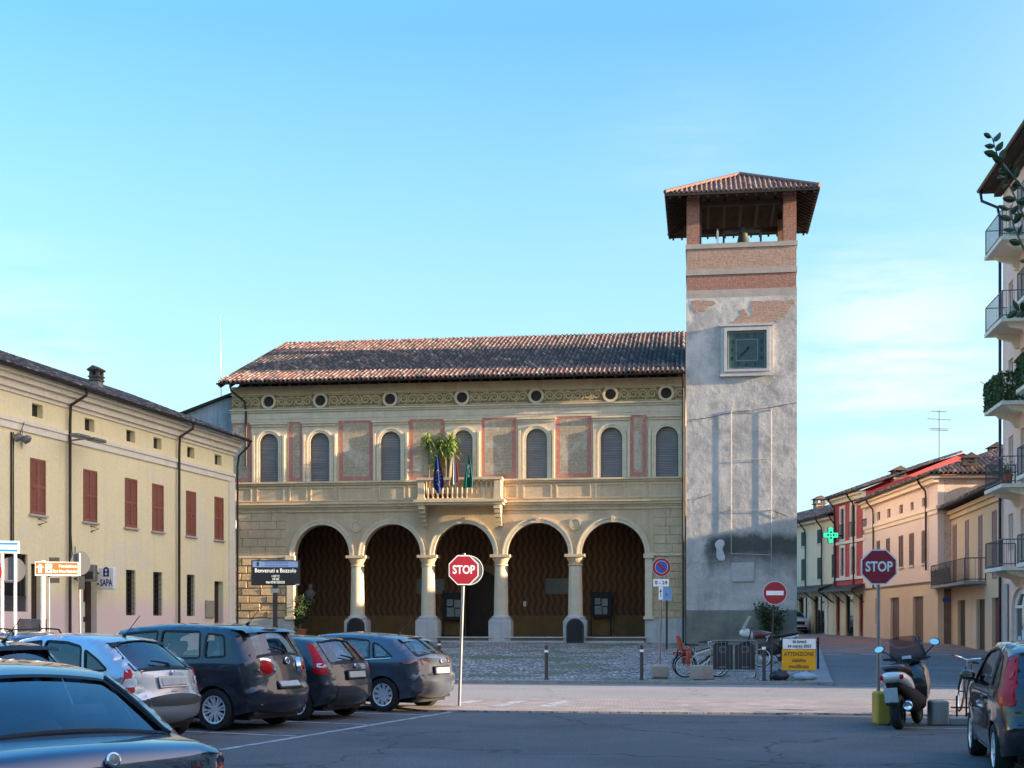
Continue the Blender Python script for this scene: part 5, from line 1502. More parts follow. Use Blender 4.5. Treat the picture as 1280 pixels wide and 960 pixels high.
for i, o in enumerate(dr):
    b = MB(); b.box(o[0], o[1], 0.15, 0.2, o[2], o[3]); b.plate(rect(o[0] + 0.1, o[1] - 0.1, o[2] + 0.2, o[3] - 0.2), [], 0.13, 0.15)
    b.build('door', K['dark_wood'] if i < 2 else surf('door_red', (0.20, 0.03, 0.03), rough=0.5), oh)
b = MB(); b.box(-0.05, FY.L, -0.22, -0.002, zE - 0.28, zE - 0.1); b.box(-0.05, FY.L, -0.1, -0.0025, zE - 0.5, zE - 0.281); b.build('cornice', surf('cornice_ochre', (0.768, 0.525, 0.300), sc=1), oh)
b = MB(); b.box(0.15, 8.6, -0.95, -0.002, zf - 0.53, zf - 0.4); bl = b.build('balcony', K['concrete'], oh)
balustrade(bl, 0.2, 8.55, 0.9, zf - 0.4, 1.0, 'iron', 0.22)
b = MB()
for k in range(24): b.quad((0.25 + k * 0.22, -0.925, zf - 0.3), (0.47 + k * 0.22, -0.925, zf - 0.3), (0.47 + k * 0.22, -0.93 - 0.02 * (k % 2), zf + 0.42 - 0.06 * ((k * 7) % 3)), (0.25 + k * 0.22, -0.93 - 0.02 * ((k + 1) % 2), zf + 0.45 - 0.06 * ((k * 5) % 3)))
b.build('windbreak_mat', surf('mat_dark', (0.06, 0.052, 0.045), rough=0.9, sc=8), bl)
rfy = eave_roof(FY, oh, zE, 4.5, 1.7, ov=0.55, x1=FY.L - 0.05)
dpipe(FY, oh, 0.12, zE, 0)
def chimney(parent, x, y, z0, z1, w, mat):
    b = MB(); b.box(x - w / 2, x + w / 2, y - w / 2, y + w / 2, z0, z1); c = b.build('chimney', mat, parent)
    b = MB(); b.box(x - w * 0.62, x + w * 0.62, y - w * 0.62, y + w * 0.62, z1, z1 + 0.07)
    for i in (-1, 1):
        for j in (-1, 1): b.box(x + i * w * 0.42 - 0.07, x + i * w * 0.42 + 0.07, y + j * w * 0.42 - 0.07, y + j * w * 0.42 + 0.07, z1 + 0.07, z1 + 0.35)
    h = z1 + 0.35
    b.add([(x - w * 0.75, y - w * 0.75, h), (x + w * 0.75, y - w * 0.75, h), (x + w * 0.75, y + w * 0.75, h), (x - w * 0.75, y + w * 0.75, h), (x - w * 0.75, y, h + 0.28), (x + w * 0.75, y, h + 0.28)], [(0, 1, 5, 4), (2, 3, 4, 5), (0, 4, 3), (1, 2, 5), (3, 2, 1, 0)])
    b.build('chimney_cap', K['tiles'][3], c)
chimney(rfy, FY.x(1212, 1.0), 1.0, zE + 0.2, FY.z(1212, 582, 1.0), 0.6, surf('chimney_ochre', (0.36, 0.22, 0.12), sc=3, bump=0.3))
chimney(rfy, FY.x(1244, 3.2), 3.2, zE + 1.2, FY.z(1244, 566, 3.2) - 0.1, 0.62, K['brick_worn'])

# --- pink house with an ochre ground floor
FP = Facade((21.35, 82.2), (20.97, 67.0)); FP.base = 0.70
pk = FP.root('pink_house', 'pale pink house with ochre ground floor and brown shutters', 'house')
zE = 9.0 - FP.base
at = [uw(FP, a, c, v0, v1) for a, c, v0, v1 in ((1096, 1100, 640, 650.5), (1109, 1113, 636, 647), (1124, 1128.5, 631, 642), (1138, 1142, 627.5, 638), (1152.5, 1157, 622, 633))]
mw = [uw(FP, a, c, v0, v1) for a, c, v0, v1 in ((1096, 1100, 676, 714), (1108, 1112.5, 673, 712), (1124, 1129, 669.5, 709), (1137, 1142.5, 666.5, 707), (1152.5, 1158, 663, 704.5))]
gw = [uw(FP, 1094, 1100, 748, 780), uw(FP, 1113, 1124, 747, 799.5), uw(FP, 1141, 1154, 745.5, 802)]
gw = [gw[0]] + [(o[0], o[1], 0.0, o[3]) for o in gw[1:]]
zm = FP.z(1130, 731)
b = MB(); b.plate(rect(0, FP.L, zm, zE), [R4(o) for o in at + mw], 0, 0.3); b.build('upper_wall', surf('plaster_rose', (0.800, 0.610, 0.510), (0.760, 0.580, 0.490), sc=0.5, streak=0.25, sc_col=(0.576, 0.413, 0.324), bump=0.1), pk)
b = MB(); b.plate(rect(0, FP.L, -0.5, zm - 0.001), [R4(o) for o in gw], 0, 0.3); b.build('lower_wall', surf('plaster_apricot', (0.740, 0.530, 0.345), (0.690, 0.500, 0.340), sc=0.5, streak=0.3, sc_col=(0.461, 0.312, 0.192), patch=0.4, pcol=(0.794, 0.550, 0.396), ps=0.4), pk)
b = MB(); b.box(FP.L - 0.3, FP.L - 0.01, 0.302, 10, zm, zE); b.box(0.02, 0.3, 0.302, 10, -0.5, zE); b.box(0.3, FP.L - 0.3, 9.7, 10, -0.5, zE); b.box(0.31, FP.L - 0.31, 0.45, 0.5, -0.4, zE - 0.1)
b.build('end_wall', surf('end_plaster', (0.666, 0.500, 0.384), (0.563, 0.425, 0.324), sc=1.5, fv=0.35, fine=12, patch=0.6, pcol=(0.768, 0.575, 0.456), ps=0.8), pk)
b = MB(); b.box(FP.L - 0.3, FP.L - 0.011, 0.303, 10, -0.5, zm - 0.002); b.build('end_plinth', surf('end_plinth', (0.25, 0.15, 0.10), (0.2, 0.12, 0.085), sc=2), pk)
for o in at: pane(o, pk, mat=K['shutter_brown'], name='attic_window', frame=K['shutter_brown'])
for o in mw: shuttered(*o, pk, K['shutter_brown'], K['plaster_cream'])
pane(gw[0], pk, mat=K['shutter_brown'], frame=K['shutter_brown'])
for o in gw[1:]:
    b = MB(); b.box(o[0], o[1], 0.15, 0.2, o[2], o[3])
    n = int((o[3] - o[2]) / 0.12)
    for k in range(n): b.box(o[0] + 0.02, o[1] - 0.02, 0.13, 0.151, o[2] + k * 0.12 + 0.015, o[2] + k * 0.12 + 0.1)
    b.build('roller_door', K['shutter_brown'], pk)
cr = surf('cornice_rose', (0.850, 0.675, 0.504), (0.819, 0.625, 0.480), sc=1)
zs_ = at[2][2] - 0.15
b = MB(); b.box(-0.05, FP.L + 0.12, -0.12, -0.002, zs_ - 0.18, zs_); b.box(-0.05, FP.L + 0.06, -0.06, -0.0025, zs_ - 0.4, zs_ - 0.181)
b.box(-0.2, FP.L + 0.35, -0.42, -0.003, zE - 0.14, zE - 0.004); b.box(-0.1, FP.L + 0.2, -0.25, -0.0035, zE - 0.35, zE - 0.141)
b.box(FP.L + 0.001, FP.L + 0.3, 0.0, 10, zE - 0.14, zE - 0.004)
b.build('cornice', cr, pk)
b = MB(); b.box(0, FP.L + 0.02, -0.06, -0.002, zm - 0.05, zm + 0.03); b.build('string_course', K['shutter_brown'], pk)
rfp = eave_roof(FP, pk, zE, 5.0, 1.9, ov=0.5, x1=FP.L + 0.45, hipR=True, weights=(1.5, 3, 2, 2.5, 2))
dpipe(FP, pk, FP.x(1098.5) - 0.9, zE, zm); dpipe(FP, pk, FP.x(1160), zE, zm + 0.6)
chimney(rfp, FP.x(1123, 2.2), 2.2, zE + 0.5, FP.z(1123, 594, 2.2) - 0.1, 0.75, K['plaster_cream'])
FPM = Matrix.Translation((FP.A.x, FP.A.y, FP.base)) @ Matrix.Rotation(FP.rz, 4, 'Z')
b = MB(FPM); b.box(FP.L + 0.003, FP.L + 0.03, 0.25, 0.75, FP.z(1178, 752), FP.z(1178, 747)); tag(b.build('street_sign', K['sign_blue']), 'small blue street name plate at the end of the pink house', 'sign')

# --- red three storey house
FR = Facade((20.9, 88.4), (21.4, 82.25)); FR.base = 0.92
rh = FR.root('red_house', 'crimson three storey house with white trimmed windows and red gable', 'house')
zE = 9.75 - FR.base
red = surf('plaster_red', (0.50, 0.085, 0.085), (0.45, 0.075, 0.08), sc=0.6, streak=0.15, sc_col=(0.25, 0.05, 0.05), bump=0.1)
up = [uw(FR, 1051, 1056, 636, 674), uw(FR, 1064, 1070, 631, 671), uw(FR, 1080.5, 1084.7, 629, 668)]
lo_ = [uw(FR, 1051, 1056, 685, 720), uw(FR, 1064, 1070, 683, 718), uw(FR, 1080.5, 1084.7, 681, 716)]
zg = FR.z(1065, 731)
gd = [(0.5, 1.3, 0, 2.5), (2.4, 3.9, 0, 2.6), (4.9, 5.7, 0, 2.6)]
b = MB(); b.plate(rect(0, FR.L, zg, zE), [R4(o) for o in up + lo_], 0, 0.3)
gz = 12.05 - FR.base
b.add([(FR.L, 0.3, -0.5), (FR.L, 11.7, -0.5), (FR.L, 11.7, zE), (FR.L, 6, gz), (FR.L, 0.3, zE)], [(0, 1, 2, 3, 4)])
b.add([(0, 0.3, -0.5), (0, 11.7, -0.5), (0, 11.7, zE), (0, 6, gz), (0, 0.3, zE)], [(0, 1, 2, 3, 4)])
b.box(0.3, FR.L - 0.3, 0.45, 0.5, 0, zE - 0.05)
b.build('wall', red, rh)
b = MB(); b.plate(rect(0, FR.L, -0.5, zg - 0.002), [R4(o) for o in gd], 0, 0.3); b.build('ground_wall', surf('plaster_sand', (0.742, 0.575, 0.384), sc=0.7, streak=0.3), rh)
for o in up + lo_:
    w = pane(o, rh, frame=K['shutter_white'])
    b = MB(); b.plate(rect(o[0] - 0.14, o[1] + 0.14, o[2] - 0.14, o[3] + 0.18), [R4(o)], -0.05, -0.002); b.build('window_trim', K['plaster_cream'], w)
    for s in (-1, 1): 
        xa = o[0] - 0.15 if s < 0 else o[1] - 0.15
        shutter_leaf(xa, xa + 0.3, o[2], o[3], K['shutter_white'], w)
for o in up:
    b = MB(); 
    for k in range(8): b.tube([(o[0] - 0.1 + k * (o[1] - o[0] + 0.2) / 7, -0.12, o[2]), (o[0] - 0.1 + k * (o[1] - o[0] + 0.2) / 7, -0.12, o[2] + 0.9)], 0.012, 5)
    b.box(o[0] - 0.12, o[1] + 0.12, -0.14, -0.1, o[2] + 0.9, o[2] + 0.94); b.build('window_railing', K['iron'], rh)
for o in gd:
    b = MB(); b.box(o[0], o[1], 0.15, 0.19, o[2], o[3]); b.plate(rect(o[0], o[1], o[2], o[3]), [rect(o[0] + 0.1, o[1] - 0.1, o[2] + 0.3, o[3] - 0.1)], 0.09, 0.149); b.build('door', surf('door_crimson', (0.2, 0.03, 0.03), rough=0.5) if o[1] - o[0] < 1 else K['window_glass'], rh)
b = MB()
for z in (FR.z(1065, 676), FR.z(1065, 722)): b.box(0, FR.L, -0.07, -0.002, z - 0.12, z + 0.06)
b.box(-0.1, FR.L + 0.02, -0.45, -0.003, zE - 0.16, zE); b.box(-0.1, FR.L + 0.02, -0.25, -0.0035, zE - 0.4, zE - 0.161); b.box(FR.L - 0.35, FR.L + 0.03, -0.04, -0.0015, zg, zE - 0.41)
b.build('trim', K['plaster_cream'], rh)
b = MB(); b.add([(-0.1, -0.9, zg - 0.3), (FR.L, -0.9, zg - 0.3), (FR.L, -0.001, zg + 0.02), (-0.1, -0.001, zg + 0.02), (-0.1, -0.9, zg - 0.4), (FR.L, -0.9, zg - 0.4)], [(0, 1, 2, 3), (0, 1, 5, 4), (3, 2, 5, 4)])
for k in range(4): b.tube([(0.2 + k * 1.9, -0.85, zg - 0.4), (0.2 + k * 1.9, -0.02, zg - 1.1)], 0.03, 5)
b.build('canopy', K['gutter'], rh)
eave_roof(FR, rh, zE, 6.0, gz - zE, ov=0.5, x1=FR.L + 0.15, weights=(1, 2, 2, 3, 2))
dpipe(FR, rh, 0.55, zE, zg); dpipe(FR, rh, 4.2, zE, zg)
ant = thing('tv_antenna', 'rooftop television antenna with crossbars on the red house ridge', 'antenna', wpt(1174, 569, 87), 0.3)
b = MB(); b.tube([(0, 0, -0.9), (0, 0, 2.9)], 0.03, 6); b.build('mast', K['galv'], ant)
b = MB()
for z, L in ((2.8, 0.5), (2.3, 0.8), (1.7, 0.6), (1.6, 0.6)):
    b.tube([(-L, 0, z), (L, 0, z)], 0.02, 5)
    for k in range(5): b.tube([(-L + 0.5 * L * k, -0.2, z), (-L + 0.5 * L * k, 0.2, z)], 0.012, 4)
b.build('aerial', K['galv'], ant)

# --- cream house with portico, farther down the street
FC = Facade((18.3, 112.0), (20.9, 88.5)); FC.base = 1.02
chs = FC.root('cream_house', 'cream house with dark green shutters and a ground floor portico down the street', 'house')
zE = 8.72 - FC.base
W1 = [uw(FC, 1002, 1006.5, 665, 683), uw(FC, 1022, 1027, 662, 679.5), uw(FC, 1039.3, 1043, 659, 677)]
W2_ = [uw(FC, 1002, 1006.5, 699, 726), uw(FC, 1022, 1027, 697, 724), uw(FC, 1040, 1043.5, 693, 722)]
zc = FC.z(1020, 736)
ex_ = []
for k in range(5): x = 1.0 + 2.9 * k; ex_ += [(x, x + 0.9, W1[1][2], W1[1][3]), (x, x + 0.9, W2_[1][2], W2_[1][3])]
arc = [(1.2 + 3.1 * k, 3.4 + 3.1 * k, 0.0, 2.55) for k in range(7)]
wall_front(FC, chs, 'front_wall', zE, [R4(o) for o in W1 + W2_ + ex_ + arc], surf('plaster_butter', (0.794, 0.663, 0.432), (0.742, 0.625, 0.420), sc=0.5, streak=0.2), depth=9)
for o in W1 + W2_ + ex_: shuttered(*o, chs, K['shutter_green'], K['plaster_cream'])
for o in arc: pane(o, chs, name='shop_window', frame=K['galv'])
b = MB(); b.add([(-0.1, -1.0, zc - 0.1), (FC.L, -1.0, zc - 0.1), (FC.L, -0.001, zc + 0.25), (-0.1, -0.001, zc + 0.25), (-0.1, -1.0, zc - 0.25), (FC.L, -1.0, zc - 0.25)], [(0, 1, 2, 3), (0, 1, 5, 4), (3, 2, 5, 4)])
for k in range(9): b.tube([(0.3 + k * 2.9, -0.95, zc - 0.25), (0.3 + k * 2.9, -0.02, zc - 0.95)], 0.04, 5)
b.build('canopy', K['gutter'], chs)
b = MB()
for k in range(8): x = 0.5 + 3.1 * k; b.box(x, x + 0.5, -0.08, -0.002, -0.3, 2.9)
b.build('pier_facing', K['plaster_cream'], chs)
b = MB(); b.box(-0.1, FC.L, -0.3, -0.003, zE - 0.2, zE - 0.002); b.build('cornice', K['plaster_cream'], chs)
rfc = eave_roof(FC, chs, zE, 5.0, 1.9, ov=0.45, x1=FC.L + 0.1, weights=(0.7, 1.5, 1.5, 3, 3))
for u in (1008.5, 1029, 1046): dpipe(FC, chs, FC.x(u), zE, zc)
chimney(rfc, FC.x(1024, 3.5), 3.5, zE + 1.0, zE + 1.9, 0.7, K['brick_worn'])
# green pharmacy cross, lit, hung from the cream house wall
pc = wpt(1038, 669, 86.5)
t = thing('pharmacy_cross', 'lit green cross sign hanging over the street', 'sign', pc, 0.12)
b = MB()
cr_ = [(-0.17, -0.5), (0.17, -0.5), (0.17, -0.17), (0.5, -0.17), (0.5, 0.17), (0.17, 0.17), (0.17, 0.5), (-0.17, 0.5), (-0.17, 0.17), (-0.5, 0.17), (-0.5, -0.17), (-0.17, -0.17)]
b.plate(cr_, [], -0.08, 0.08); b.build('cross_box', K['sign_black'], t)
b = MB(); b.plate(offset_poly(cr_, -0.03), [offset_poly(cr_, -0.09)], -0.09, -0.081)
for r_ in (0.07,): b.plate(circ(0, 0, 0.13, 12), [circ(0, 0, 0.07, 12)], -0.09, -0.081)
for dx, dz in ((0.3, 0), (-0.3, 0), (0, 0.3), (0, -0.3)): b.plate(circ(dx, dz, 0.06, 8), [], -0.09, -0.081)
b.build('light_tube', surf('led_green', (0.03, 0.65, 0.28), fv=0, emis=0.8), t)
b = MB(); b.box(0.5, 1.4, -0.03, 0.03, -0.04, 0.04); b.build('bracket', K['iron'], t)

# --- the house round the corner nearer to us: outside the picture, it shades the car park
FN = Facade((15.6, 20.0), (14.5, -45.0)); FN.base = 0.0
nh = FN.root('corner_house', 'long cream house round the corner beyond the right edge, shading the car park', 'building')
wn_ = [(x, x + 1.0, z, z + 1.8) for x in np.arange(2.0, 62, 4.0) for z in (1.2, 4.8, 8.4, 11.8)]
wall_front(FN, nh, 'front_wall', 15.5, [R4(o) for o in wn_], K['plaster_cream'], depth=12)
b = MB()
for o in wn_: b.box(o[0], o[1], 0.12, 0.16, o[2], o[3])
b.build('window', K['shutter_brown'], nh)
b = MB(); b.add([(-0.5, -0.6, 15.5), (FN.L, -0.6, 15.5), (FN.L, 6, 17.5), (-0.5, 6, 17.5), (-0.5, 12.6, 15.5), (FN.L, 12.6, 15.5)], [(0, 1, 2, 3), (3, 2, 5, 4), (0, 3, 4), (1, 5, 2)])
b.build('roof', K['tiles'][1], nh)

FB = Facade((-48.0, -22.0), (13.0, -22.0)); FB.base = 0.0
rb = thing('rear_terrace', 'terrace of ochre houses closing the square behind the camera', 'building', (13.0, -22.0, 0), PI)
wb_ = [(x, x + 1.0, z, z + 1.8) for x in np.arange(2.0, 58, 3.6) for z in (0.9, 4.4, 7.6)]
b = MB(); b.plate(rect(0, 61, -0.2, 10.5), [R4(o) for o in wb_], 0, 0.3); b.box(0, 61, 0.302, 9, 10.2, 10.5); b.build('front_wall', K['hall_wall'], rb)
b = MB()
for o in wb_: b.box(o[0], o[1], 0.12, 0.16, o[2], o[3])
b.build('window', K['shutter_brown'], rb)
b = MB(); b.add([(-0.3, -0.6, 10.5), (61.3, -0.6, 10.5), (61.3, 5, 12.6), (-0.3, 5, 12.6), (-0.3, 10, 10.5), (61.3, 10, 10.5)], [(0, 1, 2, 3), (3, 2, 5, 4), (0, 3, 4), (1, 5, 2)]); b.build('roof', K['tiles'][1], rb)
# ------------------------------------------------------------------ cars
def catmull(P, k=6):
    """smooth a polyline; a point given twice in a row stays a sharp corner"""
    out = []
    runs, cur = [], [Vector(P[0])]
    for a, c in zip(P[:-1], P[1:]):
        if (Vector(a) - Vector(c)).length < 1e-6:
            runs.append(cur); cur = [Vector(c)]
        else: cur.append(Vector(c))
    runs.append(cur)
    for run in runs:
        n = len(run)
        for i in range(n - 1):
            p0, p1, p2, p3 = run[max(i - 1, 0)], run[i], run[i + 1], run[min(i + 2, n - 1)]
            for j in range(k):
                t = j / k
                q = 0.5 * ((2 * p1) + (p2 - p0) * t + (2 * p0 - 5 * p1 + 4 * p2 - p3) * t * t + (3 * p1 - p0 - 3 * p2 + p3) * t ** 3)
                out.append(q)
        out.append(run[-1].copy())
    res = [out[0]]
    for q in out[1:]:
        if (q - res[-1]).length > 1e-4: res.append(q)
    return res

class Body:
    """car shell: side outline (x, z) from rear bottom over the roof to front bottom, half-width from plan and section curves"""
    def __init__(s, P, W, zb, zroof, th, wb, rw, rear_r=0.22, roof_r=0.09, tuck=0.05, plan=0.10, crown_rear=0.10, crown_top=0.03, sill=0.24, shoulder=0.02, archr=0.04):
        s.path = catmull(P); s.W = W; s.zb = zb; s.zr = zroof; s.th = th; s.wb = wb; s.rw = rw
        s.rear_r, s.roof_r, s.tuck, s.plan, s.cr, s.ct, s.sill, s.sh, s.archr = rear_r, roof_r, tuck, plan, crown_rear, crown_top, sill, shoulder, archr
        s.A = np.array([(p.x, p.y) for p in s.path])
        xs = s.A[:, 0]; s.x0, s.x1 = xs.min(), xs.max()
        d = np.gradient(s.A, axis=0); d /= np.linalg.norm(d, axis=1)[:, None]
        s.N = np.stack([-d[:, 1], d[:, 0]], 1)          # outward (path runs rear -> top -> front, i.e. clockwise)
        s.arc = np.concatenate([[0], np.cumsum(np.linalg.norm(np.diff(s.A, axis=0), axis=1))])
        # rounding radius along the path: large at the ends, small along the roof
        s.rad = s.rear_r * np.abs(s.N[:, 0]) ** 1.2 + s.roof_r * (1 - np.abs(s.N[:, 0]) ** 1.2)
        s.ys = np.array([s.y(a[0], a[1]) for a in s.A])
    def w0(s, x, z):
        t = (x - (s.x0 + s.x1) / 2) / ((s.x1 - s.x0) / 2)
        w = s.W * (1 - s.plan * abs(t) ** 4)
        if z < s.zb:
            w -= s.tuck * ((s.zb - z) / (s.zb - s.sill)) ** 2.0
            w -= 0.012 * math.exp(-((z - s.zb * 0.62) / 0.05) ** 2)
        else:
            k = (z - s.zb) / (s.zr - s.zb)
            w -= s.sh * min(1, (z - s.zb) / 0.03) + s.th * k * (0.8 + 0.2 * k)
        for cx in (-s.wb / 2, s.wb / 2):                # flared wheel arches
            d = abs(math.hypot(x - cx, z - s.rw) - (s.rw + s.archr))
            if z < s.zb: w += 0.022 * max(0, 1 - d / 0.12)
        return w
    def y(s, x, z):
        d2 = (s.A[:, 0] - x) ** 2 + (s.A[:, 1] - z) ** 2
        i = int(np.argmin(d2)); d = math.sqrt(d2[i]); r = s.rad[i]
        w = s.w0(x, z)
        if d < r: w -= r * (1 - math.sqrt(max(0, 1 - (1 - d / r) ** 2)))
        return w
    def strip(s, i, t, off=0.0):
        """point on the wrapped strip: path index i (float), t in -1..1 across"""
        i = min(max(i, 0), len(s.A) - 1.001); k = int(i); f = i - k
        a = s.A[k] * (1 - f) + s.A[k + 1] * f; n = s.N[k] * (1 - f) + s.N[k + 1] * f
        yy = s.ys[k] * (1 - f) + s.ys[k + 1] * f
        c = (s.cr * abs(n[0]) ** 1.5 + s.ct * (1 - abs(n[0]) ** 1.5)) * (1 - t * t) + off
        return Vector((a[0] + n[0] * c, yy * t, a[1] + n[1] * c))
    def idx(s, x, z):
        return int(np.argmin((s.A[:, 0] - x) ** 2 + (s.A[:, 1] - z) ** 2))
    def half(s, i): return s.ys[int(round(i))]

def tri_fill(poly, holes=(), step=0.06, extra=()):
    loops = [list(poly)] + [list(h) for h in holes]
    def dense(L):
        o = []
        for i in range(len(L)):
            a, c = Vector(L[i]), Vector(L[(i + 1) % len(L)]); k = max(1, int((c - a).length / step))
            o += [a.lerp(c, j / k) for j in range(k)]
        return o
    loops = [dense(L) for L in loops]
    pts, ed = [], []
    for L in loops:
        o = len(pts); pts += L; ed += [(o + i, o + (i + 1) % len(L)) for i in range(len(L))]
    xs = [p[0] for p in poly]; zs = [p[1] for p in poly]
    x = min(xs) + step * 0.5; odd = 0
    while x < max(xs):
        z = min(zs) + step * (0.5 if odd else 0.25)
        while z < max(zs): pts.append(Vector((x, z))); z += step
        x += step * 0.9; odd ^= 1
    pts += [Vector(p) for p in extra]
    rv, rf = tri_region(pts, ed, loops)
    return [(p.x, p.y) for p in rv], rf, loops

def wheel(parent, x, y, r, w, spokes, side, style='alloy', rimr=None):
    rimr = rimr or r * 0.68
    o = MB()
    M = Matrix.Rotation(R(90) * side, 4, 'X')         # local z -> outward
    pr = [(rimr, -w / 2), (r * 0.93, -w / 2), (r * 0.985, -w * 0.40), (r, -w * 0.25), (r, w * 0.25), (r * 0.985, w * 0.40), (r * 0.94, w / 2), (rimr * 1.04, w * 0.47), (rimr, w * 0.40)]
    o.lathe(pr, 32, (0, 0, 0), Matrix.Rotation(-R(90) * side, 4, 'X'), caps=False)
    t = o.build('wheel', K['tyre'], parent, smooth=True, loc=(x, y, r))
    b = MB(); Mz = Matrix.Rotation(-R(90) * side, 4, 'X')
    # Mz maps local +z to world side*y
    b.lathe([(rimr * 1.0, w * 0.42), (rimr * 0.98, w * 0.45), (rimr * 0.90, w * 0.40), (rimr * 0.88, -w * 0.1)], 32, (0, 0, 0), Mz, caps=False)
    b.lathe([(0.0, w * 0.30), (rimr * 0.17, w * 0.30), (rimr * 0.20, w * 0.26), (rimr * 0.22, w * 0.1)], 16, (0, 0, 0), Mz, caps=False)
    for k in range(spokes):
        a = 2 * PI * k / spokes + 0.2
        offs = (-0.16, 0.16) if style == 'twin' else (0,)
        for of in offs:
            ww = rimr * (0.075 if style == 'twin' else 0.155)
            a1 = a + of * 0.5; a2 = a + of
            d1 = Vector((math.cos(a1), math.sin(a1))); d2 = Vector((math.cos(a2), math.sin(a2)))
            p, q = d1 * rimr * 0.14, d2 * rimr * 0.94
            n = Vector((-(q - p).y, (q - p).x)).normalized() * ww
            P = [p - n * 0.8, q - n, q + n, p + n * 0.8]
            b.add([Mz @ Vector((c.x, c.y, h)) for c, h in zip(P, (w * .29, w * .38, w * .38, w * .29))] + [Mz @ Vector((c.x, c.y, h)) for c, h in zip(P, (w * .2, w * .28, w * .28, w * .2))],
                  [(0, 1, 2, 3), (0, 1, 5, 4), (1, 2, 6, 5), (2, 3, 7, 6), (3, 0, 4, 7)])
    b.build('rim', K['alloy'], t, smooth=True)
    b = MB(); b.lathe([(0.0, w * 0.05), (rimr * 0.9, w * 0.05)], 24, (0, 0, 0), Mz); b.build('brake_disc', K['alloy_dark'], t)
    return t

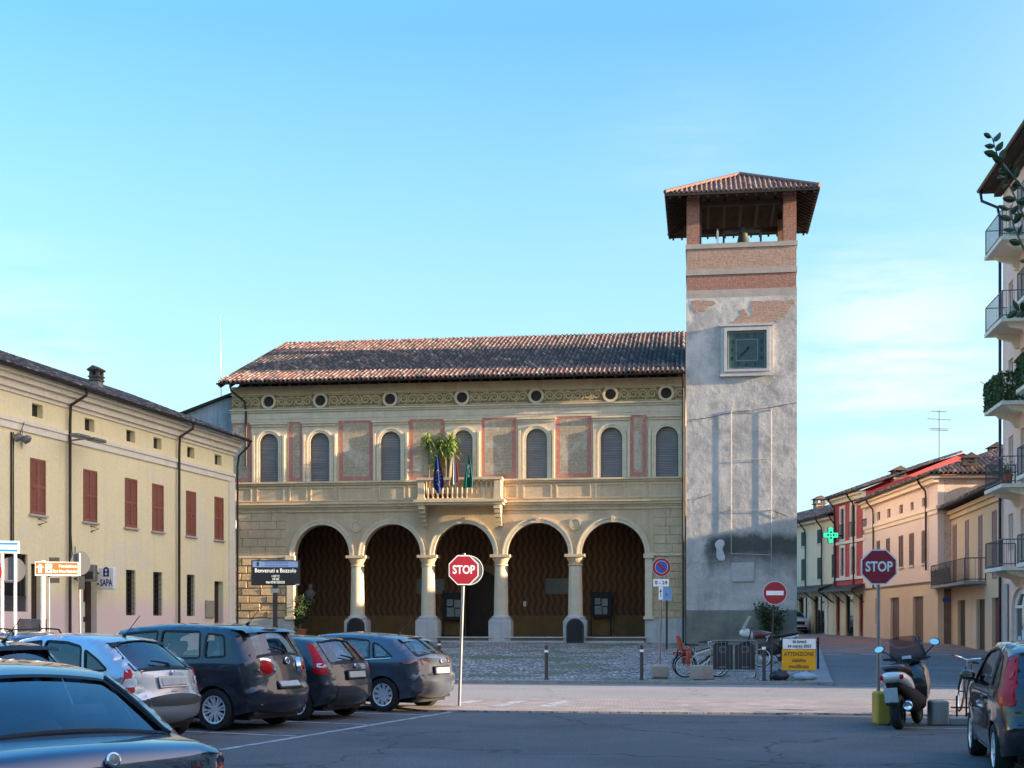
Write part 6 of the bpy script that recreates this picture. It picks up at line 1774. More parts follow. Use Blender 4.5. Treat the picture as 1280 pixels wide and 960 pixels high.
def car(name, label, loc, heading, body, mat, side_win, rear_win=None, front_win=None, lights=(), plate_=None, spoke=(7, 'alloy'), trim=K['rubber'],
        bumper=None, handles=(), doors=(), spoiler=None, badge=None, seats=True, chrome_line=None, rails=False, seat_h=0.0, clad=None, extra=None, aerial=None, wiper=True, group='cars parked in the square', track=None):
    """heading: direction of travel (x, y)"""
    root = thing(name, label, 'car', (loc[0], loc[1], g(loc[1])), math.atan2(heading[1], heading[0]), group)
    B = body
    n = len(B.A)
    # side panels with window and wheel-arch openings
    ra = B.rw + B.archr
    bot = []
    zs = B.sill
    for cx in (B.wb / 2, -B.wb / 2):
        a0 = math.degrees(math.asin(max(-1, min(1, (zs - B.rw) / ra))))
        bot += arc_pts(cx, B.rw, ra, a0, 180 - a0, 18)
    outline = [tuple(p) for p in B.A] + bot
    extra_pts = []
    for d in (0.02, 0.05, 0.09, 0.14, 0.2):
        for i in range(0, n, 2):
            if d < B.rad[i] * 1.05: extra_pts.append(B.A[i] - B.N[i] * d)
    wins = [round_poly(w, 0.05, 3) for w in side_win]
    rv, rf, loops = tri_fill(outline, wins, 0.075, extra_pts)
    shell = MB()
    ycache = [B.y(x, z) for x, z in rv]
    for s in (1, -1):
        vs = [(x, s * yy, z) for (x, z), yy in zip(rv, ycache)]
        shell.add(vs, [f if s < 0 else tuple(reversed(f)) for f in rf])
    # wrapped strip with rear and front window openings, in (path index / n, t) space
    S_ = B.arc[-1]
    def ip(a): return float(np.interp(a, B.arc, np.arange(n)))
    def wpoly(w):
        (xa, za, ha), (xb, zb_, hb) = w               # lower edge and upper edge: x, z and half width
        ia, ib = B.idx(xa, za), B.idx(xb, zb_)
        P = [(B.arc[ia], -ha / B.half(ia)), (B.arc[ib], -hb / B.half(ib)), (B.arc[ib], hb / B.half(ib)), (B.arc[ia], ha / B.half(ia))]
        return round_poly([(p[0], p[1]) for p in P], 0.07, 3)
    sw = [wpoly(w) for w in (rear_win, front_win) if w]
    outl = [(a, -1.0) for a in B.arc] + [(a, 1.0) for a in reversed(B.arc)]
    rv2, rf2, _ = tri_fill(outl, sw, 0.075)
    shell.add([B.strip(ip(a), t) for a, t in rv2], rf2)
    body_o = shell.build('body', mat, root, smooth=48)
    if track is None: pass
    # glass
    for P in wins:
        for s in (1, -1):
            b = MB(); v3, f3, _ = tri_fill(P, (), 0.12)
            b.add([(x, s * (B.y(x, z) - 0.012), z) for x, z in v3], [f if s < 0 else tuple(reversed(f)) for f in f3]); wo = b.build('window', K['car_glass'], root, smooth=True, fix=False)
            b = MB(); v3, f3, _ = tri_fill(offset_poly(P, 0.016), [offset_poly(P, -0.016)], 0.10)
            b.add([(x, s * (B.y(x, z) + 0.004), z) for x, z in v3], f3); b.build('window_seal', trim, wo, fix=False)
    for P, nm in zip(sw, ('rear_window', 'windscreen') if rear_win else ('windscreen',)):
        b = MB(); v3, f3, _ = tri_fill(P, (), 0.12); b.add([B.strip(ip(a), t, -0.010) for a, t in v3], f3); wo = b.build(nm, K['car_glass'], root, smooth=True, fix=False)
        b = MB(); v3, f3, _ = tri_fill(offset_poly(P, 0.02), [offset_poly(P, -0.03)], 0.10); b.add([B.strip(ip(a), t, 0.004) for a, t in v3], f3); b.build('window_seal', trim, wo, fix=False)
        if nm == 'rear_window' and wiper:
            b = MB(); a0 = min(p[0] for p in P) + 0.03
            q = [B.strip(ip(a0 + k * 0.012), -0.05 + 0.5 * k / 8, 0.03) for k in range(9)]
            b.tube(q, 0.018, 6, 0.010); b.tube([B.strip(ip(a0 - 0.03), -0.05, 0.01), q[0]], 0.03, 6); b.build('wiper', K['rubber'], root)
    # lamps: list of (name, side polygon (x,z) or None, rear polygon (x,z along path ; fraction) or None, material)
    def path_poly(P):                                  # [(z on the rear or front path given as x,z), y]
        return [(B.arc[B.idx(x, z)], yv) for (x, z, yv) in P]
    for li, (nm, sp, rp, m) in enumerate(lights):
        lo2 = 0.010 + 0.006 * li
        for s in (1, -1):
            b = MB()
            if sp:
                P = round_poly(sp, 0.03, 2); v3, f3, _ = tri_fill(P, (), 0.06); b.add([(x, s * (B.y(x, z) + lo2), z) for x, z in v3], f3)
                b.add([(x, s * (B.y(x, z) + lo2), z) for x, z in P] + [(x, s * (B.y(x, z) - 0.01), z) for x, z in P], [(i, (i + 1) % len(P), len(P) + (i + 1) % len(P), len(P) + i) for i in range(len(P))])
            if rp:
                P = path_poly(rp); P = [(a, yv / B.half(ip(a))) for a, yv in P]
                P = round_poly(P, 0.04, 2); v3, f3, _ = tri_fill(P, (), 0.06)
                b.add([B.strip(ip(a), s * min(t, 1.0), lo2) for a, t in v3], f3)
            b.build(nm, m, root, smooth=True, fix=False)
    def onstrip(nm, xz, yv, hw, h, m, off=0.012, thick=0.02, parent=None, tilt=0.0):
        i = B.idx(*xz); p = B.strip(i, yv / B.half(i), off); nn = Vector((B.N[i][0], 0, B.N[i][1])); up = Vector((0, 1, 0)).cross(nn)
        if up.z < 0: up = -up
        b = MB(Matrix(((0, up.x, nn.x, p.x), (1, up.y, nn.y, p.y), (0, up.z, nn.z, p.z), (0, 0, 0, 1))))
        return b, hw, h, thick
    if plate_:
        b, hw, h, tk = onstrip('p', plate_[:2], 0, 0.26, 0.055, None)
        b.bbox(-0.26, 0.26, -0.055, 0.055, -0.01, 0.02, 0.006); b.build('license_plate', K['plate'], root)
        b, *_ = onstrip('p', plate_[:2], 0, 0.3, 0.08, None)
        b.bbox(-0.30, 0.30, -0.085, 0.085, -0.02, 0.006, 0.006); b.build('plate_recess', trim if len(plate_) < 3 else plate_[2], root)
    if badge:
        b, *_ = onstrip('b', badge[:2], 0, 0, 0, None); b.lathe([(0.0, 0.03), (badge[2] * 0.7, 0.028), (badge[2] * 0.75, 0.032), (badge[2], 0.026), (badge[2], 0.0)], 18)
        bo = b.build('badge', [K['chrome']], root, smooth=True)
        b, *_ = onstrip('b', badge[:2], 0, 0, 0, None); b.lathe([(0.0, 0.033), (badge[2] * 0.62, 0.030)], 16); b.build('badge_face', badge[3], bo)
    # bumper: lower band wrapped round the tail in plastic
    if bumper:
        z0, z1, m = bumper
        ii = [i for i in range(n) if z0 <= B.A[i][1] <= z1 and B.A[i][0] < 0]
        b = MB(); ts = [-1 + 2 * k / 14 for k in range(15)]
        vs = [B.strip(i, t, 0.012) for i in ii for t in ts]; m_ = len(ts)
        b.add(vs, [(r * m_ + c, r * m_ + c + 1, (r + 1) * m_ + c + 1, (r + 1) * m_ + c) for r in range(len(ii) - 1) for c in range(m_ - 1)])
        for s in (1, -1):
            xr = B.A[ii[0]][0]; P = [(B.A[i][0] + 0.001, B.A[i][1]) for i in ii] + [(-B.wb / 2 - ra - 0.02, z1), (-B.wb / 2 - math.sqrt(max(0.001, ra * ra - (z0 - B.rw) ** 2)) - 0.02, z0)]
            v3, f3, _ = tri_fill(P, (), 0.06); b.add([(x, s * (B.y(x, z) + 0.012), z) for x, z in v3], f3)
        b.build('bumper', m, root, smooth=True)
    if clad:
        b = MB(); z0, z1 = clad
        for s in (1, -1):
            P = [(-B.wb / 2 + ra + 0.03, z0), (B.wb / 2 - ra - 0.03, z0), (B.wb / 2 - ra - 0.03, z1), (-B.wb / 2 + ra + 0.03, z1)]
            v3, f3, _ = tri_fill(P, (), 0.1); b.add([(x, s * (B.y(x, z) + 0.014), z) for x, z in v3], f3)
        b.build('side_moulding', K['plastic_grey'], root, smooth=True)
    # panel gaps: dark ribbons
    b = MB()
    for P in doors:
        P = [Vector(p) for p in P]; Q = []
        for a, c in zip(P[:-1], P[1:]):
            k = max(1, int((c - a).length / 0.05)); Q += [a.lerp(c, j / k) for j in range(k)]
        Q.append(P[-1])
        for s in (1, -1):
            vs = []
            for i, p in enumerate(Q):
                d = (Q[min(i + 1, len(Q) - 1)] - Q[max(i - 1, 0)]).normalized(); nn = Vector((-d.y, d.x)) * 0.004
                for q in (p - nn, p + nn): vs.append((q.x, s * (B.y(q.x, q.y) + 0.003), q.y))
            b.add(vs, [(2 * i, 2 * i + 1, 2 * i + 3, 2 * i + 2) for i in range(len(Q) - 1)])
    if doors: b.build('panel_gap', K['rubber'], body_o, fix=False)
    for hx, hz, m in handles:
        for s in (1, -1):
            b = MB(); yy = B.y(hx, hz); b.bbox(hx - 0.10, hx + 0.10, s * yy, s * (yy + 0.035), hz - 0.018, hz + 0.018, 0.008); b.build('door_handle', m, root)
    if chrome_line:
        b = MB()
        for s in (1, -1): b.tube([(x, s * (B.y(x, z) + 0.006), z) for x, z in chrome_line], 0.011, 6)
        b.build('chrome_strip', K['chrome'], root)
    if spoiler:
        xa, za, L, hw, m = spoiler
        b = MB(); b.sheet(lambda a, c: (xa + 0.18 - (0.18 + L) * (c if c < .5 else 1 - c) * 2, hw * (2 * a - 1) * (1 - 0.02 * (1 if c > .5 else 0)), za + (0.012 if c < 0.5 else -0.035) - 0.02 * abs(2 * a - 1) ** 3 - (0.02 * (c if c < .5 else 1 - c))), 16, 8)
        b.build('spoiler', m, root, smooth=True)
    if rails:
        for s in (1, -1):
            b = MB(); i0, i1 = B.idx(*rails[0]), B.idx(*rails[1]); pts = []
            for k in range(13):
                p = B.strip(i0 + (i1 - i0) * k / 12, 0.93 * s, 0.075 if 0 < k < 12 else 0.0); pts.append(p)
            b.tube(pts, 0.018, 6); b.build('roof_rail', K['rubber'], root, smooth=True)
    if aerial:
        i = B.idx(*aerial); p = B.strip(i, 0.0, 0.0)
        b = MB(); b.tube([p, p + Vector((-0.05, 0, 0.04))], 0.03, 8, 0.015); b.tube([p + Vector((-0.05, 0, 0.04)), p + Vector((-0.30, 0, 0.30))], 0.006, 5); b.build('aerial', K['rubber'], root)
    # underbody, wheel wells
    b = MB(); b.box(B.x0 + 0.25, B.x1 - 0.3, -B.W + 0.24, B.W - 0.24, 0.17, 0.42)
    b.box(B.x0 + 0.15, -B.wb / 2 - ra, -B.W + 0.22, B.W - 0.22, 0.24, 0.6); b.box(B.wb / 2 + ra, B.x1 - 0.2, -B.W + 0.2, B.W - 0.2, 0.22, 0.5)
    b.box(-B.wb / 2 + ra + 0.05, B.wb / 2 - ra - 0.05, -B.W + 0.1, B.W - 0.1, 0.22, 0.45)
    for cx in (-B.wb / 2, B.wb / 2):
        for s in (1, -1):
            b.lathe([(ra + 0.003, 0.0), (ra + 0.003, 0.30)], 20, (cx, s * (B.W - 0.33) if s > 0 else s * (B.W - 0.03), B.rw), Matrix.Rotation(R(-90), 4, 'X'), R(180 + 8), R(360 - 8))
    b.build('underbody', K['rubber'], root)
    # seats
    if seats:
        sx0 = 0.05; zb = 0.42 + seat_h
        for s in (1, -1):
            b = MB(); y0 = s * B.W * 0.43
            b.bbox(sx0 - 0.1, sx0 + 0.42, y0 - 0.24, y0 + 0.24, zb - 0.1, zb + 0.10, 0.05)
            b.T = Matrix.Translation((sx0 - 0.12, y0, zb + 0.1)) @ Matrix.Rotation(R(-18), 4, 'Y')
            b.bbox(-0.07, 0.07, -0.24, 0.24, -0.1, 0.52, 0.06); b.bbox(-0.05, 0.05, -0.13, 0.13, 0.58, 0.78, 0.045); b.box(-0.01, 0.01, -0.07, 0.07, 0.5, 0.6)
            b.build('front_seat', K['interior'], root, smooth=True)
        b = MB(); rx = sx0 - 0.95
        b.bbox(rx - 0.05, rx + 0.42, -B.W * 0.72, B.W * 0.72, zb - 0.1, zb + 0.10, 0.05)
        b.T = Matrix.Translation((rx - 0.08, 0, zb + 0.1)) @ Matrix.Rotation(R(-20), 4, 'Y')
        b.bbox(-0.07, 0.07, -B.W * 0.72, B.W * 0.72, -0.1, 0.48, 0.06)
        for s in (1, -1): b.bbox(-0.05, 0.05, s * B.W * 0.4 - 0.14, s * B.W * 0.4 + 0.14, 0.51, 0.70, 0.045)
        b.build('rear_bench', K['interior'], root, smooth=True)
        i = B.idx(*front_win[0][:2]) if front_win else 0
        if front_win:
            b = MB(); fx = front_win[0][0]; b.bbox(fx - 0.55, fx + 0.05, -B.W * 0.78, B.W * 0.78, 0.55, front_win[0][1] - 0.06, 0.06); b.lathe([(0.17, -0.012), (0.19, 0), (0.17, 0.012), (0.155, 0.0), (0.17, -0.012)], 18, (fx - 0.68, B.W * 0.42, front_win[0][1] - 0.1), Matrix.Rotation(R(65), 4, 'Y'))
            b.build('dashboard', K['interior'], root)
            for s in (1, -1):
                mx, mz = fx - 0.52, front_win[0][1] + 0.02; b = MB(); yy = B.y(mx, mz)
                b.T = Matrix.Translation((mx, s * (yy + 0.10), mz + 0.06)); b.ball((0, 0, 0), 0.06, 0.095, 0.065, 12, 8); b.T = None
                b.tube([(mx, s * (yy - 0.02), mz), (mx, s * (yy + 0.08), mz + 0.03)], 0.025, 6)
                mo = b.build('wing_mirror', mat, root, smooth=True)
                b = MB(Matrix.Translation((mx - 0.058, s * (yy + 0.10), mz + 0.06))); b.add([(0, -0.05, -0.03), (0, 0.05, -0.03), (0, 0.05, 0.03), (0, -0.05, 0.03)], [(0, 1, 2, 3)]); b.build('mirror_glass', K['chrome'], mo)
    ty = B.W - 0.115 if track is None else track
    for cx in (-B.wb / 2, B.wb / 2):
        for s in (1, -1): wheel(root, cx, s * ty, B.rw, 0.2, spoke[0], s, spoke[1])
    if extra: extra(root, B, onstrip)
    return root

HD = Vector((-0.9, 0.436)).normalized()
def from_left_rear(px_, py_, hd, wb, W):
    """centre of the car from the contact point of its left rear wheel"""
    hd = Vector(hd).normalized(); left = Vector((-hd.y, hd.x))
    c = Vector((px_, py_)) - left * (W - 0.1) + hd * wb / 2
    return (c.x, c.y), hd

# grey-blue hatchback nearest the stop sign
Bt = Body([(-1.98, .30), (-2.08, .40), (-2.11, .60), (-2.07, .70), (-2.05, .72), (-2.03, .90), (-1.99, 1.00), (-1.93, 1.06), (-1.93, 1.06), (-1.50, 1.37), (-1.50, 1.37), (-1.3, 1.425), (-0.8, 1.475), (-.2, 1.495), (.35, 1.455), (.55, 1.415), (.55, 1.415), (1.0, 1.18), (1.30, 1.00), (1.30, 1.00), (1.7, .94), (2.0, .85), (2.17, .70), (2.24, .5), (2.2, .3), (2.08, .22)], .89, .97, 1.5, .20, 2.64, .325, rear_r=.26)
loc, hd = from_left_rear(-2.45, 26.1, HD, 2.64, .89)
grey_blue = carpaint('paint_grey_blue', (0.055, 0.066, 0.088), 0.25)
car('hatchback_car', 'grey blue hatchback with chrome window line parked nearest the stop sign', loc, hd, Bt, grey_blue,
    [[(-1.02, 1.02), (-.10, 1.0), (-.14, 1.40), (-.55, 1.40), (-.95, 1.36)], [(.0, 1.0), (1.0, .985), (.52, 1.32), (.34, 1.385), (-.04, 1.405)], [(-1.52, 1.05), (-1.10, 1.03), (-1.03, 1.33), (-1.2, 1.27)]],
    ((-1.93, 1.06, .62), (-1.52, 1.36, .50)), ((1.28, 1.01, .68), (.58, 1.40, .54)),
    [('tail_light', [(-2.0, .88), (-1.70, .93), (-1.66, 1.0), (-1.80, 1.02), (-1.99, .99)], [(-2.03, .88, .80), (-2.03, .92, .36), (-2.0, 1.0, .36), (-1.97, 1.02, .80)], K['lens_dark']),
     ('headlight', [(2.0, .70), (1.75, .84), (1.95, .86)], None, K['lens_clear'])],
    (-2.06, .76), (10, 'alloy'), handles=[(-.72, .90, K['chrome']), (.3, .89, K['chrome'])], chrome_line=[(-1.5, 1.03), (-1.0, 1.0), (0, .98), (1.0, .965)],
    doors=[[(-.06, .3), (-.05, .98)], [(-1.15, .62), (-1.02, .98)], [(1.02, .98), (1.05, .6), (.98, .3)]], spoiler=(-1.5, 1.40, .10, .56, grey_blue), badge=(-2.02, .93, .045, K['sign_red']), aerial=(-1.15, 1.44))
# dark slate small hatch with tall red tail lights
Bf = Body([(-1.78, .30), (-1.88, .40), (-1.92, .60), (-1.88, .70), (-1.85, .85), (-1.80, .98), (-1.80, .98), (-1.46, 1.36), (-1.46, 1.36), (-1.25, 1.42), (-.7, 1.465), (-.1, 1.475), (.35, 1.43), (.55, 1.39), (.55, 1.39), (1.0, 1.15), (1.3, .98), (1.3, .98), (1.65, .90), (1.85, .78), (1.93, .6), (1.92, .38), (1.8, .24)], .84, .93, 1.48, .17, 2.49, .30, rear_r=.22)
loc, hd = from_left_rear(-3.72, 23.7, HD, 2.49, .84)
slate = carpaint('paint_slate', (0.026, 0.031, 0.042), 0.25)
car('hatchback_car', 'dark slate small hatchback with tall bright red tail lights beside the rear window', loc, hd, Bf, slate,
    [[(-.05, .98), (.98, .96), (.50, 1.30), (.30, 1.36), (-.05, 1.40)], [(-.92, .98), (-.15, .98), (-.15, 1.40), (-.75, 1.37)], [(-1.36, 1.04), (-1.02, .99), (-.86, 1.34), (-1.1, 1.32)]],
    ((-1.78, 1.0, .56), (-1.48, 1.34, .50)), ((1.28, .99, .66), (.58, 1.375, .54)),
    [('tail_light', [(-1.83, .80), (-1.62, .82), (-1.55, 1.05), (-1.37, 1.34), (-1.44, 1.34), (-1.62, 1.15), (-1.77, .96)], [(-1.86, .80, .84), (-1.86, .82, .68), (-1.72, 1.07, .62), (-1.47, 1.345, .57), (-1.47, 1.345, .84)], K['lens_red']),
     ('reversing_light', [(-1.79, .93), (-1.66, .93), (-1.63, 1.0), (-1.74, 1.0)], None, K['lens_clear'])],
    (-1.87, .78), (5, 'alloy'), bumper=(.30, .62, slate), handles=[(-.68, .88, slate), (.3, .87, slate)], clad=(.45, .52),
    doors=[[(-.10, .28), (-.10, .96)], [(-1.0, .6), (-.95, .96)], [(1.0, .95), (1.02, .3)]], badge=(-1.83, .91, .04, K['sign_blue']))
# tall dark navy people carrier with round red lamps
Bl = Body([(-1.98, .32), (-2.06, .42), (-2.09, .62), (-2.04, .72), (-2.00, .95), (-1.96, 1.10), (-1.93, 1.16), (-1.93, 1.16), (-1.70, 1.55), (-1.70, 1.55), (-1.45, 1.62), (-.9, 1.66), (-.2, 1.67), (.5, 1.62), (.8, 1.57), (.8, 1.57), (1.2, 1.33), (1.45, 1.13), (1.45, 1.13), (1.75, 1.04), (1.98, .92), (2.08, .7), (2.08, .4), (1.95, .25)], .89, 1.08, 1.67, .15, 2.61, .33, rear_r=.25, archr=.05)
loc, hd = from_left_rear(-4.66, 21.45, HD, 2.61, .89)
navy_p = carpaint('paint_navy', (0.010, 0.014, 0.026), 0.2)
def round_lamps(root, B, onstrip):
    for s in (1, -1):
        b = MB(); xx, zz = -1.86, .99
        for r_, dy, m in ((.150, .012, 0), (.118, .026, 1), (.05, .045, 1)):
            pass
        yy = B.y(xx, zz)
        i = B.idx(-2.0, .99); p = B.strip(i, s * 0.86, 0.0)
        nn = Vector((-0.78, s * 0.62, 0.12)).normalized()
        up = Vector((0, 0, 1)); ax = up.cross(nn).normalized(); up = nn.cross(ax)
        M = Matrix(((ax.x * 1.35, up.x, nn.x, p.x + .035), (ax.y * 1.35, up.y, nn.y, p.y), (ax.z, up.z, nn.z, p.z), (0, 0, 0, 1)))
        b = MB(M); b.lathe([(.165, -.05), (.16, .02), (.125, .03), (.12, .02)], 24); o = b.build('tail_light_ring', K['chrome'], root, smooth=True)
        b = MB(M); b.lathe([(0.0, .075), (.05, .07), (.055, .05), (.10, .045), (.13, .015)], 24); b.build('tail_light', K['lens_red'], o, smooth=True)
car('people_carrier', 'tall dark navy people carrier with round chrome ringed red tail lights', loc, hd, Bl, navy_p,
    [[(-.10, 1.13), (1.02, 1.12), (.72, 1.45), (.5, 1.53), (-.10, 1.57)], [(-1.02, 1.14), (-.20, 1.13), (-.20, 1.57), (-.95, 1.56)], [(-1.50, 1.17), (-1.12, 1.15), (-1.10, 1.53), (-1.42, 1.50)], [(1.1, 1.12), (1.26, 1.12), (1.05, 1.29), (.95, 1.36)]],
    ((-1.92, 1.18, .70), (-1.71, 1.53, .62)), ((1.43, 1.14, .72), (.82, 1.555, .62)), [],
    (-2.06, .66), (8, 'twin'), handles=[(-.78, .99, K['chrome']), (.28, .98, K['chrome'])], doors=[[(-.15, .3), (-.15, 1.1)], [(-1.0, .72), (-1.08, 1.1), (-1.08, 1.5)], [(1.1, 1.1), (1.12, .35)]],
    spoiler=(-1.66, 1.60, .14, .68, navy_p), badge=(-1.975, 1.05, .06, K['lens_dark']), aerial=(-1.3, 1.63), seat_h=.14, extra=round_lamps, clad=(.34, .40))
# silver rounded hatch with two-tone bumper
Bc = Body([(-1.72, .30), (-1.84, .38), (-1.88, .60), (-1.82, .68), (-1.77, .80), (-1.72, .98), (-1.70, 1.02), (-1.70, 1.02), (-1.18, 1.40), (-1.18, 1.40), (-1.0, 1.455), (-.5, 1.51), (0, 1.52), (.4, 1.475), (.6, 1.43), (.6, 1.43), (1.1, 1.17), (1.4, .98), (1.4, .98), (1.7, .86), (1.88, .7), (1.96, .5), (1.92, .3), (1.8, .22)], .83, .94, 1.52, .17, 2.46, .30, rear_r=.24, roof_r=.13)
loc, hd = from_left_rear(-5.72, 19.05, HD, 2.46, .83)
silver = carpaint('paint_silver', (0.44, 0.46, 0.49), 0.7)
def c3x(root, B, onstrip):
    b = MB()
    for s in (1,): b.tube([(x, B.y(x, z) + .002, z) for x, z in circ(-1.30, .86, .085, 20) + [circ(-1.30, .86, .085, 20)[0]]], .004, 4)
    b.build('fuel_flap', K['rubber'], root)
car('hatchback_car', 'silver rounded hatchback with slanted red and clear tail lights and dark bumper strip', loc, hd, Bc, silver,
    [[(-.02, .98), (1.1, .96), (.56, 1.34), (.36, 1.40), (-.02, 1.44)], [(-.86, .99), (-.10, .98), (-.10, 1.44), (-.5, 1.42), (-.78, 1.36)], [(-1.32, 1.04), (-.94, 1.0), (-.86, 1.32), (-1.12, 1.18)]],
    ((-1.69, 1.03, .60), (-1.20, 1.385, .52)), ((1.38, .99, .66), (.63, 1.415, .54)),
    [('tail_light', [(-1.75, .72), (-1.56, .72), (-1.62, .92), (-1.57, 1.06), (-1.66, 1.04)], [(-1.8, .72, .83), (-1.8, .72, .60), (-1.74, .92, .64), (-1.60, 1.10, .72), (-1.60, 1.10, .83)], K['lens_red']),
     ('reversing_light', [(-1.745, .80), (-1.60, .80), (-1.64, .92), (-1.72, .92)], [(-1.785, .80, .82), (-1.785, .80, .635), (-1.75, .92, .66), (-1.75, .92, .82)], K['lens_clear'])],
    (-1.77, .82, silver), (7, 'alloy'), handles=[(-.7, .88, silver), (.3, .87, silver)], doors=[[(-.06, .3), (-.06, .96)], [(-.9, .6), (-.9, .97)], [(1.05, .95), (1.08, .3)]],
    bumper=None, spoiler=(-1.18, 1.425, .06, .56, K['rubber']), badge=(-1.735, .95, .035, silver), aerial=(-.95, 1.46), extra=c3x)
# lower dark strip of the silver car's bumper sits in its own mesh
def add_strip(root, B, z0, z1, m, off=.016):
    n = len(B.A); ii = [i for i in range(n) if z0 <= B.A[i][1] <= z1 and B.A[i][0] < 0]
    b = MB(); ts = [-1 + 2 * k / 14 for k in range(15)]; m_ = len(ts)
    b.add([B.strip(i, t, off) for i in ii for t in ts], [(r * m_ + c, r * m_ + c + 1, (r + 1) * m_ + c + 1, (r + 1) * m_ + c) for r in range(len(ii) - 1) for c in range(m_ - 1)])
    ra = B.rw + B.archr
    for s in (1, -1):
        P = [(B.A[i][0], B.A[i][1]) for i in ii] + [(-B.wb / 2 - ra - .02, B.A[ii[-1]][1]), (-B.wb / 2 - ra - .02, B.A[ii[0]][1])]
        v3, f3, _ = tri_fill(P, (), .06); b.add([(x, s * (B.y(x, z) + off), z) for x, z in v3], f3)
    return b.build('bumper_strip', m, root, smooth=True)
silver_car = [o for o in COL.objects if o.get('label', '').startswith('silver rounded')][0]
add_strip(silver_car, Bc, .52, .645, K['plastic_grey'])
# blue-grey hatch with black roof spoiler, next in the row
Bn = Body([(-1.70, .30), (-1.82, .40), (-1.86, .60), (-1.80, .70), (-1.76, .85), (-1.70, .98), (-1.70, .98), (-1.30, 1.36), (-1.30, 1.36), (-1.1, 1.415), (-.6, 1.455), (0, 1.46), (.4, 1.42), (.6, 1.38), (.6, 1.38), (1.05, 1.13), (1.35, .96), (1.35, .96), (1.7, .86), (1.88, .7), (1.93, .5), (1.9, .3), (1.8, .22)], .84, .92, 1.46, .17, 2.48, .30, rear_r=.22)
loc, hd = from_left_rear(-6.72, 16.7, HD, 2.48, .84)
steel_blue = carpaint('paint_steel_blue', (0.075, 0.10, 0.15), 0.5)
car('hatchback_car', 'blue grey hatchback with black roof spoiler half hidden behind the nearest saloon', loc, hd, Bn, steel_blue,
    [[(-.02, .97), (1.05, .95), (.55, 1.28), (.35, 1.35), (-.02, 1.39)], [(-.90, .98), (-.10, .97), (-.10, 1.39), (-.75, 1.36)], [(-1.32, 1.03), (-1.0, .99), (-.85, 1.33), (-1.05, 1.30)]],
    ((-1.69, .99, .66), (-1.31, 1.35, .56)), ((1.33, .97, .66), (.63, 1.365, .54)),
    [('tail_light', [(-1.77, .76), (-1.58, .78), (-1.52, .94), (-1.70, .95)], [(-1.79, .76, .82), (-1.79, .76, .56), (-1.72, .95, .58), (-1.72, .95, .82)], K['lens_red'])],
    (-1.77, .82), (7, 'alloy'), spoiler=(-1.30, 1.395, .14, .64, K['rubber']), aerial=(-1.1, 1.415), doors=[[(-.06, .3), (-.06, .96)], [(1.05, .95), (1.08, .3)]], badge=(-1.73, .91, .04, K['chrome']))
# near saloon, seen from behind
Bb = Body([(-2.08, .28), (-2.24, .36), (-2.29, .52), (-2.26, .62), (-2.22, .66), (-2.22, .66), (-2.235, .80), (-2.20, .93), (-2.20, .93), (-2.12, .965), (-1.95, .985), (-1.68, 1.0), (-1.68, 1.0), (-1.3, 1.20), (-1.0, 1.325), (-1.0, 1.325), (-.8, 1.375), (-.4, 1.41), (0, 1.415), (.3, 1.39), (.45, 1.36), (.45, 1.36), (.9, 1.12), (1.15, .98), (1.15, .98), (1.7, .90), (2.0, .82), (2.12, .66), (2.16, .45), (2.1, .28), (1.95, .2)], .87, .93, 1.42, .20, 2.72, .31, rear_r=.20, roof_r=.10, crown_rear=.10, crown_top=.035)
midnight = carpaint('paint_midnight', (0.016, 0.026, 0.055), 0.5, 0.3)
midnight.node_tree.nodes['Principled BSDF'].inputs['Coat IOR'].default_value = 1.9
BH = Vector((-0.66, 0.75)).normalized()
def saloonx(root, B, onstrip):
    i = B.idx(-2.23, .84)
    b, *_ = onstrip('t', (-2.235, .84), -.52, 0, 0, None, 0.004)
    vs, fs = text_mb('318i', .085, 1.25, .002)
    b.add([(p.x, p.y, .004) for p in vs] , fs); b.build('lettering', K['alloy_dark'], root, fix=False)
    b = MB()
    for s in (1, -1): b.tube([B.strip(B.idx(-1.66, 1.01) + k * (B.idx(-1.0, 1.325) - B.idx(-1.66, 1.01)) / 10.0, s * .99, .012) for k in range(11)], .012, 6)
    b.build('window_trim', K['rubber'], root)
    b = MB(); b.tube([B.strip(B.idx(-1.69, 1.0), -.86 + 1.72 * k / 16, .004) for k in range(17)], .008, 5); b.build('panel_gap', K['rubber'], root)
    b = MB(); b.bbox(-1.62, -1.0, -.66, .66, .86, .955, .03); b.build('parcel_shelf', K['interior'], root)
car('saloon_car', 'midnight blue saloon nearest the camera, seen from behind with its wide rear window', (-3.72, 9.19), BH, Bb, midnight,
    [[(-.0, .98), (1.0, .97), (.50, 1.27), (.3, 1.33), (.0, 1.35)], [(-.95, 1.0), (-.08, .98), (-.08, 1.35), (-.5, 1.34), (-.75, 1.27)], [(-1.25, 1.05), (-1.03, 1.02), (-.88, 1.23), (-1.0, 1.18)]],
    ((-1.66, 1.01, .68), (-1.02, 1.315, .535)), ((1.13, .99, .68), (.48, 1.345, .54)),
    [('tail_light', [(-2.2, .66), (-1.98, .68), (-1.95, .84), (-2.17, .86)], [(-2.23, .66, .86), (-2.23, .66, .50), (-2.235, .86, .52), (-2.225, .87, .86)], K['lens_red']),
     ('indicator_light', [(-2.19, .77), (-2.0, .785), (-1.98, .825), (-2.18, .845)], [(-2.235, .77, .855), (-2.235, .77, .64), (-2.235, .85, .64), (-2.23, .85, .855)], K['lens_amber'])],
    (-2.23, .75), (7, 'alloy'), badge=(-2.215, .90, .042, K['galv']), wiper=False, extra=saloonx, doors=[[(-.04, .3), (-.04, .96)], [(-1.7, .99), (-1.75, .75), (-1.78, .68)]])
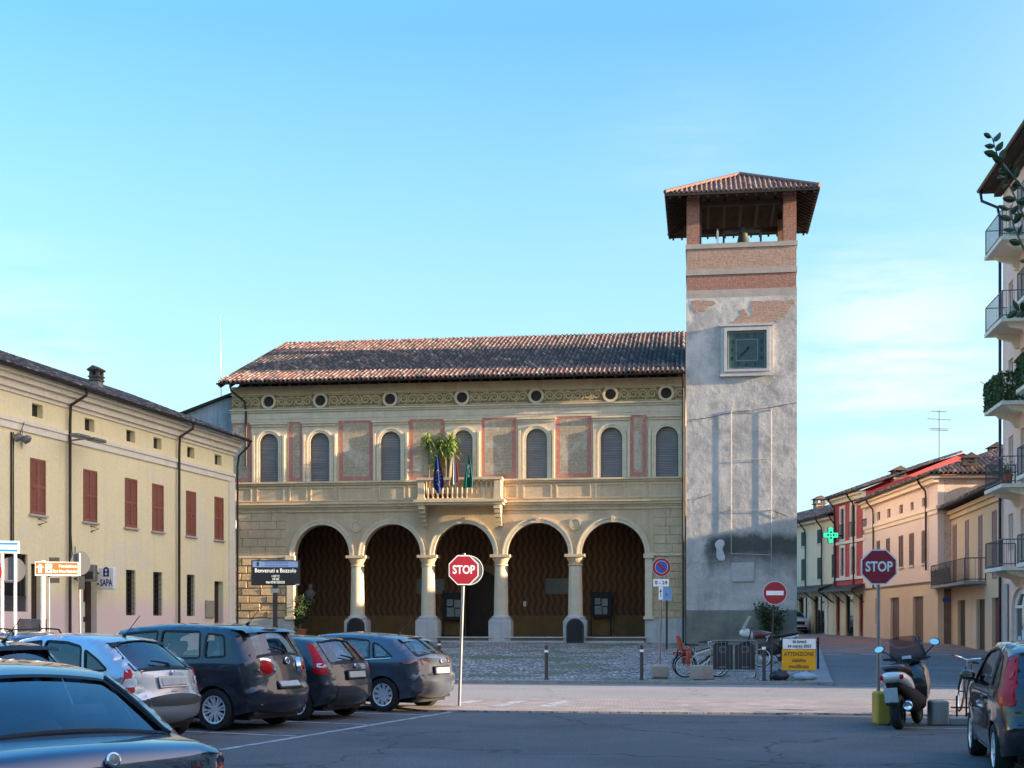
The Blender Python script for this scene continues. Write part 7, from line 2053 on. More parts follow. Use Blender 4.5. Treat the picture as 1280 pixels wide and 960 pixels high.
# black small hatch at the right edge
Bp = Body([(-1.78, .28), (-1.86, .38), (-1.89, .56), (-1.84, .64), (-1.80, .80), (-1.74, .98), (-1.74, .98), (-1.42, 1.36), (-1.42, 1.36), (-1.2, 1.42), (-.7, 1.47), (-.1, 1.475), (.3, 1.435), (.5, 1.39), (.5, 1.39), (1.0, 1.13), (1.28, .96), (1.28, .96), (1.65, .86), (1.84, .72), (1.92, .5), (1.9, .3), (1.8, .22)], .83, .90, 1.48, .18, 2.46, .29, rear_r=.22)
black = carpaint('paint_black', (0.010, 0.011, 0.014), 0.3)
car('hatchback_car', 'black small hatchback with tall red tail light at the right edge', (6.38, 16.05), (0.225, 0.974), Bp, black,
    [[(-.75, .95), (.9, .93), (.42, 1.28), (.25, 1.35), (-.3, 1.40), (-.70, 1.38)], [(-1.36, 1.0), (-.86, .96), (-.80, 1.36), (-1.12, 1.30)]],
    ((-1.73, .99, .62), (-1.44, 1.345, .54)), ((1.26, .97, .66), (.53, 1.375, .54)),
    [('tail_light', [(-1.78, .80), (-1.60, .80), (-1.52, 1.02), (-1.34, 1.33), (-1.41, 1.345), (-1.70, 1.02)], [(-1.80, .80, .83), (-1.80, .80, .66), (-1.66, 1.07, .62), (-1.44, 1.34, .58), (-1.44, 1.34, .83)], K['lens_red'])],
    (-1.80, .76), (9, 'alloy'), handles=[(-.6, .84, black)], doors=[[(-.80, .5), (-.80, .94)], [(.85, .93), (.88, .28), (-.55, .27)]], chrome_line=None, badge=(-1.76, .90, .04, K['lens_dark']))
# dark blue estate with roof rails, behind the row
Be = Body([(-2.15, .30), (-2.25, .42), (-2.28, .6), (-2.22, .7), (-2.18, .95), (-2.14, 1.05), (-2.14, 1.05), (-1.85, 1.42), (-1.85, 1.42), (-1.5, 1.47), (-.6, 1.5), (.1, 1.5), (.5, 1.44), (.62, 1.41), (.62, 1.41), (1.1, 1.15), (1.4, .98), (1.4, .98), (1.9, .88), (2.15, .75), (2.24, .5), (2.2, .28), (2.1, .2)], .88, .96, 1.5, .18, 2.65, .32)
deep_blue = carpaint('paint_deep_blue', (0.018, 0.034, 0.085), 0.4)
car('estate_car', 'dark blue estate car with black roof rails behind the parked row', (-9.75, 27.4), (0.80, -0.60), Be, deep_blue,
    [[(-.02, 1.0), (1.1, .98), (.58, 1.32), (.38, 1.38), (-.02, 1.42)], [(-.95, 1.02), (-.10, 1.0), (-.10, 1.42), (-.95, 1.41)], [(-1.9, 1.06), (-1.05, 1.03), (-1.05, 1.41), (-1.7, 1.39)]],
    ((-2.12, 1.07, .62), (-1.87, 1.41, .56)), ((1.38, .99, .68), (.65, 1.395, .56)), [('headlight', [(1.8, .72), (1.95, .84), (2.12, .72)], None, K['lens_clear'])], None, (7, 'alloy'), rails=((-1.6, 1.46), (.35, 1.46)))
# white crossover waiting in the far street
Bw = Body([(-2.05, .34), (-2.15, .5), (-2.12, .8), (-2.08, 1.05), (-2.08, 1.05), (-1.7, 1.5), (-1.7, 1.5), (-1.2, 1.58), (-.3, 1.62), (.3, 1.56), (.5, 1.51), (.5, 1.51), (1.0, 1.25), (1.3, 1.09), (1.3, 1.09), (1.8, 1.02), (2.08, .9), (2.18, .7), (2.2, .45), (2.1, .28)], .92, 1.04, 1.62, .18, 2.65, .35, archr=.06)
white_p = carpaint('paint_white', (0.62, 0.62, 0.60), 0.0)
def crossx(root, B, onstrip):
    b, *_ = onstrip('g', (2.17, .68), 0, 0, 0, None, .01); b.bbox(-.42, .42, -.12, .12, -.01, .02, .01); b.build('radiator_grille', K['rubber'], root)
    b, *_ = onstrip('g', (2.17, .42), 0, 0, 0, None, .01); b.bbox(-.6, .6, -.08, .08, -.01, .02, .01); b.build('air_intake', K['rubber'], root)
car('crossover_car', 'white crossover car facing us in the far street beside the tower', (19.0, 93.5), (0.10, -0.995), Bw, white_p,
    [[(-.05, 1.07), (1.0, 1.06), (.5, 1.42), (.25, 1.5), (-.05, 1.53)], [(-1.05, 1.09), (-.15, 1.07), (-.15, 1.53), (-.95, 1.52)]],
    None, ((1.28, 1.10, .72), (.53, 1.495, .6)), [('headlight', [(2.0, .72), (1.82, .92), (2.05, .88)], [(2.19, .72, .85), (2.19, .74, .5), (2.12, .86, .52), (2.08, .9, .85)], K['lens_clear'])], None, (5, 'alloy'), extra=crossx, group=None)
# ------------------------------------------------------------------ signs
def octagon(r, c=(0, 0)): return [(c[0] + r / math.cos(PI / 8) * math.cos(PI / 8 + k * PI / 4), c[1] + r / math.cos(PI / 8) * math.sin(PI / 8 + k * PI / 4)) for k in range(8)]
def pole_tree(t, h, r=0.03, m='galv', lean=(0, 0), name='pole'):
    b = MB(); b.tube([(0, 0, -0.05), (lean[0] * 0.5, lean[1] * 0.5, h * 0.5), (lean[0], lean[1], h)], r, 10)
    return b.build(name, K[m], t, smooth=True)
def plate_sign(t, poly, z, mats, y=-0.05, x=0.0, ring=None, name='sign_plate', back=True):
    b = MB(); b.plate([(x + p[0], z + p[1]) for p in poly], [], y - 0.012, y); o = b.build(name, mats[0], t)
    if back:
        b = MB(); b.plate([(x + p[0] * 0.985, z + p[1] * 0.985) for p in poly], [], y + 0.001, y + 0.018); b.build('sign_back', K['sign_back'], o)
    return o
def layer(o, poly, z, m, y, holes=(), x=0.0, name='sign_field'):
    b = MB(); b.plate([(x + p[0], z + p[1]) for p in poly], [[(x + p[0], z + p[1]) for p in h] for h in holes], y - 0.0025, y, sides=True); return b.build(name, m, o)
def clamp(t, z, x=0.0):
    b = MB(); b.box(x - 0.06, x + 0.06, -0.045, 0.05, z - 0.02, z + 0.02); b.build('clamp', K['galv'], t)

def stop_sign(name, label, loc, zc, rz=0.0, lean=(0, 0), back_disc=False):
    t = thing(name, label, 'stop sign', loc, rz, 'stop signs')
    pole_tree(t, zc + 0.34, 0.032, lean=lean)
    x, y = lean[0] * 0.9, lean[1] * 0.9 - 0.05
    o = plate_sign(t, octagon(0.30), zc, [K['sign_white']], y=y, x=x)
    layer(o, octagon(0.278), zc, K['sign_red'], y - 0.0125, x=x)
    lettering('STOP', 0.235, K['sign_white'], o, (x, y - 0.017, zc), sx=0.80, bold=0.006)
    if back_disc:
        b = MB(); b.plate(circ(x + 0.10, zc + 0.0, 0.30, 32), [], 0.06, 0.075); o2 = b.build('round_sign_plate', K['sign_back'], t)
        b = MB(); b.plate(circ(x + 0.10, zc, 0.301, 32), [circ(x + 0.10, zc, 0.285, 32)], 0.055, 0.08); b.build('plate_rim', K['white_paint'], o2)
        b = MB(); b.box(x - 0.04, x + 0.13, 0.03, 0.06, zc - 0.12, zc - 0.08); b.build('clamp', K['galv'], t)
    for z in (zc - 0.14, zc + 0.14): clamp(t, z, x)
    return t
p = wpt(574, 884, 1700 * EYE / 104)
stop_sign('stop_sign', 'red octagonal stop sign on a thin leaning pole beside the grey blue hatchback', (p.x, p.y, 0.028), 2.74, 0.05, (0.10, 0.0), True)
stop_sign('stop_sign', 'red octagonal stop sign on a straight grey pole behind the white scooter', (wx(1102, 23.0), 23.2, 0.03), 2.62, -0.12)

# no parking sign with plates, standing in a concrete block
yy = 39.8
t = thing('no_parking_sign', 'blue and red no parking sign with white plate, its pole set in a concrete block', 'road sign', (wx(824.5, yy), yy, g(yy) + 0.085), -0.05)
b = MB(); b.bbox(-0.26, 0.26, -0.26, 0.26, 0.0, 0.42, 0.06); b.build('concrete_base', K['concrete'], t)
pole_tree(t, 3.55, 0.03, lean=(0.06, 0))
zc = wz(709, yy) - g(yy) - 0.085
o = plate_sign(t, circ(0, 0, 0.27, 36), zc, [K['sign_white']], x=0.05)
layer(o, circ(0, 0, 0.262, 36), zc, K['sign_red'], -0.0625, x=0.05); layer(o, circ(0, 0, 0.188, 36), zc, K['sign_white'], -0.0652, x=0.05); layer(o, circ(0, 0, 0.178, 36), zc, K['sign_blue'], -0.0680, x=0.05)
d = 0.125
layer(o, [(-d - .025, d - .025), (d - .025, -d - .025), (d + .025, -d + .025), (-d + .025, d + .025)], zc, K['sign_red'], -0.0707, x=0.05)
z2 = wz(728.5, yy) - g(yy) - 0.085
o2 = plate_sign(t, rect(-0.23, 0.23, -0.11, 0.11), z2, [K['sign_white']], x=0.04)
lettering('0 - 24', 0.15, K['sign_black'], o2, (0.04, -0.066, z2), bold=0.003)
z3 = wz(741.5, yy) - g(yy) - 0.085
o3 = plate_sign(t, rect(-0.06, 0.06, -0.19, 0.19), z3, [K['sign_white']], x=0.03)
layer(o3, [(-0.008, -0.12), (0.008, -0.12), (0.008, 0.04), (0.035, 0.04), (0, 0.13), (-0.035, 0.04), (-0.008, 0.04)], z3, K['sign_black'], -0.0625, x=0.03)
yy = 47.5
t = thing('square_sign', 'small pale blue square sign on a dark post near the right pier', 'road sign', (wx(833.5, yy), yy + 12, g(yy + 12) + 0.085), -0.05)
zz = wz(742, yy + 12) - g(yy + 12) - 0.085
t.location.x = wx(833.5, yy + 12)
b = MB(); b.tube([(0, 0, -0.05), (0, 0, zz)], 0.045, 8); b.build('post', K['pole_dark'], t)
o = plate_sign(t, rect(-0.2, 0.2, -0.3, 0.28), zz, [surf('sign_pale_blue', (0.30, 0.46, 0.66), fv=0.05)])
lettering('K', 0.2, K['sign_blue'], o, (0, -0.066, zz - 0.05), bold=0.003)
# no entry
yy = 38.1
t = thing('no_entry_sign', 'round red no entry sign with white bar in front of the tower', 'road sign', (wx(966, yy), yy + 0.3, g(yy) + 0.1), -0.1)
zc = wz(741, yy) - g(yy) - 0.1
pole_tree(t, zc + 0.3, 0.03, 'pole_dark', lean=(0.1, 0))
o = plate_sign(t, circ(0, 0, 0.33, 36), zc, [K['sign_white']], x=0.11); layer(o, circ(0, 0, 0.318, 36), zc, K['sign_red'], -0.0625, x=0.11); layer(o, rect(-0.24, 0.24, -0.062, 0.062), zc, K['sign_white'], -0.0652, x=0.11)

# roadworks board: white date sheet over a yellow panel on a trestle
yy = 38.7
t = thing('roadworks_board', 'yellow roadworks notice board with white date sheet standing on a trestle by the kerb', 'notice board', (wx(999, yy), yy, g(yy) + 0.1), -0.08)
b = MB()
for x in (-0.36, 0.0, 0.3): b.tube([(x, 0.0, 0.0), (x, 0.03, 1.2)], 0.018, 6)
for x in (-0.36, 0.3): b.tube([(x, 0.5, 0.0), (x, 0.05, 1.1)], 0.018, 6)
b.build('trestle', K['galv'], t)
b = MB(); b.bbox(-0.49, 0.46, -0.035, -0.01, 0.26, 0.86, 0.008); o = b.build('yellow_panel', K['sign_yellow'], t)
for s, z in (('ATTENZIONE', 0.72), ('viabilita', 0.545), ('modificata', 0.37)): lettering(s, 0.15, K['sign_black'], o, (-0.015, -0.038, z), sx=0.9, bold=0.002)
b = MB(); b.sheet(lambda a, c: (-0.47 + 0.93 * a, -0.045 - 0.012 * math.sin(a * 9 + c * 3), 0.87 + 0.29 * c), 10, 3); o = b.build('date_sheet', K['sign_white'], t, fix=False)
for s, z in (('da lunedi', 1.08), ('24 marzo 2025', 0.95)): lettering(s, 0.115, K['sign_blue'] if False else K['sign_black'], o, (-0.0, -0.062, z), sx=0.95, bold=0.002)
def bag(name, label, loc, m, sx, sy, sz, seed):
    r_ = random.Random(seed)
    ph = [r_.uniform(0, 6) for _ in range(6)]
    b = MB()
    def f(a, c):
        th, el = a * 2 * PI, (c - 0.5) * PI
        k = 1 + 0.12 * math.sin(3 * th + ph[0]) * math.cos(el) + 0.08 * math.sin(5 * th + ph[1] + 3 * el) + 0.05 * math.sin(9 * th + ph[2] - 5 * el)
        return (sx * k * math.cos(th) * math.cos(el), sy * k * math.sin(th) * math.cos(el), max(0.0, sz * (0.45 + 0.55 * math.sin(el) * k)))
    b.sheet(f, 22, 12); b.tube([(0, 0, sz * 0.9), (sx * 0.1, 0, sz * 1.12), (sx * 0.22, 0, sz * 1.15)], 0.04, 6, 0.02)
    return tag(b.build(name, m, smooth=180, loc=loc), label, 'sandbag')
bag('sandbag', 'crumpled black plastic sandbag left of the yellow roadworks board', (wx(973, 38.4), 38.4, g(38.4) + 0.1), K['bag_black'], 0.27, 0.2, 0.27, 3)
bag('sandbag', 'flat pale blue sandbag under the yellow roadworks board', (wx(1005, 38.5), 38.35, g(38.4) + 0.1), K['bag_pale'], 0.33, 0.2, 0.22, 5)

# bollards on the front edge of the square
def bollard(u, y, h, label, grp='bollards along the kerb'):
    t = thing('bollard', label, 'bollard', (wx(u, y), y, g(y) + 0.085), 0, grp)
    b = MB(); b.lathe([(0.07, 0.0), (0.068, 0.02), (0.052, 0.05), (0.052, h * 0.80)], 14); b.lathe([(0.05, h * 0.86), (0.055, h * 0.9), (0.05, h * 0.96), (0.03, h), (0, h)], 14); b.build('post', K['pole_dark'], t, smooth=True)
    b = MB(); b.cyl(0, 0, h * 0.80, h * 0.87, 0.0535, 14); b.build('reflective_band', K['sign_white'], t)
bollard(683, 38.9, 0.98, 'dark bollard with white band standing alone before the middle of the cobbles')
bollard(802, 38.7, 1.0, 'dark bollard with white band left of the concrete sign block')
bollard(955, 38.15, 1.1, 'dark bollard with white band in front of the parked motorbike')
for u in (549,): bollard(u, 46.0, 0.9, 'short bollard on the cobbles just right of the grey blue hatchback')

# electronic welcome board
yy = 47.0
t = thing('led_board', 'black electronic welcome board with white lettering on a dark post', 'information board', (wx(344, yy), yy, g(yy) + 0.085), 0.06)
s_ = yy / FOC
zc = wz(716, yy) - g(yy) - 0.085
b = MB(); b.box(-0.075, 0.075, -0.06, 0.06, -0.05, zc - 0.4); b.build('post', K['pole_dark'], t)
b = MB(); b.bbox(-0.15, 0.15, -0.085, -0.0605, zc - 0.70, zc - 0.55, 0.01); b.build('sticker', surf('sticker', (0.30, 0.36, 0.30), sc=4), t)
W_ = 0.83
b = MB(); b.bbox(-W_ + 0.02, W_ + 0.02, -0.1, 0.1, zc - 0.43, zc + 0.43, 0.02); o = b.build('board_case', K['sign_black'], t)
b = MB(); b.box(-W_ + 0.07, W_ - 0.04, -0.106, -0.1005, zc + 0.19, zc + 0.39); h_ = b.build('header_strip', surf('header_blue', (0.34, 0.50, 0.75), fv=0.03), t)
lettering('CITTA DI BOZZOLO', 0.085, K['sign_blue'], h_, (0.06, -0.108, zc + 0.335), bold=0.001)
lettering('Informazione alla cittadinanza', 0.075, K['sign_blue'], h_, (0.06, -0.108, zc + 0.245), sx=0.9, bold=0.001)
b = MB(); b.plate([(-0.58, zc + 0.21), (-0.54, zc + 0.24), (-0.54, zc + 0.35), (-0.58, zc + 0.38), (-0.62, zc + 0.35), (-0.62, zc + 0.24)], [], -0.109, -0.1065); b.build('crest', K['shutter_green'], h_)
led = surf('led_white', (0.85, 0.83, 0.72), fv=0, emis=0.3)
for s, z, h, k in (('Benvenuti a Bozzolo', 0.07, 0.2, 0.86), ('+30°C', -0.125, 0.105, 1.05), ('18:38', -0.225, 0.105, 1.05), ('06/09/2025', -0.335, 0.115, 1.25)): lettering(s, h, led, o, (0.02, -0.104, zc + z), sx=k, bold=0.0)
b = MB(); b.box(W_ - 0.12, W_ - 0.0, -0.103, -0.1005, zc - 0.42, zc - 0.39); b.build('maker_label', K['sign_white'], t)

# signs on the left
yy = 33.0
t = thing('tourist_sign', 'orange tourist direction sign with white arrow on two pale poles', 'road sign', (wx(57, yy), yy, g(yy)), 0.30)
zc = wz(711, yy) - g(yy)
b = MB(); b.tube([(-0.06, 0, -0.05), (-0.06, 0, zc + 0.2)], 0.05, 10); b.build('pole', K['white_paint'], t, smooth=True)
b = MB(); b.tube([(0.07, 0.06, -0.05), (0.07, 0.06, zc + 0.12)], 0.035, 10); b.build('pole', K['galv'], t, smooth=True)
x0, x1 = -0.24, 0.76
o = plate_sign(t, rect(x0, x1, -0.17, 0.17), zc, [K['sign_white']], y=-0.055)
layer(o, rect(x0 + 0.015, x1 - 0.015, -0.135, 0.155), zc, K['sign_orange'], -0.0675)
layer(o, [(-0.16, -0.1), (-0.09, -0.1), (-0.09, 0.02), (-0.03, 0.02), (-0.125, 0.12), (-0.22, 0.02), (-0.16, 0.02)], zc, K['sign_white'], -0.0702)
layer(o, rect(0.0, 0.15, -0.1, 0.12), zc, K['sign_white'], -0.0702, [rect(0.03, 0.12, 0.02, 0.04), circ(0.075, -0.04, 0.03, 10)])
lettering('Fondazione', 0.10, K['sign_white'], o, (0.72, -0.071, zc + 0.065), align='RIGHT', bold=0.002, sx=0.9)
lettering('Don Primo Mazzolari', 0.105, K['sign_white'], o, (0.735, -0.071, zc - 0.06), align='RIGHT', bold=0.002, sx=0.62)
for z in (zc + 0.22, zc - 0.28):
    b = MB(); b.box(0.08, 0.32, 0.03, 0.06, z - 0.06, z + 0.06); b.build('rear_plate', K['pole_dark'], t)
yy = 30.0
t = thing('bus_stop_sign', 'white sign with two blue stripes on twin poles at the left edge', 'road sign', (wx(10, yy), yy, g(yy)), 0.25)
zc = wz(684, yy) - g(yy)
for x in (-0.12, 0.15):
    b = MB(); b.tube([(x, 0, -0.05), (x, 0, zc + 0.1)], 0.035, 10); b.build('pole', K['white_paint'], t, smooth=True)
o = plate_sign(t, rect(-0.35, 0.25, -0.135, 0.135), zc, [K['sign_white']], y=-0.045)
for z in (0.075, -0.075): layer(o, rect(-0.30, 0.21, z - 0.027, z + 0.027), zc, surf('sign_azure', (0.03, 0.22, 0.62), fv=0.03), -0.0575)
b = MB(); b.tube([(-0.12, 0.0, zc - 0.75), (0.15, 0.0, zc - 0.75)], 0.03, 6); b.build('crossbar', K['galv'], t)
b = MB(); b.plate(circ(-0.42, zc - 0.55, 0.30, 32), [], -0.07, -0.05); o = b.build('no_entry_plate', K['sign_red'], t)
layer(o, rect(-0.22, 0.22, -0.055, 0.055), zc - 0.55, K['sign_white'], -0.0705, x=-0.42)
b = MB(); b.plate(circ(0.08, zc - 0.5, 0.29, 32), [], 0.04, 0.055); b.build('round_sign_back', K['sign_back'], t)
yy = 34.0
t = thing('round_sign', 'round road sign seen from behind on a grey pole beside the orange sign', 'road sign', (wx(100.5, yy), yy, g(yy)), 0.3)
zc = wz(704, yy) - g(yy)
pole_tree(t, zc + 0.25, 0.035, 'galv', lean=(-0.03, 0))
b = MB(); b.plate([(c[0] * 0.8, zc + c[1]) for c in circ(0, 0, 0.30, 32)], [], 0.04, 0.055); b.build('sign_back', K['sign_back'], t)
b = MB(); b.box(-0.05, 0.1, -0.06, 0.0, zc - 0.65, zc - 0.32); b.build('small_plate', K['pole_dark'], t)

# ------------------------------------------------------------------ things standing on the right of the car park
b = MB(); b.bbox(-0.19, 0.19, -0.18, 0.18, 0.0, 0.55, 0.03); tag(b.build('concrete_block', K['yellow_block'], loc=(wx(1102, 23.0), 22.75, 0.0)), 'worn yellow painted concrete block behind the scooter', 'concrete block')
b = MB(); b.bbox(-0.14, 0.14, -0.16, 0.16, 0.0, 0.41, 0.025); tag(b.build('concrete_block', K['concrete'], loc=(wx(1175, 22.5), 22.6, 0.0)), 'small square grey concrete block between scooter and bicycle', 'concrete block')
b = MB(); b.bbox(0, 1.6, -0.12, 0.12, 0.0, 0.13, 0.02); tag(b.build('kerb_stone', K['kerb'], loc=(wx(1186, 22.5), 22.6, 0.0)), 'low kerb stone under the bicycle rack at the right', 'kerb')
t = thing('bicycle_rack', 'low dark iron bicycle rack with upright bars', 'bicycle rack', (wx(1196, 23.3), 23.3, 0.03), -0.1)
b = MB()
for k in range(7): b.tube([(k * 0.16, 0, 0), (k * 0.16, 0, 0.42 + 0.05 * (k % 2))], 0.018, 6)
b.tube([(-0.1, 0, 0.03), (1.1, 0, 0.03)], 0.02, 6); b.tube([(-0.1, 0, 0.22), (1.1, 0, 0.22)], 0.014, 6); b.build('bars', K['iron'], t)

def bike_wheel(name, t, x, z, r, tyre=0.022, spokes=18):
    b = MB(); Mx = Matrix.Rotation(R(90), 4, 'X')
    b.lathe([(r - tyre, -tyre), (r, 0), (r - tyre, tyre), (r - 2 * tyre, 0), (r - tyre, -tyre)], 32, (x, 0, z), Mx, caps=False)
    w = b.build(name, K['tyre'], t, smooth=True)
    b = MB(); b.lathe([(r - 2 * tyre - 0.02, -0.012), (r - 2 * tyre + 0.004, -0.012), (r - 2 * tyre + 0.004, 0.012), (r - 2 * tyre - 0.02, 0.012), (r - 2 * tyre - 0.02, -0.012)], 32, (x, 0, z), Mx, caps=False)
    for k in range(spokes):
        a = 2 * PI * k / spokes; b.tube([(x, 0.02 * (-1) ** k, z), (x + math.cos(a) * (r - 0.06), 0, z + math.sin(a) * (r - 0.06))], 0.0025, 4, caps=False)
    b.lathe([(0.022, -0.05), (0.022, 0.05)], 10, (x, 0, z), Mx); b.build('wheel_rim', K['alloy'], w)
    return w
def bicycle(label, loc, rz, frame_m, child=False, basket=False, lean=0.05, bars='city', group='bicycles', name='bicycle'):
    t = thing(name, label, 'bicycle', loc, rz, group)
    t.rotation_euler = (lean, 0, rz)
    r = 0.335
    bike_wheel('wheel', t, -0.52, r, r); bike_wheel('wheel', t, 0.53, r, r)
    bb_, st, hd_, hb = Vector((-0.08, 0, 0.29)), Vector((-0.23, 0, 0.78)), Vector((0.36, 0, 0.86)), Vector((0.41, 0, 0.66))
    b = MB()
    for p, q, w in ((bb_, st, .017), (bb_, hb, .020), (st + Vector((0.03, 0, -0.08)), hd_, .017), (hb, hd_, .020)): b.tube([p, q], w, 8)
    for s in (-1, 1):
        b.tube([bb_ + Vector((0, s * 0.03, 0)), (-0.52, s * 0.06, r)], 0.010, 6); b.tube([st + Vector((0.02, s * 0.015, -0.1)), (-0.52, s * 0.06, r)], 0.009, 6); b.tube([hb + Vector((0.005, s * 0.04, -0.02)), (0.48, s * 0.055, 0.5), (0.53, s * 0.055, r)], 0.012, 6)
    b.build('frame', frame_m, t, smooth=True)
    b = MB(); b.tube([st, st + Vector((-0.03, 0, 0.14))], 0.013, 8); sc_ = st + Vector((-0.03, 0, 0.15))
    b.sheet(lambda a, c: (sc_.x - 0.14 + 0.28 * a, (0.085 * (1 - a) ** 0.8 + 0.02) * math.cos(c * PI), sc_.z + 0.045 * math.sin(c * PI) + 0.01), 8, 8); b.build('saddle', K['rubber'], t, smooth=True)
    b = MB(); b.tube([hd_, hd_ + Vector((-0.04, 0, 0.12))], 0.014, 8); h0 = hd_ + Vector((-0.03, 0, 0.13))
    if bars == 'city': P = [h0 + Vector((-0.22, 0.29, 0.05)), h0 + Vector((-0.08, 0.24, 0.06)), h0 + Vector((0.05, 0.10, 0.03)), h0, h0 + Vector((0.05, -0.10, 0.03)), h0 + Vector((-0.08, -0.24, 0.06)), h0 + Vector((-0.22, -0.29, 0.05))]
    else: P = [h0 + Vector((-0.05, 0.30, 0.03)), h0 + Vector((0.02, 0.12, 0.02)), h0, h0 + Vector((0.02, -0.12, 0.02)), h0 + Vector((-0.05, -0.30, 0.03))]
    b.tube(P, 0.012, 8); hbz = b.build('handlebar', K['chrome'], t, smooth=True)
    b = MB(); b.tube(P[:2], 0.018, 8); b.tube(P[-2:], 0.018, 8)
    for s, q in ((1, P[1]), (-1, P[-2])): b.tube([Vector(q), Vector(q) + Vector((-0.08, s * 0.03, -0.05))], 0.006, 5)
    b.build('grip', K['rubber'], hbz)
    b = MB(); Mx = Matrix.Rotation(R(90), 4, 'X'); b.lathe([(0.085, -0.004), (0.085, 0.004)], 18, (bb_.x, -0.05, bb_.z), Mx)
    b.tube([bb_ + Vector((0, -0.06, 0)), bb_ + Vector((0.12, -0.07, -0.12))], 0.01, 6); b.tube([bb_ + Vector((0, 0.06, 0)), bb_ + Vector((-0.12, 0.07, 0.12))], 0.01, 6)
    b.box(bb_.x + 0.08, bb_.x + 0.17, -0.16, -0.07, bb_.z - 0.135, bb_.z - 0.11); b.box(bb_.x - 0.17, bb_.x - 0.08, 0.07, 0.16, bb_.z + 0.11, bb_.z + 0.135)
    for z in (0.08, -0.08): b.tube([(bb_.x, -0.05, bb_.z + z), (-0.52, -0.05, r + z * 0.4)], 0.005, 4)
    b.build('crankset', K['alloy_dark'], t)
    b = MB()
    for cx in (-0.52, 0.53): b.sheet(lambda a, c, cx=cx: (cx + (r + 0.03) * math.cos(R(20 + 150 * a) if cx < 0 else R(10 + 130 * a)), -0.03 + 0.06 * c, r + (r + 0.03) * math.sin(R(20 + 150 * a) if cx < 0 else R(10 + 130 * a))), 14, 2)
    b.build('mudguard', K['iron'], t)
    b = MB()
    for s in (-1, 1): b.tube([(-0.25, s * 0.05, 0.70), (-0.78, s * 0.06, 0.72)], 0.008, 5); b.tube([(-0.52, s * 0.065, r), (-0.66, s * 0.06, 0.72)], 0.006, 5)
    for k in range(4): b.tube([(-0.35 - 0.13 * k, -0.06, 0.722), (-0.35 - 0.13 * k, 0.06, 0.722)], 0.006, 5)
    b.build('carrier', K['iron'], t)
    b = MB(); b.bbox(-0.81, -0.78, -0.05, 0.05, 0.66, 0.73, 0.008); b.build('rear_reflector', K['lens_red'], t)
    if child:
        b = MB()
        b.T = Matrix.Translation((-0.55, 0, 0.80))
        b.bbox(-0.14, 0.18, -0.15, 0.15, 0.0, 0.07, 0.03)
        b.T = Matrix.Translation((-0.68, 0, 0.86)) @ Matrix.Rotation(R(-14), 4, 'Y')
        b.sheet(lambda a, c: (-0.02 + 0.05 * abs(2 * a - 1) ** 2, -0.16 + 0.32 * a, -0.04 + 0.44 * c - 0.08 * abs(2 * a - 1) ** 3 * c), 10, 8); b.sheet(lambda a, c: (-0.045 + 0.05 * abs(2 * a - 1) ** 2, -0.16 + 0.32 * a, -0.04 + 0.44 * c - 0.08 * abs(2 * a - 1) ** 3 * c), 10, 8)
        b.T = None
        for s in (-1, 1): b.bbox(-0.56, -0.44, s * 0.20 - 0.05, s * 0.20 + 0.05, 0.40, 0.80, 0.03)
        b.build('child_seat', K['seat_red'], t, smooth=True)
        b = MB(); b.tube([(-0.75, 0.0, 0.85), (-0.78, 0, 0.55)], 0.02, 6); b.build('seat_strap', K['rubber'], t)
    if basket:
        b = MB(); x0, x1, z0, z1 = 0.44, 0.74, 0.86, 1.08
        for z in (z0, (z0 + z1) / 2, z1): b.tube([(x0, -0.17, z), (x1, -0.17, z), (x1, 0.17, z), (x0, 0.17, z), (x0, -0.17, z)], 0.007, 4)
        for k in range(8):
            for s in (-1, 1): b.tube([(x0 + (x1 - x0) * k / 7, s * 0.16, z0), (x0 + (x1 - x0) * k / 7, s * 0.175, z1)], 0.004, 4)
            b.tube([(x1, -0.17 + 0.34 * k / 7, z0), (x1 + 0.01, -0.17 + 0.34 * k / 7, z1)], 0.004, 4)
        b.box(x0, x1, -0.165, 0.165, z0, z0 + 0.008); b.box(x0 + .01, x1 - .01, -0.16, 0.16, z0 + .01, z1 - 0.05); b.build('basket', K['rubber'], t)
    return t
white_f = paint('frame_white', (0.62, 0.62, 0.58))
yy = 40.4
bicycle('white framed bicycle with a red child seat, parked on the cobbles', (wx(877, yy), yy, g(yy) + 0.085), R(12), white_f, child=True, basket=True)
bicycle('dark bicycle parked close behind the one with the red child seat', (wx(874, yy + .55), yy + .55, g(yy + .55) + 0.085), R(14), K['iron'], basket=False, lean=-0.06)
bicycle('dark city bicycle seen from behind, leaning at the rack beside the black hatchback', (wx(1214, 24.4) + 0.06, 25.0, 0.03), R(80), K['iron'], lean=0.12)
bicycle('dark bicycle half hidden behind the parked motorbike', (wx(972, 45.5), 45.5, g(45.5) + 0.085), R(172), K['iron'], lean=0.06)

# crowd barrier with dark panels, and the concrete block beside it
yy = 39.0
t = thing('crowd_barrier', 'galvanised crowd barrier carrying dark panels on the edge of the cobbles', 'barrier', (wx(917.5, yy), yy, g(yy) + 0.085), -0.03)
b = MB(); hw = 0.66
b.tube(round_poly([(-hw, 0.25), (hw, 0.25), (hw, 1.12), (-hw, 1.12)], 0.14, 4)[0:0] or [(p[0], 0, p[1]) for p in round_poly([(-hw, 0.25), (hw, 0.25), (hw, 1.12), (-hw, 1.12)], 0.14, 4)] + [(p[0], 0, p[1]) for p in round_poly([(-hw, 0.25), (hw, 0.25), (hw, 1.12), (-hw, 1.12)], 0.14, 4)[:1]], 0.02, 8)
for k in range(11): b.tube([(-hw + 0.12 * (k + 1) - 0.06, 0, 0.25), (-hw + 0.12 * (k + 1) - 0.06, 0, 1.12)], 0.008, 6)
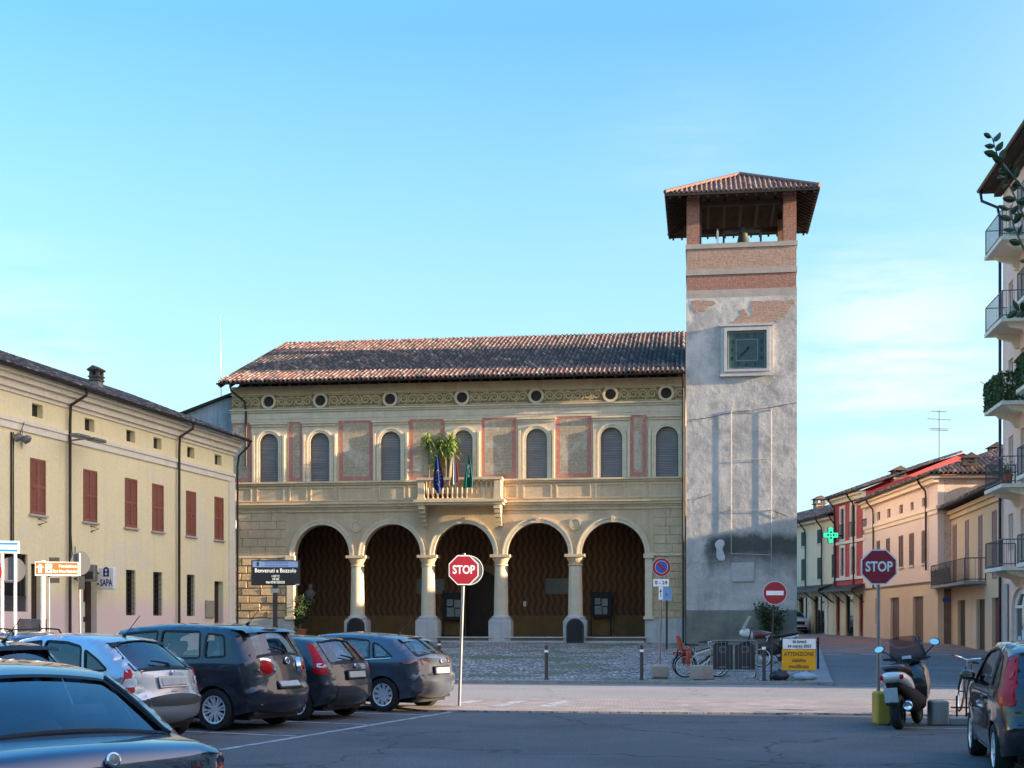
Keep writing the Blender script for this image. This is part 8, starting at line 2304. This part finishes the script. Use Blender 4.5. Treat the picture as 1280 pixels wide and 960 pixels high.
for x in (-hw + 0.05, hw - 0.02): b.tube([(x, -0.28, 0.02), (x, -0.02, 0.25), (x, 0.28, 0.02)], 0.018, 6)
b.tube([(hw, 0, 0.3), (hw + 0.02, -0.12, 0.0)], 0.018, 6)
b.build('frame', K['galv'], t)
for s in (-1, 1):
    b = MB(); b.bbox(s * 0.32 - 0.29, s * 0.32 + 0.29, 0.012, 0.035, 0.29, 1.0, 0.01); pn = b.build('panel', K['pole_dark'], t)
    b = MB(); b.plate(round_poly(rect(s * 0.32 - 0.1, s * 0.32 + 0.1, 0.78, 0.95), 0.05, 3), [round_poly(rect(s * 0.32 - 0.075, s * 0.32 + 0.075, 0.8, 0.93), 0.05, 3)], 0.006, 0.0115); b.box(s * 0.32 - 0.1, s * 0.32 + 0.1, 0.007, 0.0115, 0.34, 0.38); b.build('panel_fitting', K['galv'], pn)
b = MB(); b.bbox(-0.32, 0.32, -0.2, 0.2, 0.0, 0.42, 0.03); tag(b.build('concrete_block', K['concrete'], loc=(wx(877, 38.9), 38.95, g(38.9) + 0.085)), 'low grey concrete block in front of the bicycle with the child seat', 'concrete block')

# ------------------------------------------------------------------ scooter and motorbike
def lofted(b, rings, n=16, cap=True):
    """rings: (x, zc, half width, half height, power) along x"""
    vs = []
    for x, zc, hy, hz_, pw in rings:
        for k in range(n):
            a = 2 * PI * k / n; c, s = math.cos(a), math.sin(a)
            vs.append((x, hy * math.copysign(abs(c) ** pw, c), zc + hz_ * math.copysign(abs(s) ** pw, s)))
    fs = [(r * n + k, r * n + (k + 1) % n, (r + 1) * n + (k + 1) % n, (r + 1) * n + k) for r in range(len(rings) - 1) for k in range(n)]
    if cap: fs += [tuple(reversed(range(n))), tuple((len(rings) - 1) * n + k for k in range(n))]
    b.add(vs, fs)
def moto_wheel(t, x, r, w, sp=5):
    b = MB(); Mx = Matrix.Rotation(R(90), 4, 'X')
    b.lathe([(r * .66, -w / 2), (r * .86, -w / 2), (r * .97, -w * .3), (r, 0), (r * .97, w * .3), (r * .86, w / 2), (r * .66, w / 2), (r * .66, -w / 2)], 28, (x, 0, r), Mx, caps=False)
    o = b.build('wheel', K['tyre'], t, smooth=True)
    b = MB(); b.lathe([(r * .67, -w * .4), (r * .6, -w * .3), (r * .6, w * .3), (r * .67, w * .4)], 28, (x, 0, r), Mx, caps=False); b.lathe([(.05, -w * .5), (.05, w * .5)], 12, (x, 0, r), Mx)
    for k in range(sp):
        a = 2 * PI * k / sp; d = Vector((math.cos(a), 0, math.sin(a))); nn = Vector((-d.z, 0, d.x)) * .025; c = Vector((x, 0, r))
        b.add([c + nn - Vector((0, .03, 0)), c + d * r * .63 + nn - Vector((0, .02, 0)), c + d * r * .63 - nn - Vector((0, .02, 0)), c - nn - Vector((0, .03, 0)), c + nn + Vector((0, .03, 0)), c + d * r * .63 + nn + Vector((0, .02, 0)), c + d * r * .63 - nn + Vector((0, .02, 0)), c - nn + Vector((0, .03, 0))], [(0, 1, 2, 3), (4, 5, 6, 7), (0, 1, 5, 4), (2, 3, 7, 6)])
    b.build('rim', K['alloy_dark'], o)
    b = MB(); b.lathe([(r * .45, .0), (r * .45, .006)], 18, (x, w * .55, r), Mx); b.build('brake_disc', K['galv'], o)
sw_ = carpaint('scooter_white', (0.66, 0.66, 0.64), 0.0)
y0 = 21.7
t = thing('scooter', 'white and black maxi scooter with windscreen, seen from behind', 'scooter', (wx(1128, y0) + 0.28, y0 + 0.62, 0.0), math.atan2(0.90, 0.43))
t.rotation_euler = (R(-5), 0, math.atan2(0.89, 0.46)); t.scale = (1.06, 1.06, 1.06)
moto_wheel(t, -0.70, .27, .15); moto_wheel(t, .74, .27, .12)
b = MB(); lofted(b, [(-.98, .80, .06, .03, .8), (-.92, .795, .15, .075, .8), (-.75, .77, .20, .11, .8), (-.45, .70, .21, .13, .8), (-.2, .62, .19, .13, .8), (-.02, .52, .16, .11, .8)]); b.build('tail_fairing', sw_, t, smooth=60)
b = MB(); lofted(b, [(-.88, .70, .10, .08, .8), (-.6, .60, .16, .12, .8), (-.2, .45, .22, .20, .7), (.3, .36, .25, .14, .7), (.48, .38, .22, .14, .7)]); b.build('lower_body', surf('scooter_underbody', (0.02, 0.02, 0.021), rough=0.8, spec=0.15), t, smooth=60)
b = MB(); lofted(b, [(-.86, .90, .10, .03, .8), (-.7, .92, .17, .05, .8), (-.4, .88, .19, .06, .8), (-.33, .91, .17, .09, .8), (-.28, .84, .18, .06, .8), (-.05, .80, .16, .06, .8), (.12, .77, .10, .05, .8)]); b.build('seat', K['rubber'], t, smooth=60)
b = MB(); lofted(b, [(.34, .60, .27, .34, .7), (.46, .66, .30, .36, .7), (.62, .70, .26, .32, .7), (.78, .72, .12, .16, .8), (.86, .70, .03, .05, .8)]); b.build('front_fairing', carpaint('scooter_black', (.012, .012, .014), 0.1), t, smooth=60)
b = MB(); lofted(b, [(.30, 1.00, .10, .04, .8), (.40, 1.02, .20, .07, .8), (.52, 1.0, .17, .07, .8), (.62, .96, .08, .04, .8)]); b.build('handlebar_cover', K['rubber'], t, smooth=60)
b = MB(); b.box(.31, .33, -.07, .07, 1.03, 1.09); b.build('instrument_panel', K['lens_clear'], t)
b = MB()
for s in (-1, 1): b.tube([(.42, s * .12, 1.03), (.36, s * .26, 1.05), (.30, s * .36, 1.05)], .018, 8); b.tube([(.36, s * .22, 1.07), (.44, s * .34, 1.05)], .007, 5)
b.build('handlebar', K['rubber'], t, smooth=True)
b = MB(); b.sheet(lambda a, c: (.56 - .16 * c - .10 * (2 * a - 1) ** 2, (.30 - .06 * c) * (2 * a - 1), 1.0 + .40 * c - .05 * c * (2 * a - 1) ** 4), 12, 6); b.build('windscreen', glass_mat('smoked_screen', (.42, .38, .40), .25), t, smooth=True, fix=False)
for s in (-1, 1):
    b = MB(); q = Vector((.40, s * .43, 1.28 if s < 0 else 1.22)); b.tube([(.44, s * .20, 1.05), (.42, s * .34, 1.16), q + Vector((.03, 0, -.03))], .010, 6)
    b.T = Matrix.Translation(q) @ Matrix.Rotation(s * -.25, 4, 'X'); b.ball((.02, 0, 0), .035, .085, .055, 14, 8); b.T = None
    mo = b.build('mirror', K['rubber'], t, smooth=True)
    b = MB(Matrix.Translation(q + Vector((-.018, 0, 0))) @ Matrix.Rotation(s * -.25, 4, 'X') @ Matrix.Rotation(R(14), 4, 'Y')); b.plate([(c[0] * 1.5, c[1]) for c in circ(0, 0, .048, 18)], [], -.0, .004, mp=lambda a, c, d: (d, a, c)); b.build('mirror_glass', K['chrome'], mo)
for s in (-1, 1):
    b = MB(); b.T = Matrix.Translation((-.90, s * .115, .79)) @ Matrix.Rotation(s * .55, 4, 'Z'); b.bbox(-.03, .02, -.075, .075, -.035, .04, .015); b.T = None; b.build('tail_light', K['lens_red'], t)
b = MB(); b.tube([(-.85, 0, .70), (-1.0, 0, .55), (-1.03, 0, .42)], .03, 6); b.bbox(-1.04, -1.0, -.09, .09, .38, .64, .01); b.build('rear_mudguard', K['rubber'], t)
b = MB(); b.T = Matrix.Translation((-1.055, 0, .53)) @ Matrix.Rotation(R(-8), 4, 'Y'); b.bbox(-.012, 0, -.10, .10, -.11, .11, .008); b.T = None; b.build('license_plate', K['plate'], t)
b = MB(); lofted(b, [(-.95, .36, .075, .085, .9), (-.9, .36, .085, .095, .9), (-.5, .33, .08, .085, .9), (-.25, .28, .05, .05, .9)]); b.v = [(p[0], p[1] - .21, p[2]) for p in b.v]; ex = b.build('exhaust', surf('exhaust_black', (0.01, 0.01, 0.01), rough=0.95, spec=0.05), t, smooth=60)
b = MB(); b.lathe([(.055, 0), (.075, .01), (.06, .02), (.03, .005)], 16, (-.955, -.21, .36), Matrix.Rotation(R(-90), 4, 'Y')); b.build('exhaust_tip', K['chrome'], ex, smooth=True)
b = MB(); b.tube([(-.75, .16, .95), (-.95, .13, .96), (-1.0, 0, .96), (-.95, -.13, .96), (-.75, -.16, .95)], .016, 6); b.build('grab_rail', K['galv'], t)
b = MB(); b.tube([(-.05, .15, .25), (-.12, .30, .02)], .014, 6); b.tube([(.74, .07, .27), (.62, .09, .55)], .025, 8); b.tube([(.74, -.07, .27), (.62, -.09, .55)], .025, 8); b.sheet(lambda a, c: (.74 + .31 * math.cos(R(30 + 130 * a)), -.07 + .14 * c, .27 + .31 * math.sin(R(30 + 130 * a))), 12, 2); b.build('stand_and_fork', K['rubber'], t)

yy = 48.5
t = thing('motorbike', 'white and dark red motorbike with tall windscreen parked in front of the tower', 'motorbike', (wx(962, yy), yy + .2, g(yy) + 0.085), R(172))
t.scale = (1.12, 1.12, 1.12)
moto_wheel(t, -.68, .32, .13); moto_wheel(t, .72, .33, .11)
b = MB(); lofted(b, [(.92, .95, .04, .05, .8), (.82, .96, .11, .12, .8), (.66, .95, .13, .14, .8), (.5, .86, .09, .12, .8)]); b.build('front_fairing', sw_, t, smooth=60)
b = MB(); lofted(b, [(.45, .86, .14, .13, .8), (.25, .90, .18, .14, .8), (-.05, .86, .15, .11, .8), (-.2, .80, .1, .07, .8)]); b.build('tank', surf('moto_red', (.16, .035, .03), rough=.35, coat=.6), t, smooth=60)
b = MB(); lofted(b, [(-.1, .82, .12, .05, .8), (-.4, .84, .15, .06, .8), (-.75, .90, .12, .05, .8), (-.92, .94, .06, .03, .8)]); b.build('seat', K['rubber'], t, smooth=60)
b = MB(); lofted(b, [(-.35, .74, .13, .05, .8), (-.7, .80, .12, .06, .8), (-.95, .86, .05, .03, .8)]); b.build('tail_fairing', sw_, t, smooth=60)
b = MB(); lofted(b, [(.4, .42, .13, .16, .7), (.1, .42, .18, .22, .7), (-.25, .42, .16, .18, .7), (-.4, .40, .08, .1, .7)]); b.build('engine', K['alloy_dark'], t, smooth=40)
b = MB()
for s in (-1, 1): b.tube([(.72, s * .08, .33), (.56, s * .1, 1.02)], .024, 8); b.tube([(-.68, s * .09, .32), (-.2, s * .09, .42)], .022, 6)
b.tube([(.48, .36, 1.1), (.55, .2, 1.08), (.56, -.2, 1.08), (.48, -.36, 1.1)], .014, 8); b.build('fork', K['iron'], t)
b = MB(); b.sheet(lambda a, c: (.86 - .22 * c - .10 * (2 * a - 1) ** 2, (.20 - .05 * c) * (2 * a - 1), 1.08 + .40 * c), 10, 6); b.build('windscreen', surf('amber_screen', (.34, .27, .18), rough=.15), t, smooth=True, fix=False)
b = MB(); b.bbox(-.75, -.35, -.33, -.16, .42, .74, .04); b.bbox(-.75, -.35, .16, .33, .42, .74, .04); b.build('pannier', K['rubber'], t)
b = MB(); b.sheet(lambda a, c: (.72 + .37 * math.cos(R(35 + 120 * a)), -.07 + .14 * c, .33 + .37 * math.sin(R(35 + 120 * a))), 12, 2); b.build('mudguard', sw_, t)
# litter bin behind the roadworks board
yy = 44.5
t = thing('litter_bin', 'round dark litter bin behind the yellow roadworks board', 'litter bin', (wx(1010, yy), yy, g(yy) + 0.085))
b = MB(); b.lathe([(.24, .05), (.27, .85), (.29, .86), (.29, .90), (.25, .90), (.24, .7)], 22, caps=False); b.build('drum', K['iron'], t, smooth=True)
b = MB(); b.tube([(.33, 0, 0), (.33, 0, 1.05)], .035, 8); b.tube([(.2, 0, .75), (.33, 0, .75)], .02, 6); b.build('post', K['iron'], t)

# ------------------------------------------------------------------ things under and on the arcade
FHM = Matrix.Translation((FH.A.x, FH.A.y, FH.base)) @ Matrix.Rotation(FH.rz, 4, 'Z')
def inhall(x, y, z=0.3): return FHM @ Vector((x, y, z))
def board(u, v0, v1, u0, u1, label):
    off = AY - 0.35
    x0, x1 = FH.x(u0, off), FH.x(u1, off); z0, z1 = FH.z(u, v1, off), FH.z(u, v0, off)
    t = thing('notice_case', label, 'notice board', inhall((x0 + x1) / 2, off), FH.rz, 'notice cases under the arcade'); hw = (x1 - x0) / 2; z0 -= .3; z1 -= .3
    b = MB()
    for s in (-1, 1): b.box(s * (hw + .03) - .04, s * (hw + .03) + .04, -.04, .04, 0, z1 + .12)
    b.box(-hw - .1, hw + .1, -.12, .12, 0, .06); b.build('stand', K['iron'], t)
    b = MB(); b.plate(rect(-hw, hw, z0, z1), [rect(-hw + .07, hw - .07, z0 + .07, z1 - .07)], -.05, .03); b.box(-hw, hw, .0, .03, z0, z1); b.build('case', K['iron'], t)
    b = MB(); pm = surf('notice_sheet', (.34, .38, .40), (.22, .26, .28), sc=2.5, fv=.2)
    n = 0
    for px0, px1, pz0, pz1 in ((-.85, -.1, .05, .6), (.05, .85, -.1, .55), (-.85, .1, -.85, -.1), (.2, .8, -.85, -.2)):
        b = MB(); xm, hm = hw - .09, (z1 - z0) / 2 - .09; zc = (z0 + z1) / 2
        b.box(px0 * xm, px1 * xm, -.012, -.001, zc + pz0 * hm, zc + pz1 * hm); b.build('posted_sheet', pm, t)
board(567, 741, 775, 555, 579, 'dark glazed notice case with pale sheets left of the arcade doorway')
board(751, 740, 772, 740, 763, 'dark glazed notice case with greenish sheets under the last arch')
def slab(u0, u1, v0, v1, label):
    x0, x1 = FH.x(u0, AY), FH.x(u1, AY); z0, z1 = FH.z(u0, v1, AY), FH.z(u0, v0, AY)
    b = MB(FHM); b.bbox(x0, x1, AY - .07, AY - .003, z0, z1, .015); b.bbox(x0 + .06, x1 - .06, AY - .08, AY - .07, z0 + .06, z1 - .06, .004)
    tag(b.build('stone_plaque', surf('plaque_grey', (.24, .235, .22), (.2, .195, .185), sc=3)), label, 'plaque')
slab(521, 556, 723.5, 742.5, 'long grey stone plaque on the striped wall behind the second column')
slab(682, 722, 723, 742.5, 'long grey stone plaque on the striped wall behind the fourth column')
b = MB(FHM); xx = FH.x(656, AY); b.bbox(xx - .08, xx + .08, AY - .05, AY - .003, FH.z(656, 758, AY), FH.z(656, 751.5, AY), .01); tag(b.build('intercom', K['white_paint']), 'small white intercom box on the striped wall right of the doorway', 'intercom')
xx = FH.x(387.5, AY - .3)
t = thing('bust', 'pale stone bust on a wall bracket under the first arch', 'bust', inhall(xx, AY - .28, FH.z(387, 749, AY - .3)), FH.rz)
b = MB(); b.lathe([(.05, -.32), (.12, -.2), (.16, -.06), (.2, -.04), (.2, 0), (0, 0)], 14); b.build('bracket', K['marble'], t, smooth=True)
b = MB(); b.sheet(lambda a, c: ((.10 + .22 * math.sin(min(1, c * 1.15) * PI * .62) ** 1.3 * (1 if c < .72 else max(.25, 1 - (c - .72) * 3.2))) * math.cos(2 * PI * a), .62 * (.10 + .16 * math.sin(c * PI * .7) * (1 if c < .75 else max(.4, 1 - (c - .75) * 2.5))) * math.sin(2 * PI * a), .01 + .52 * c), 18, 14)
b.ball((0, -.02, .66), .12, .14, .17, 16, 12); b.ball((0, -.16, .65), .025, .035, .04, 8, 6); b.ball((0, .03, .73), .125, .13, .12, 14, 8)
for s in (-1, 1): b.ball((s * .115, 0, .66), .02, .03, .04, 8, 6); b.ball((s * .045, -.14, .69), .02, .012, .012, 8, 6)
b.ball((0, -.135, .575), .05, .03, .018, 8, 6); b.build('figure', K['marble'], t, smooth=180)
def leaf_cloud(b, n, fn, s0, s1, asp=.4, up=0.0):
    for k in range(n):
        p, out_ = fn()
        d = (Vector((rnd.gauss(0, 1), rnd.gauss(0, 1), rnd.gauss(0, 1) + up)) + out_ * 1.2).normalized(); s = rnd.uniform(s0, s1)
        w = d.cross(Vector((rnd.gauss(0, 1), rnd.gauss(0, 1), rnd.gauss(0, 1)))).normalized() * s * asp
        nn = d.cross(w).normalized() * s * .12
        b.add([p, p + d * s * .45 + w - nn, p + d * s, p + d * s * .45 - w - nn, p + d * s * .5 + nn * .5], [(0, 1, 4), (1, 2, 4), (2, 3, 4), (3, 0, 4)])
def bush(name, label, cat, loc, pr, ph, bw, bh, n, leaf, lm, z0=None, pot=True, seed=1, stems=6):
    t = thing(name, label, cat, loc, FH.rz)
    if pot:
        b = MB(); b.lathe([(pr * .68, 0), (pr * .95, ph * .85), (pr * 1.06, ph * .86), (pr * 1.06, ph), (pr * .92, ph), (pr * .9, ph * .9), (0, ph * .88)], 20); b.build('pot', K['terracotta'], t, smooth=True)
    base = ph * .9 if pot else 0
    b = MB(); tips = []
    for k in range(stems):
        a = 2 * PI * k / stems + rnd.uniform(-.4, .4); r_ = rnd.uniform(.2, .9) * bw * .75; h = base + bh * rnd.uniform(.45, .95)
        P = [Vector((0, 0, base)), Vector((math.cos(a) * r_ * .4, math.sin(a) * r_ * .4, base + (h - base) * .5)), Vector((math.cos(a) * r_, math.sin(a) * r_, h))]
        b.tube(P, .018, 5, .006); tips += [P[1], P[2], P[1].lerp(P[2], .5), P[2] + Vector((rnd.uniform(-.1, .1), rnd.uniform(-.1, .1), .1))]
    b.build('stem', K['bark'], t)
    b = MB()
    def f():
        c = rnd.choice(tips); o = Vector((rnd.gauss(0, 1), rnd.gauss(0, 1), rnd.gauss(0, 1))).normalized()
        return c + o * rnd.random() ** .6 * bw * .42, o
    leaf_cloud(b, n, f, leaf * .7, leaf * 1.2, up=.3); b.build('foliage', lm, t, fix=False)
    return t
xx = FH.x(374, -0.9)
bush('potted_shrub', 'dark leafy shrub in a terracotta pot under the first arch', 'plant', inhall(FH.x(375, .2), .2, .3), .36, .42, .62, 1.55, 900, .13, K['leaf_dark'], stems=11)
p = FTM @ Vector((FT.x(962), -.85, 0.0))
bush('shrub', 'dark green shrub growing against the foot of the tower', 'shrub', (p.x, p.y, g(p.y) + 0.085), .3, .3, .8, 1.85, 2200, .12, K['leaf_dark'], pot=False, stems=16)
for i, (u, lab) in enumerate(((445, 'dark arched panel bin standing before the first column base'), (719, 'dark arched panel bin standing before the fourth column base'))):
    t = thing('arched_bin', lab, 'bin', FHM @ Vector((FH.x(u, -.8), -.86, g(FH.world(FH.x(u, -.8), -.86).y) + .085 - FH.base)), FH.rz, 'arched bins by the columns')
    b = MB(); b.plate(arch_poly(-.42, .42, 0, .78, 16), [], -.13, .13); b.build('bin_body', K['iron'], t)
    b = MB(); b.plate(arch_poly(-.42, .42, 0, .78, 16), [arch_poly(-.36, .36, .06, .76, 16)], -.15, -.1305); b.build('bin_frame', K['pole_dark'], t)

# ------------------------------------------------------------------ balcony: yuccas and flags
def yucca(x, y, hs_, label):
    t = thing('yucca', label, 'plant', inhall(x, y, 7.082), FH.rz, 'yuccas on the balcony')
    b = MB(); b.lathe([(.13, 0), (.19, .30), (.205, .30), (.205, .35), (.17, .35), (0, .32)], 18); b.build('pot', K['seat_red'], t, smooth=True)
    for k, (dx, h, dy) in enumerate(hs_):
        P = [Vector((0.02 * k, 0, .3)), Vector((dx * .4, dy * .5, .3 + h * .45)), Vector((dx, dy, h))]
        b = MB(); b.tube(P, .05, 8, .038); b.build('trunk', K['bark'], t, smooth=True)
        b = MB(); c = P[-1]
        for q in range(110):
            a = rnd.uniform(0, 2 * PI); el = rnd.triangular(-75, 85, 25); L = rnd.uniform(.42, .68); w = .03
            d = Vector((math.cos(a) * math.cos(R(el)), math.sin(a) * math.cos(R(el)), math.sin(R(el)))); o = c + Vector((0, 0, rnd.uniform(-.22, .14))); s = d.cross(Vector((0, 0, 1))).normalized() * w
            if s.length < 1e-4: s = Vector((w, 0, 0))
            pts = [o, o + d * L * .4, o + d * L * .75 - Vector((0, 0, .03)), o + d * L - Vector((0, 0, .10 + .1 * (1 - abs(el) / 90)))]
            ws = (.7, 1, .7, .05)
            b.add([p_ + s * k2 * sg for p_, k2 in zip(pts, ws) for sg in (1, -1)], [(0, 2, 3, 1), (2, 4, 5, 3), (4, 6, 7, 5)])
        b.build('crown', K['leaf_yucca'], t, fix=False)
yucca(FH.x(537, -.45), -.45, [(-.08, 3.0, 0.0)], 'slim yucca with one crown at the left end of the balcony')
yucca(FH.x(548.5, -.4), -.42, [(.08, 2.75, -.05), (-.10, 2.0, .1)], 'middle yucca on the balcony with two low crowns')
yucca(FH.x(559.5, -.5), -.48, [(.14, 3.0, 0), (-.02, 2.75, .08), (.22, 2.5, -.06)], 'rightmost yucca on the balcony, with several pale trunks')
def flag(u, top, label, mats, cols, wide=.75, hang=1.75, lean=.12, seed=1, extra=None):
    x = FH.x(u, -BD - .1)
    t = thing('flag', label, 'flag', inhall(x, -BD - .02, 7.55), FH.rz, 'flags on the balcony')
    tip = Vector((lean, -.52, top - 7.55))
    b = MB(); b.tube([(0, -.05, 0), tip], .016, 6); b.ball(tip, .03, n=8, m=6); b.build('flagpole', K['bronze'], t)
    b = MB(); r_ = random.Random(seed); ph = r_.uniform(0, 6)
    n = len(cols); base = tip * .98
    def f(a, c):
        # gathered cloth hanging from the tip: a along the fly, c downwards
        sp = (.10 + .90 * min(1, c * 1.25) ** .8) * (1 - .25 * max(0, c - .7))
        xx_ = (a - .40) * wide * sp * .55
        yy_ = .07 * math.sin(a * 3.2 * PI + ph) * (.35 + sp)
        return (base.x + xx_ - lean * .4 * c, base.y + yy_, base.z - hang * c * (1 - .18 * abs(a - .5)) - .10 * math.sin(a * 5 + ph))
    for i, m in enumerate(cols):
        b.mi = i; b.sheet(lambda a, c, i=i: f((i + a) / n, c), max(3, 18 // n), 20)
    o = b.build('cloth', mats, t, smooth=180)
    if extra: extra(o, f)
    return t
f_blue, f_green, f_white, f_red = [surf('cloth_' + n_, c, rough=.8, fv=.08) for n_, c in (('blue', (.010, .024, .13)), ('green', (.005, .11, .075)), ('white', (.62, .62, .6)), ('red', (.42, .025, .03)))]
def stars(o, f):
    b = MB(); gold = surf('cloth_gold', (.62, .46, .04), rough=.7)
    for k in range(12):
        a = R(30 * k); ca, cc = .5 + .26 * math.cos(a), .55 + .2 * math.sin(a); c = Vector(f(ca, cc)) + Vector((0, -.012, 0))
        pts = []
        for j in range(10): rr = .045 if j % 2 == 0 else .018; pts.append((c.x + rr * math.sin(R(36 * j)) , c.z + rr * math.cos(R(36 * j))))
        b.plate(pts, [], c.y - .004, c.y)
    b.build('star_ring', gold, o)
def rose(o, f):
    b = MB()
    for ca, cc, rx, rz in ((.42, .40, .07, .10), (.58, .55, .08, .10), (.45, .66, .09, .07), (.6, .38, .05, .09), (.5, .52, .07, .12)):
        c = Vector(f(ca, cc)); b.plate([(c.x + rx * p_[0], c.z + rz * p_[1]) for p_ in circ(0, 0, 1, 12)], [], c.y - .02 - .002 * len(b.f) % 7 * .001, c.y - .012)
    b.build('white_emblem', f_white, o)
flag(551, 9.2, 'dark blue flag with a ring of gold stars hanging from the balcony', [f_blue], [0], wide=.95, hang=1.75, lean=-.12, seed=2, extra=stars)
flag(569, 9.45, 'green white and red tricolour flag hanging from the balcony', [f_green, f_white, f_red], [0, 1, 2], wide=.72, hang=1.7, lean=.02, seed=4)
flag(583, 9.25, 'dark green flag with white emblem hanging from the balcony', [f_green], [0], wide=.9, hang=1.72, lean=.18, seed=7, extra=rose)
# lamp and fittings on the hall's left edge
t = thing('wall_camera', 'small white camera fixed on the left corner of the town hall', 'camera', inhall(.28, -.12, 5.9), FH.rz)
b = MB(); b.bbox(-.1, .1, -.3, .0, -.1, .35, .03); b.build('housing', K['white_paint'], t)
b = MB(); b.box(-.03, .03, -.02, .12, .05, .1); b.tube([(0, -.15, -.1), (.1, -.2, -.3)], .012, 5); b.build('bracket', K['galv'], t)
# ------------------------------------------------------------------ a tree just out of sight at the right, its twigs reaching into the picture
t = thing('young_tree', 'leafy twigs of a young tree reaching in at the upper right edge', 'tree', (4.75, 8.9, 0), 0)
b = MB(); b.tube([(0, 0, -.1), (.03, .02, 1.5), (0, 0, 3.0), (.02, 0, 4.2), (.1, .05, 5.4), (.05, 0, 6.6)], .085, 10, .03); trunk = b.build('trunk', K['bark'], t, smooth=True)
b = MB(); lv = MB()
def at_(u, v, y): p = wpt(u, v, y); return Vector((p.x - 4.75, p.y - 8.9, p.z))
def twig(P, n, ls, start=.15):
    P = [Vector(p) for p in P]; b.tube(P, .012, 5, .003)
    for k in range(n):
        f_ = start + (1 - start) * k / (n - 1); i = min(int(f_ * (len(P) - 1)), len(P) - 2); q = P[i].lerp(P[i + 1], f_ * (len(P) - 1) - i)
        ax = (P[i + 1] - P[i]).normalized(); sd = ax.cross(Vector((rnd.gauss(0, .4), 1, rnd.gauss(0, .4)))).normalized() * (1 if k % 2 else -1)
        d = (ax * .75 + sd * .8 + Vector((0, rnd.uniform(-.5, .5), -.15))).normalized(); s = ls * rnd.uniform(.8, 1.2)
        nn = d.cross(Vector((rnd.gauss(0, .5), 1, rnd.gauss(0, .5)))).normalized(); w = nn * s * .26; cup = d.cross(nn) * s * .08
        lv.add([q, q + d * s * .2 + w * .7 - cup, q + d * s * .5 + w - cup, q + d * s * .8 + w * .6 - cup, q + d * s, q + d * s * .8 - w * .6 - cup, q + d * s * .5 - w - cup, q + d * s * .2 - w * .7 - cup, q + d * s * .5 + cup * .3],
               [(0, 1, 8), (1, 2, 8), (2, 3, 8), (3, 4, 8), (4, 5, 8), (5, 6, 8), (6, 7, 8), (7, 0, 8)])
Y_ = 8.9
twig([(.05, 0, 5.0), at_(1330, 300, Y_), at_(1290, 250, Y_ - .1), at_(1262, 215, Y_ - .1), at_(1247, 195, Y_), at_(1240, 172, Y_)], 14, .085, .35)
twig([(.05, 0, 4.6), at_(1330, 330, Y_), at_(1282, 275, Y_ + .1), at_(1262, 232, Y_ + .1), at_(1255, 212, Y_)], 12, .085, .35)
twig([(.05, 0, 4.3), at_(1330, 370, Y_), at_(1283, 318, Y_), at_(1268, 285, Y_), at_(1262, 262, Y_)], 10, .08, .4)
twig([(.03, 0, 4.0), at_(1340, 430, Y_), at_(1286, 392, Y_), at_(1272, 388, Y_)], 8, .08, .5)
for k in range(26):
    z = rnd.uniform(3.6, 6.4); a = rnd.uniform(-1.9, 1.9); L = rnd.uniform(.5, 1.1)
    p0 = Vector((.05, 0, z)); p1 = p0 + Vector((math.cos(a) * L, math.sin(a) * L, rnd.uniform(.1, .7)))
    twig([p0, p0.lerp(p1, .5) + Vector((0, 0, .08)), p1], 12, .09, .25)
b.build('branch', K['bark'], t); lv.build('crown', K['leaf_dark'], t, fix=False)
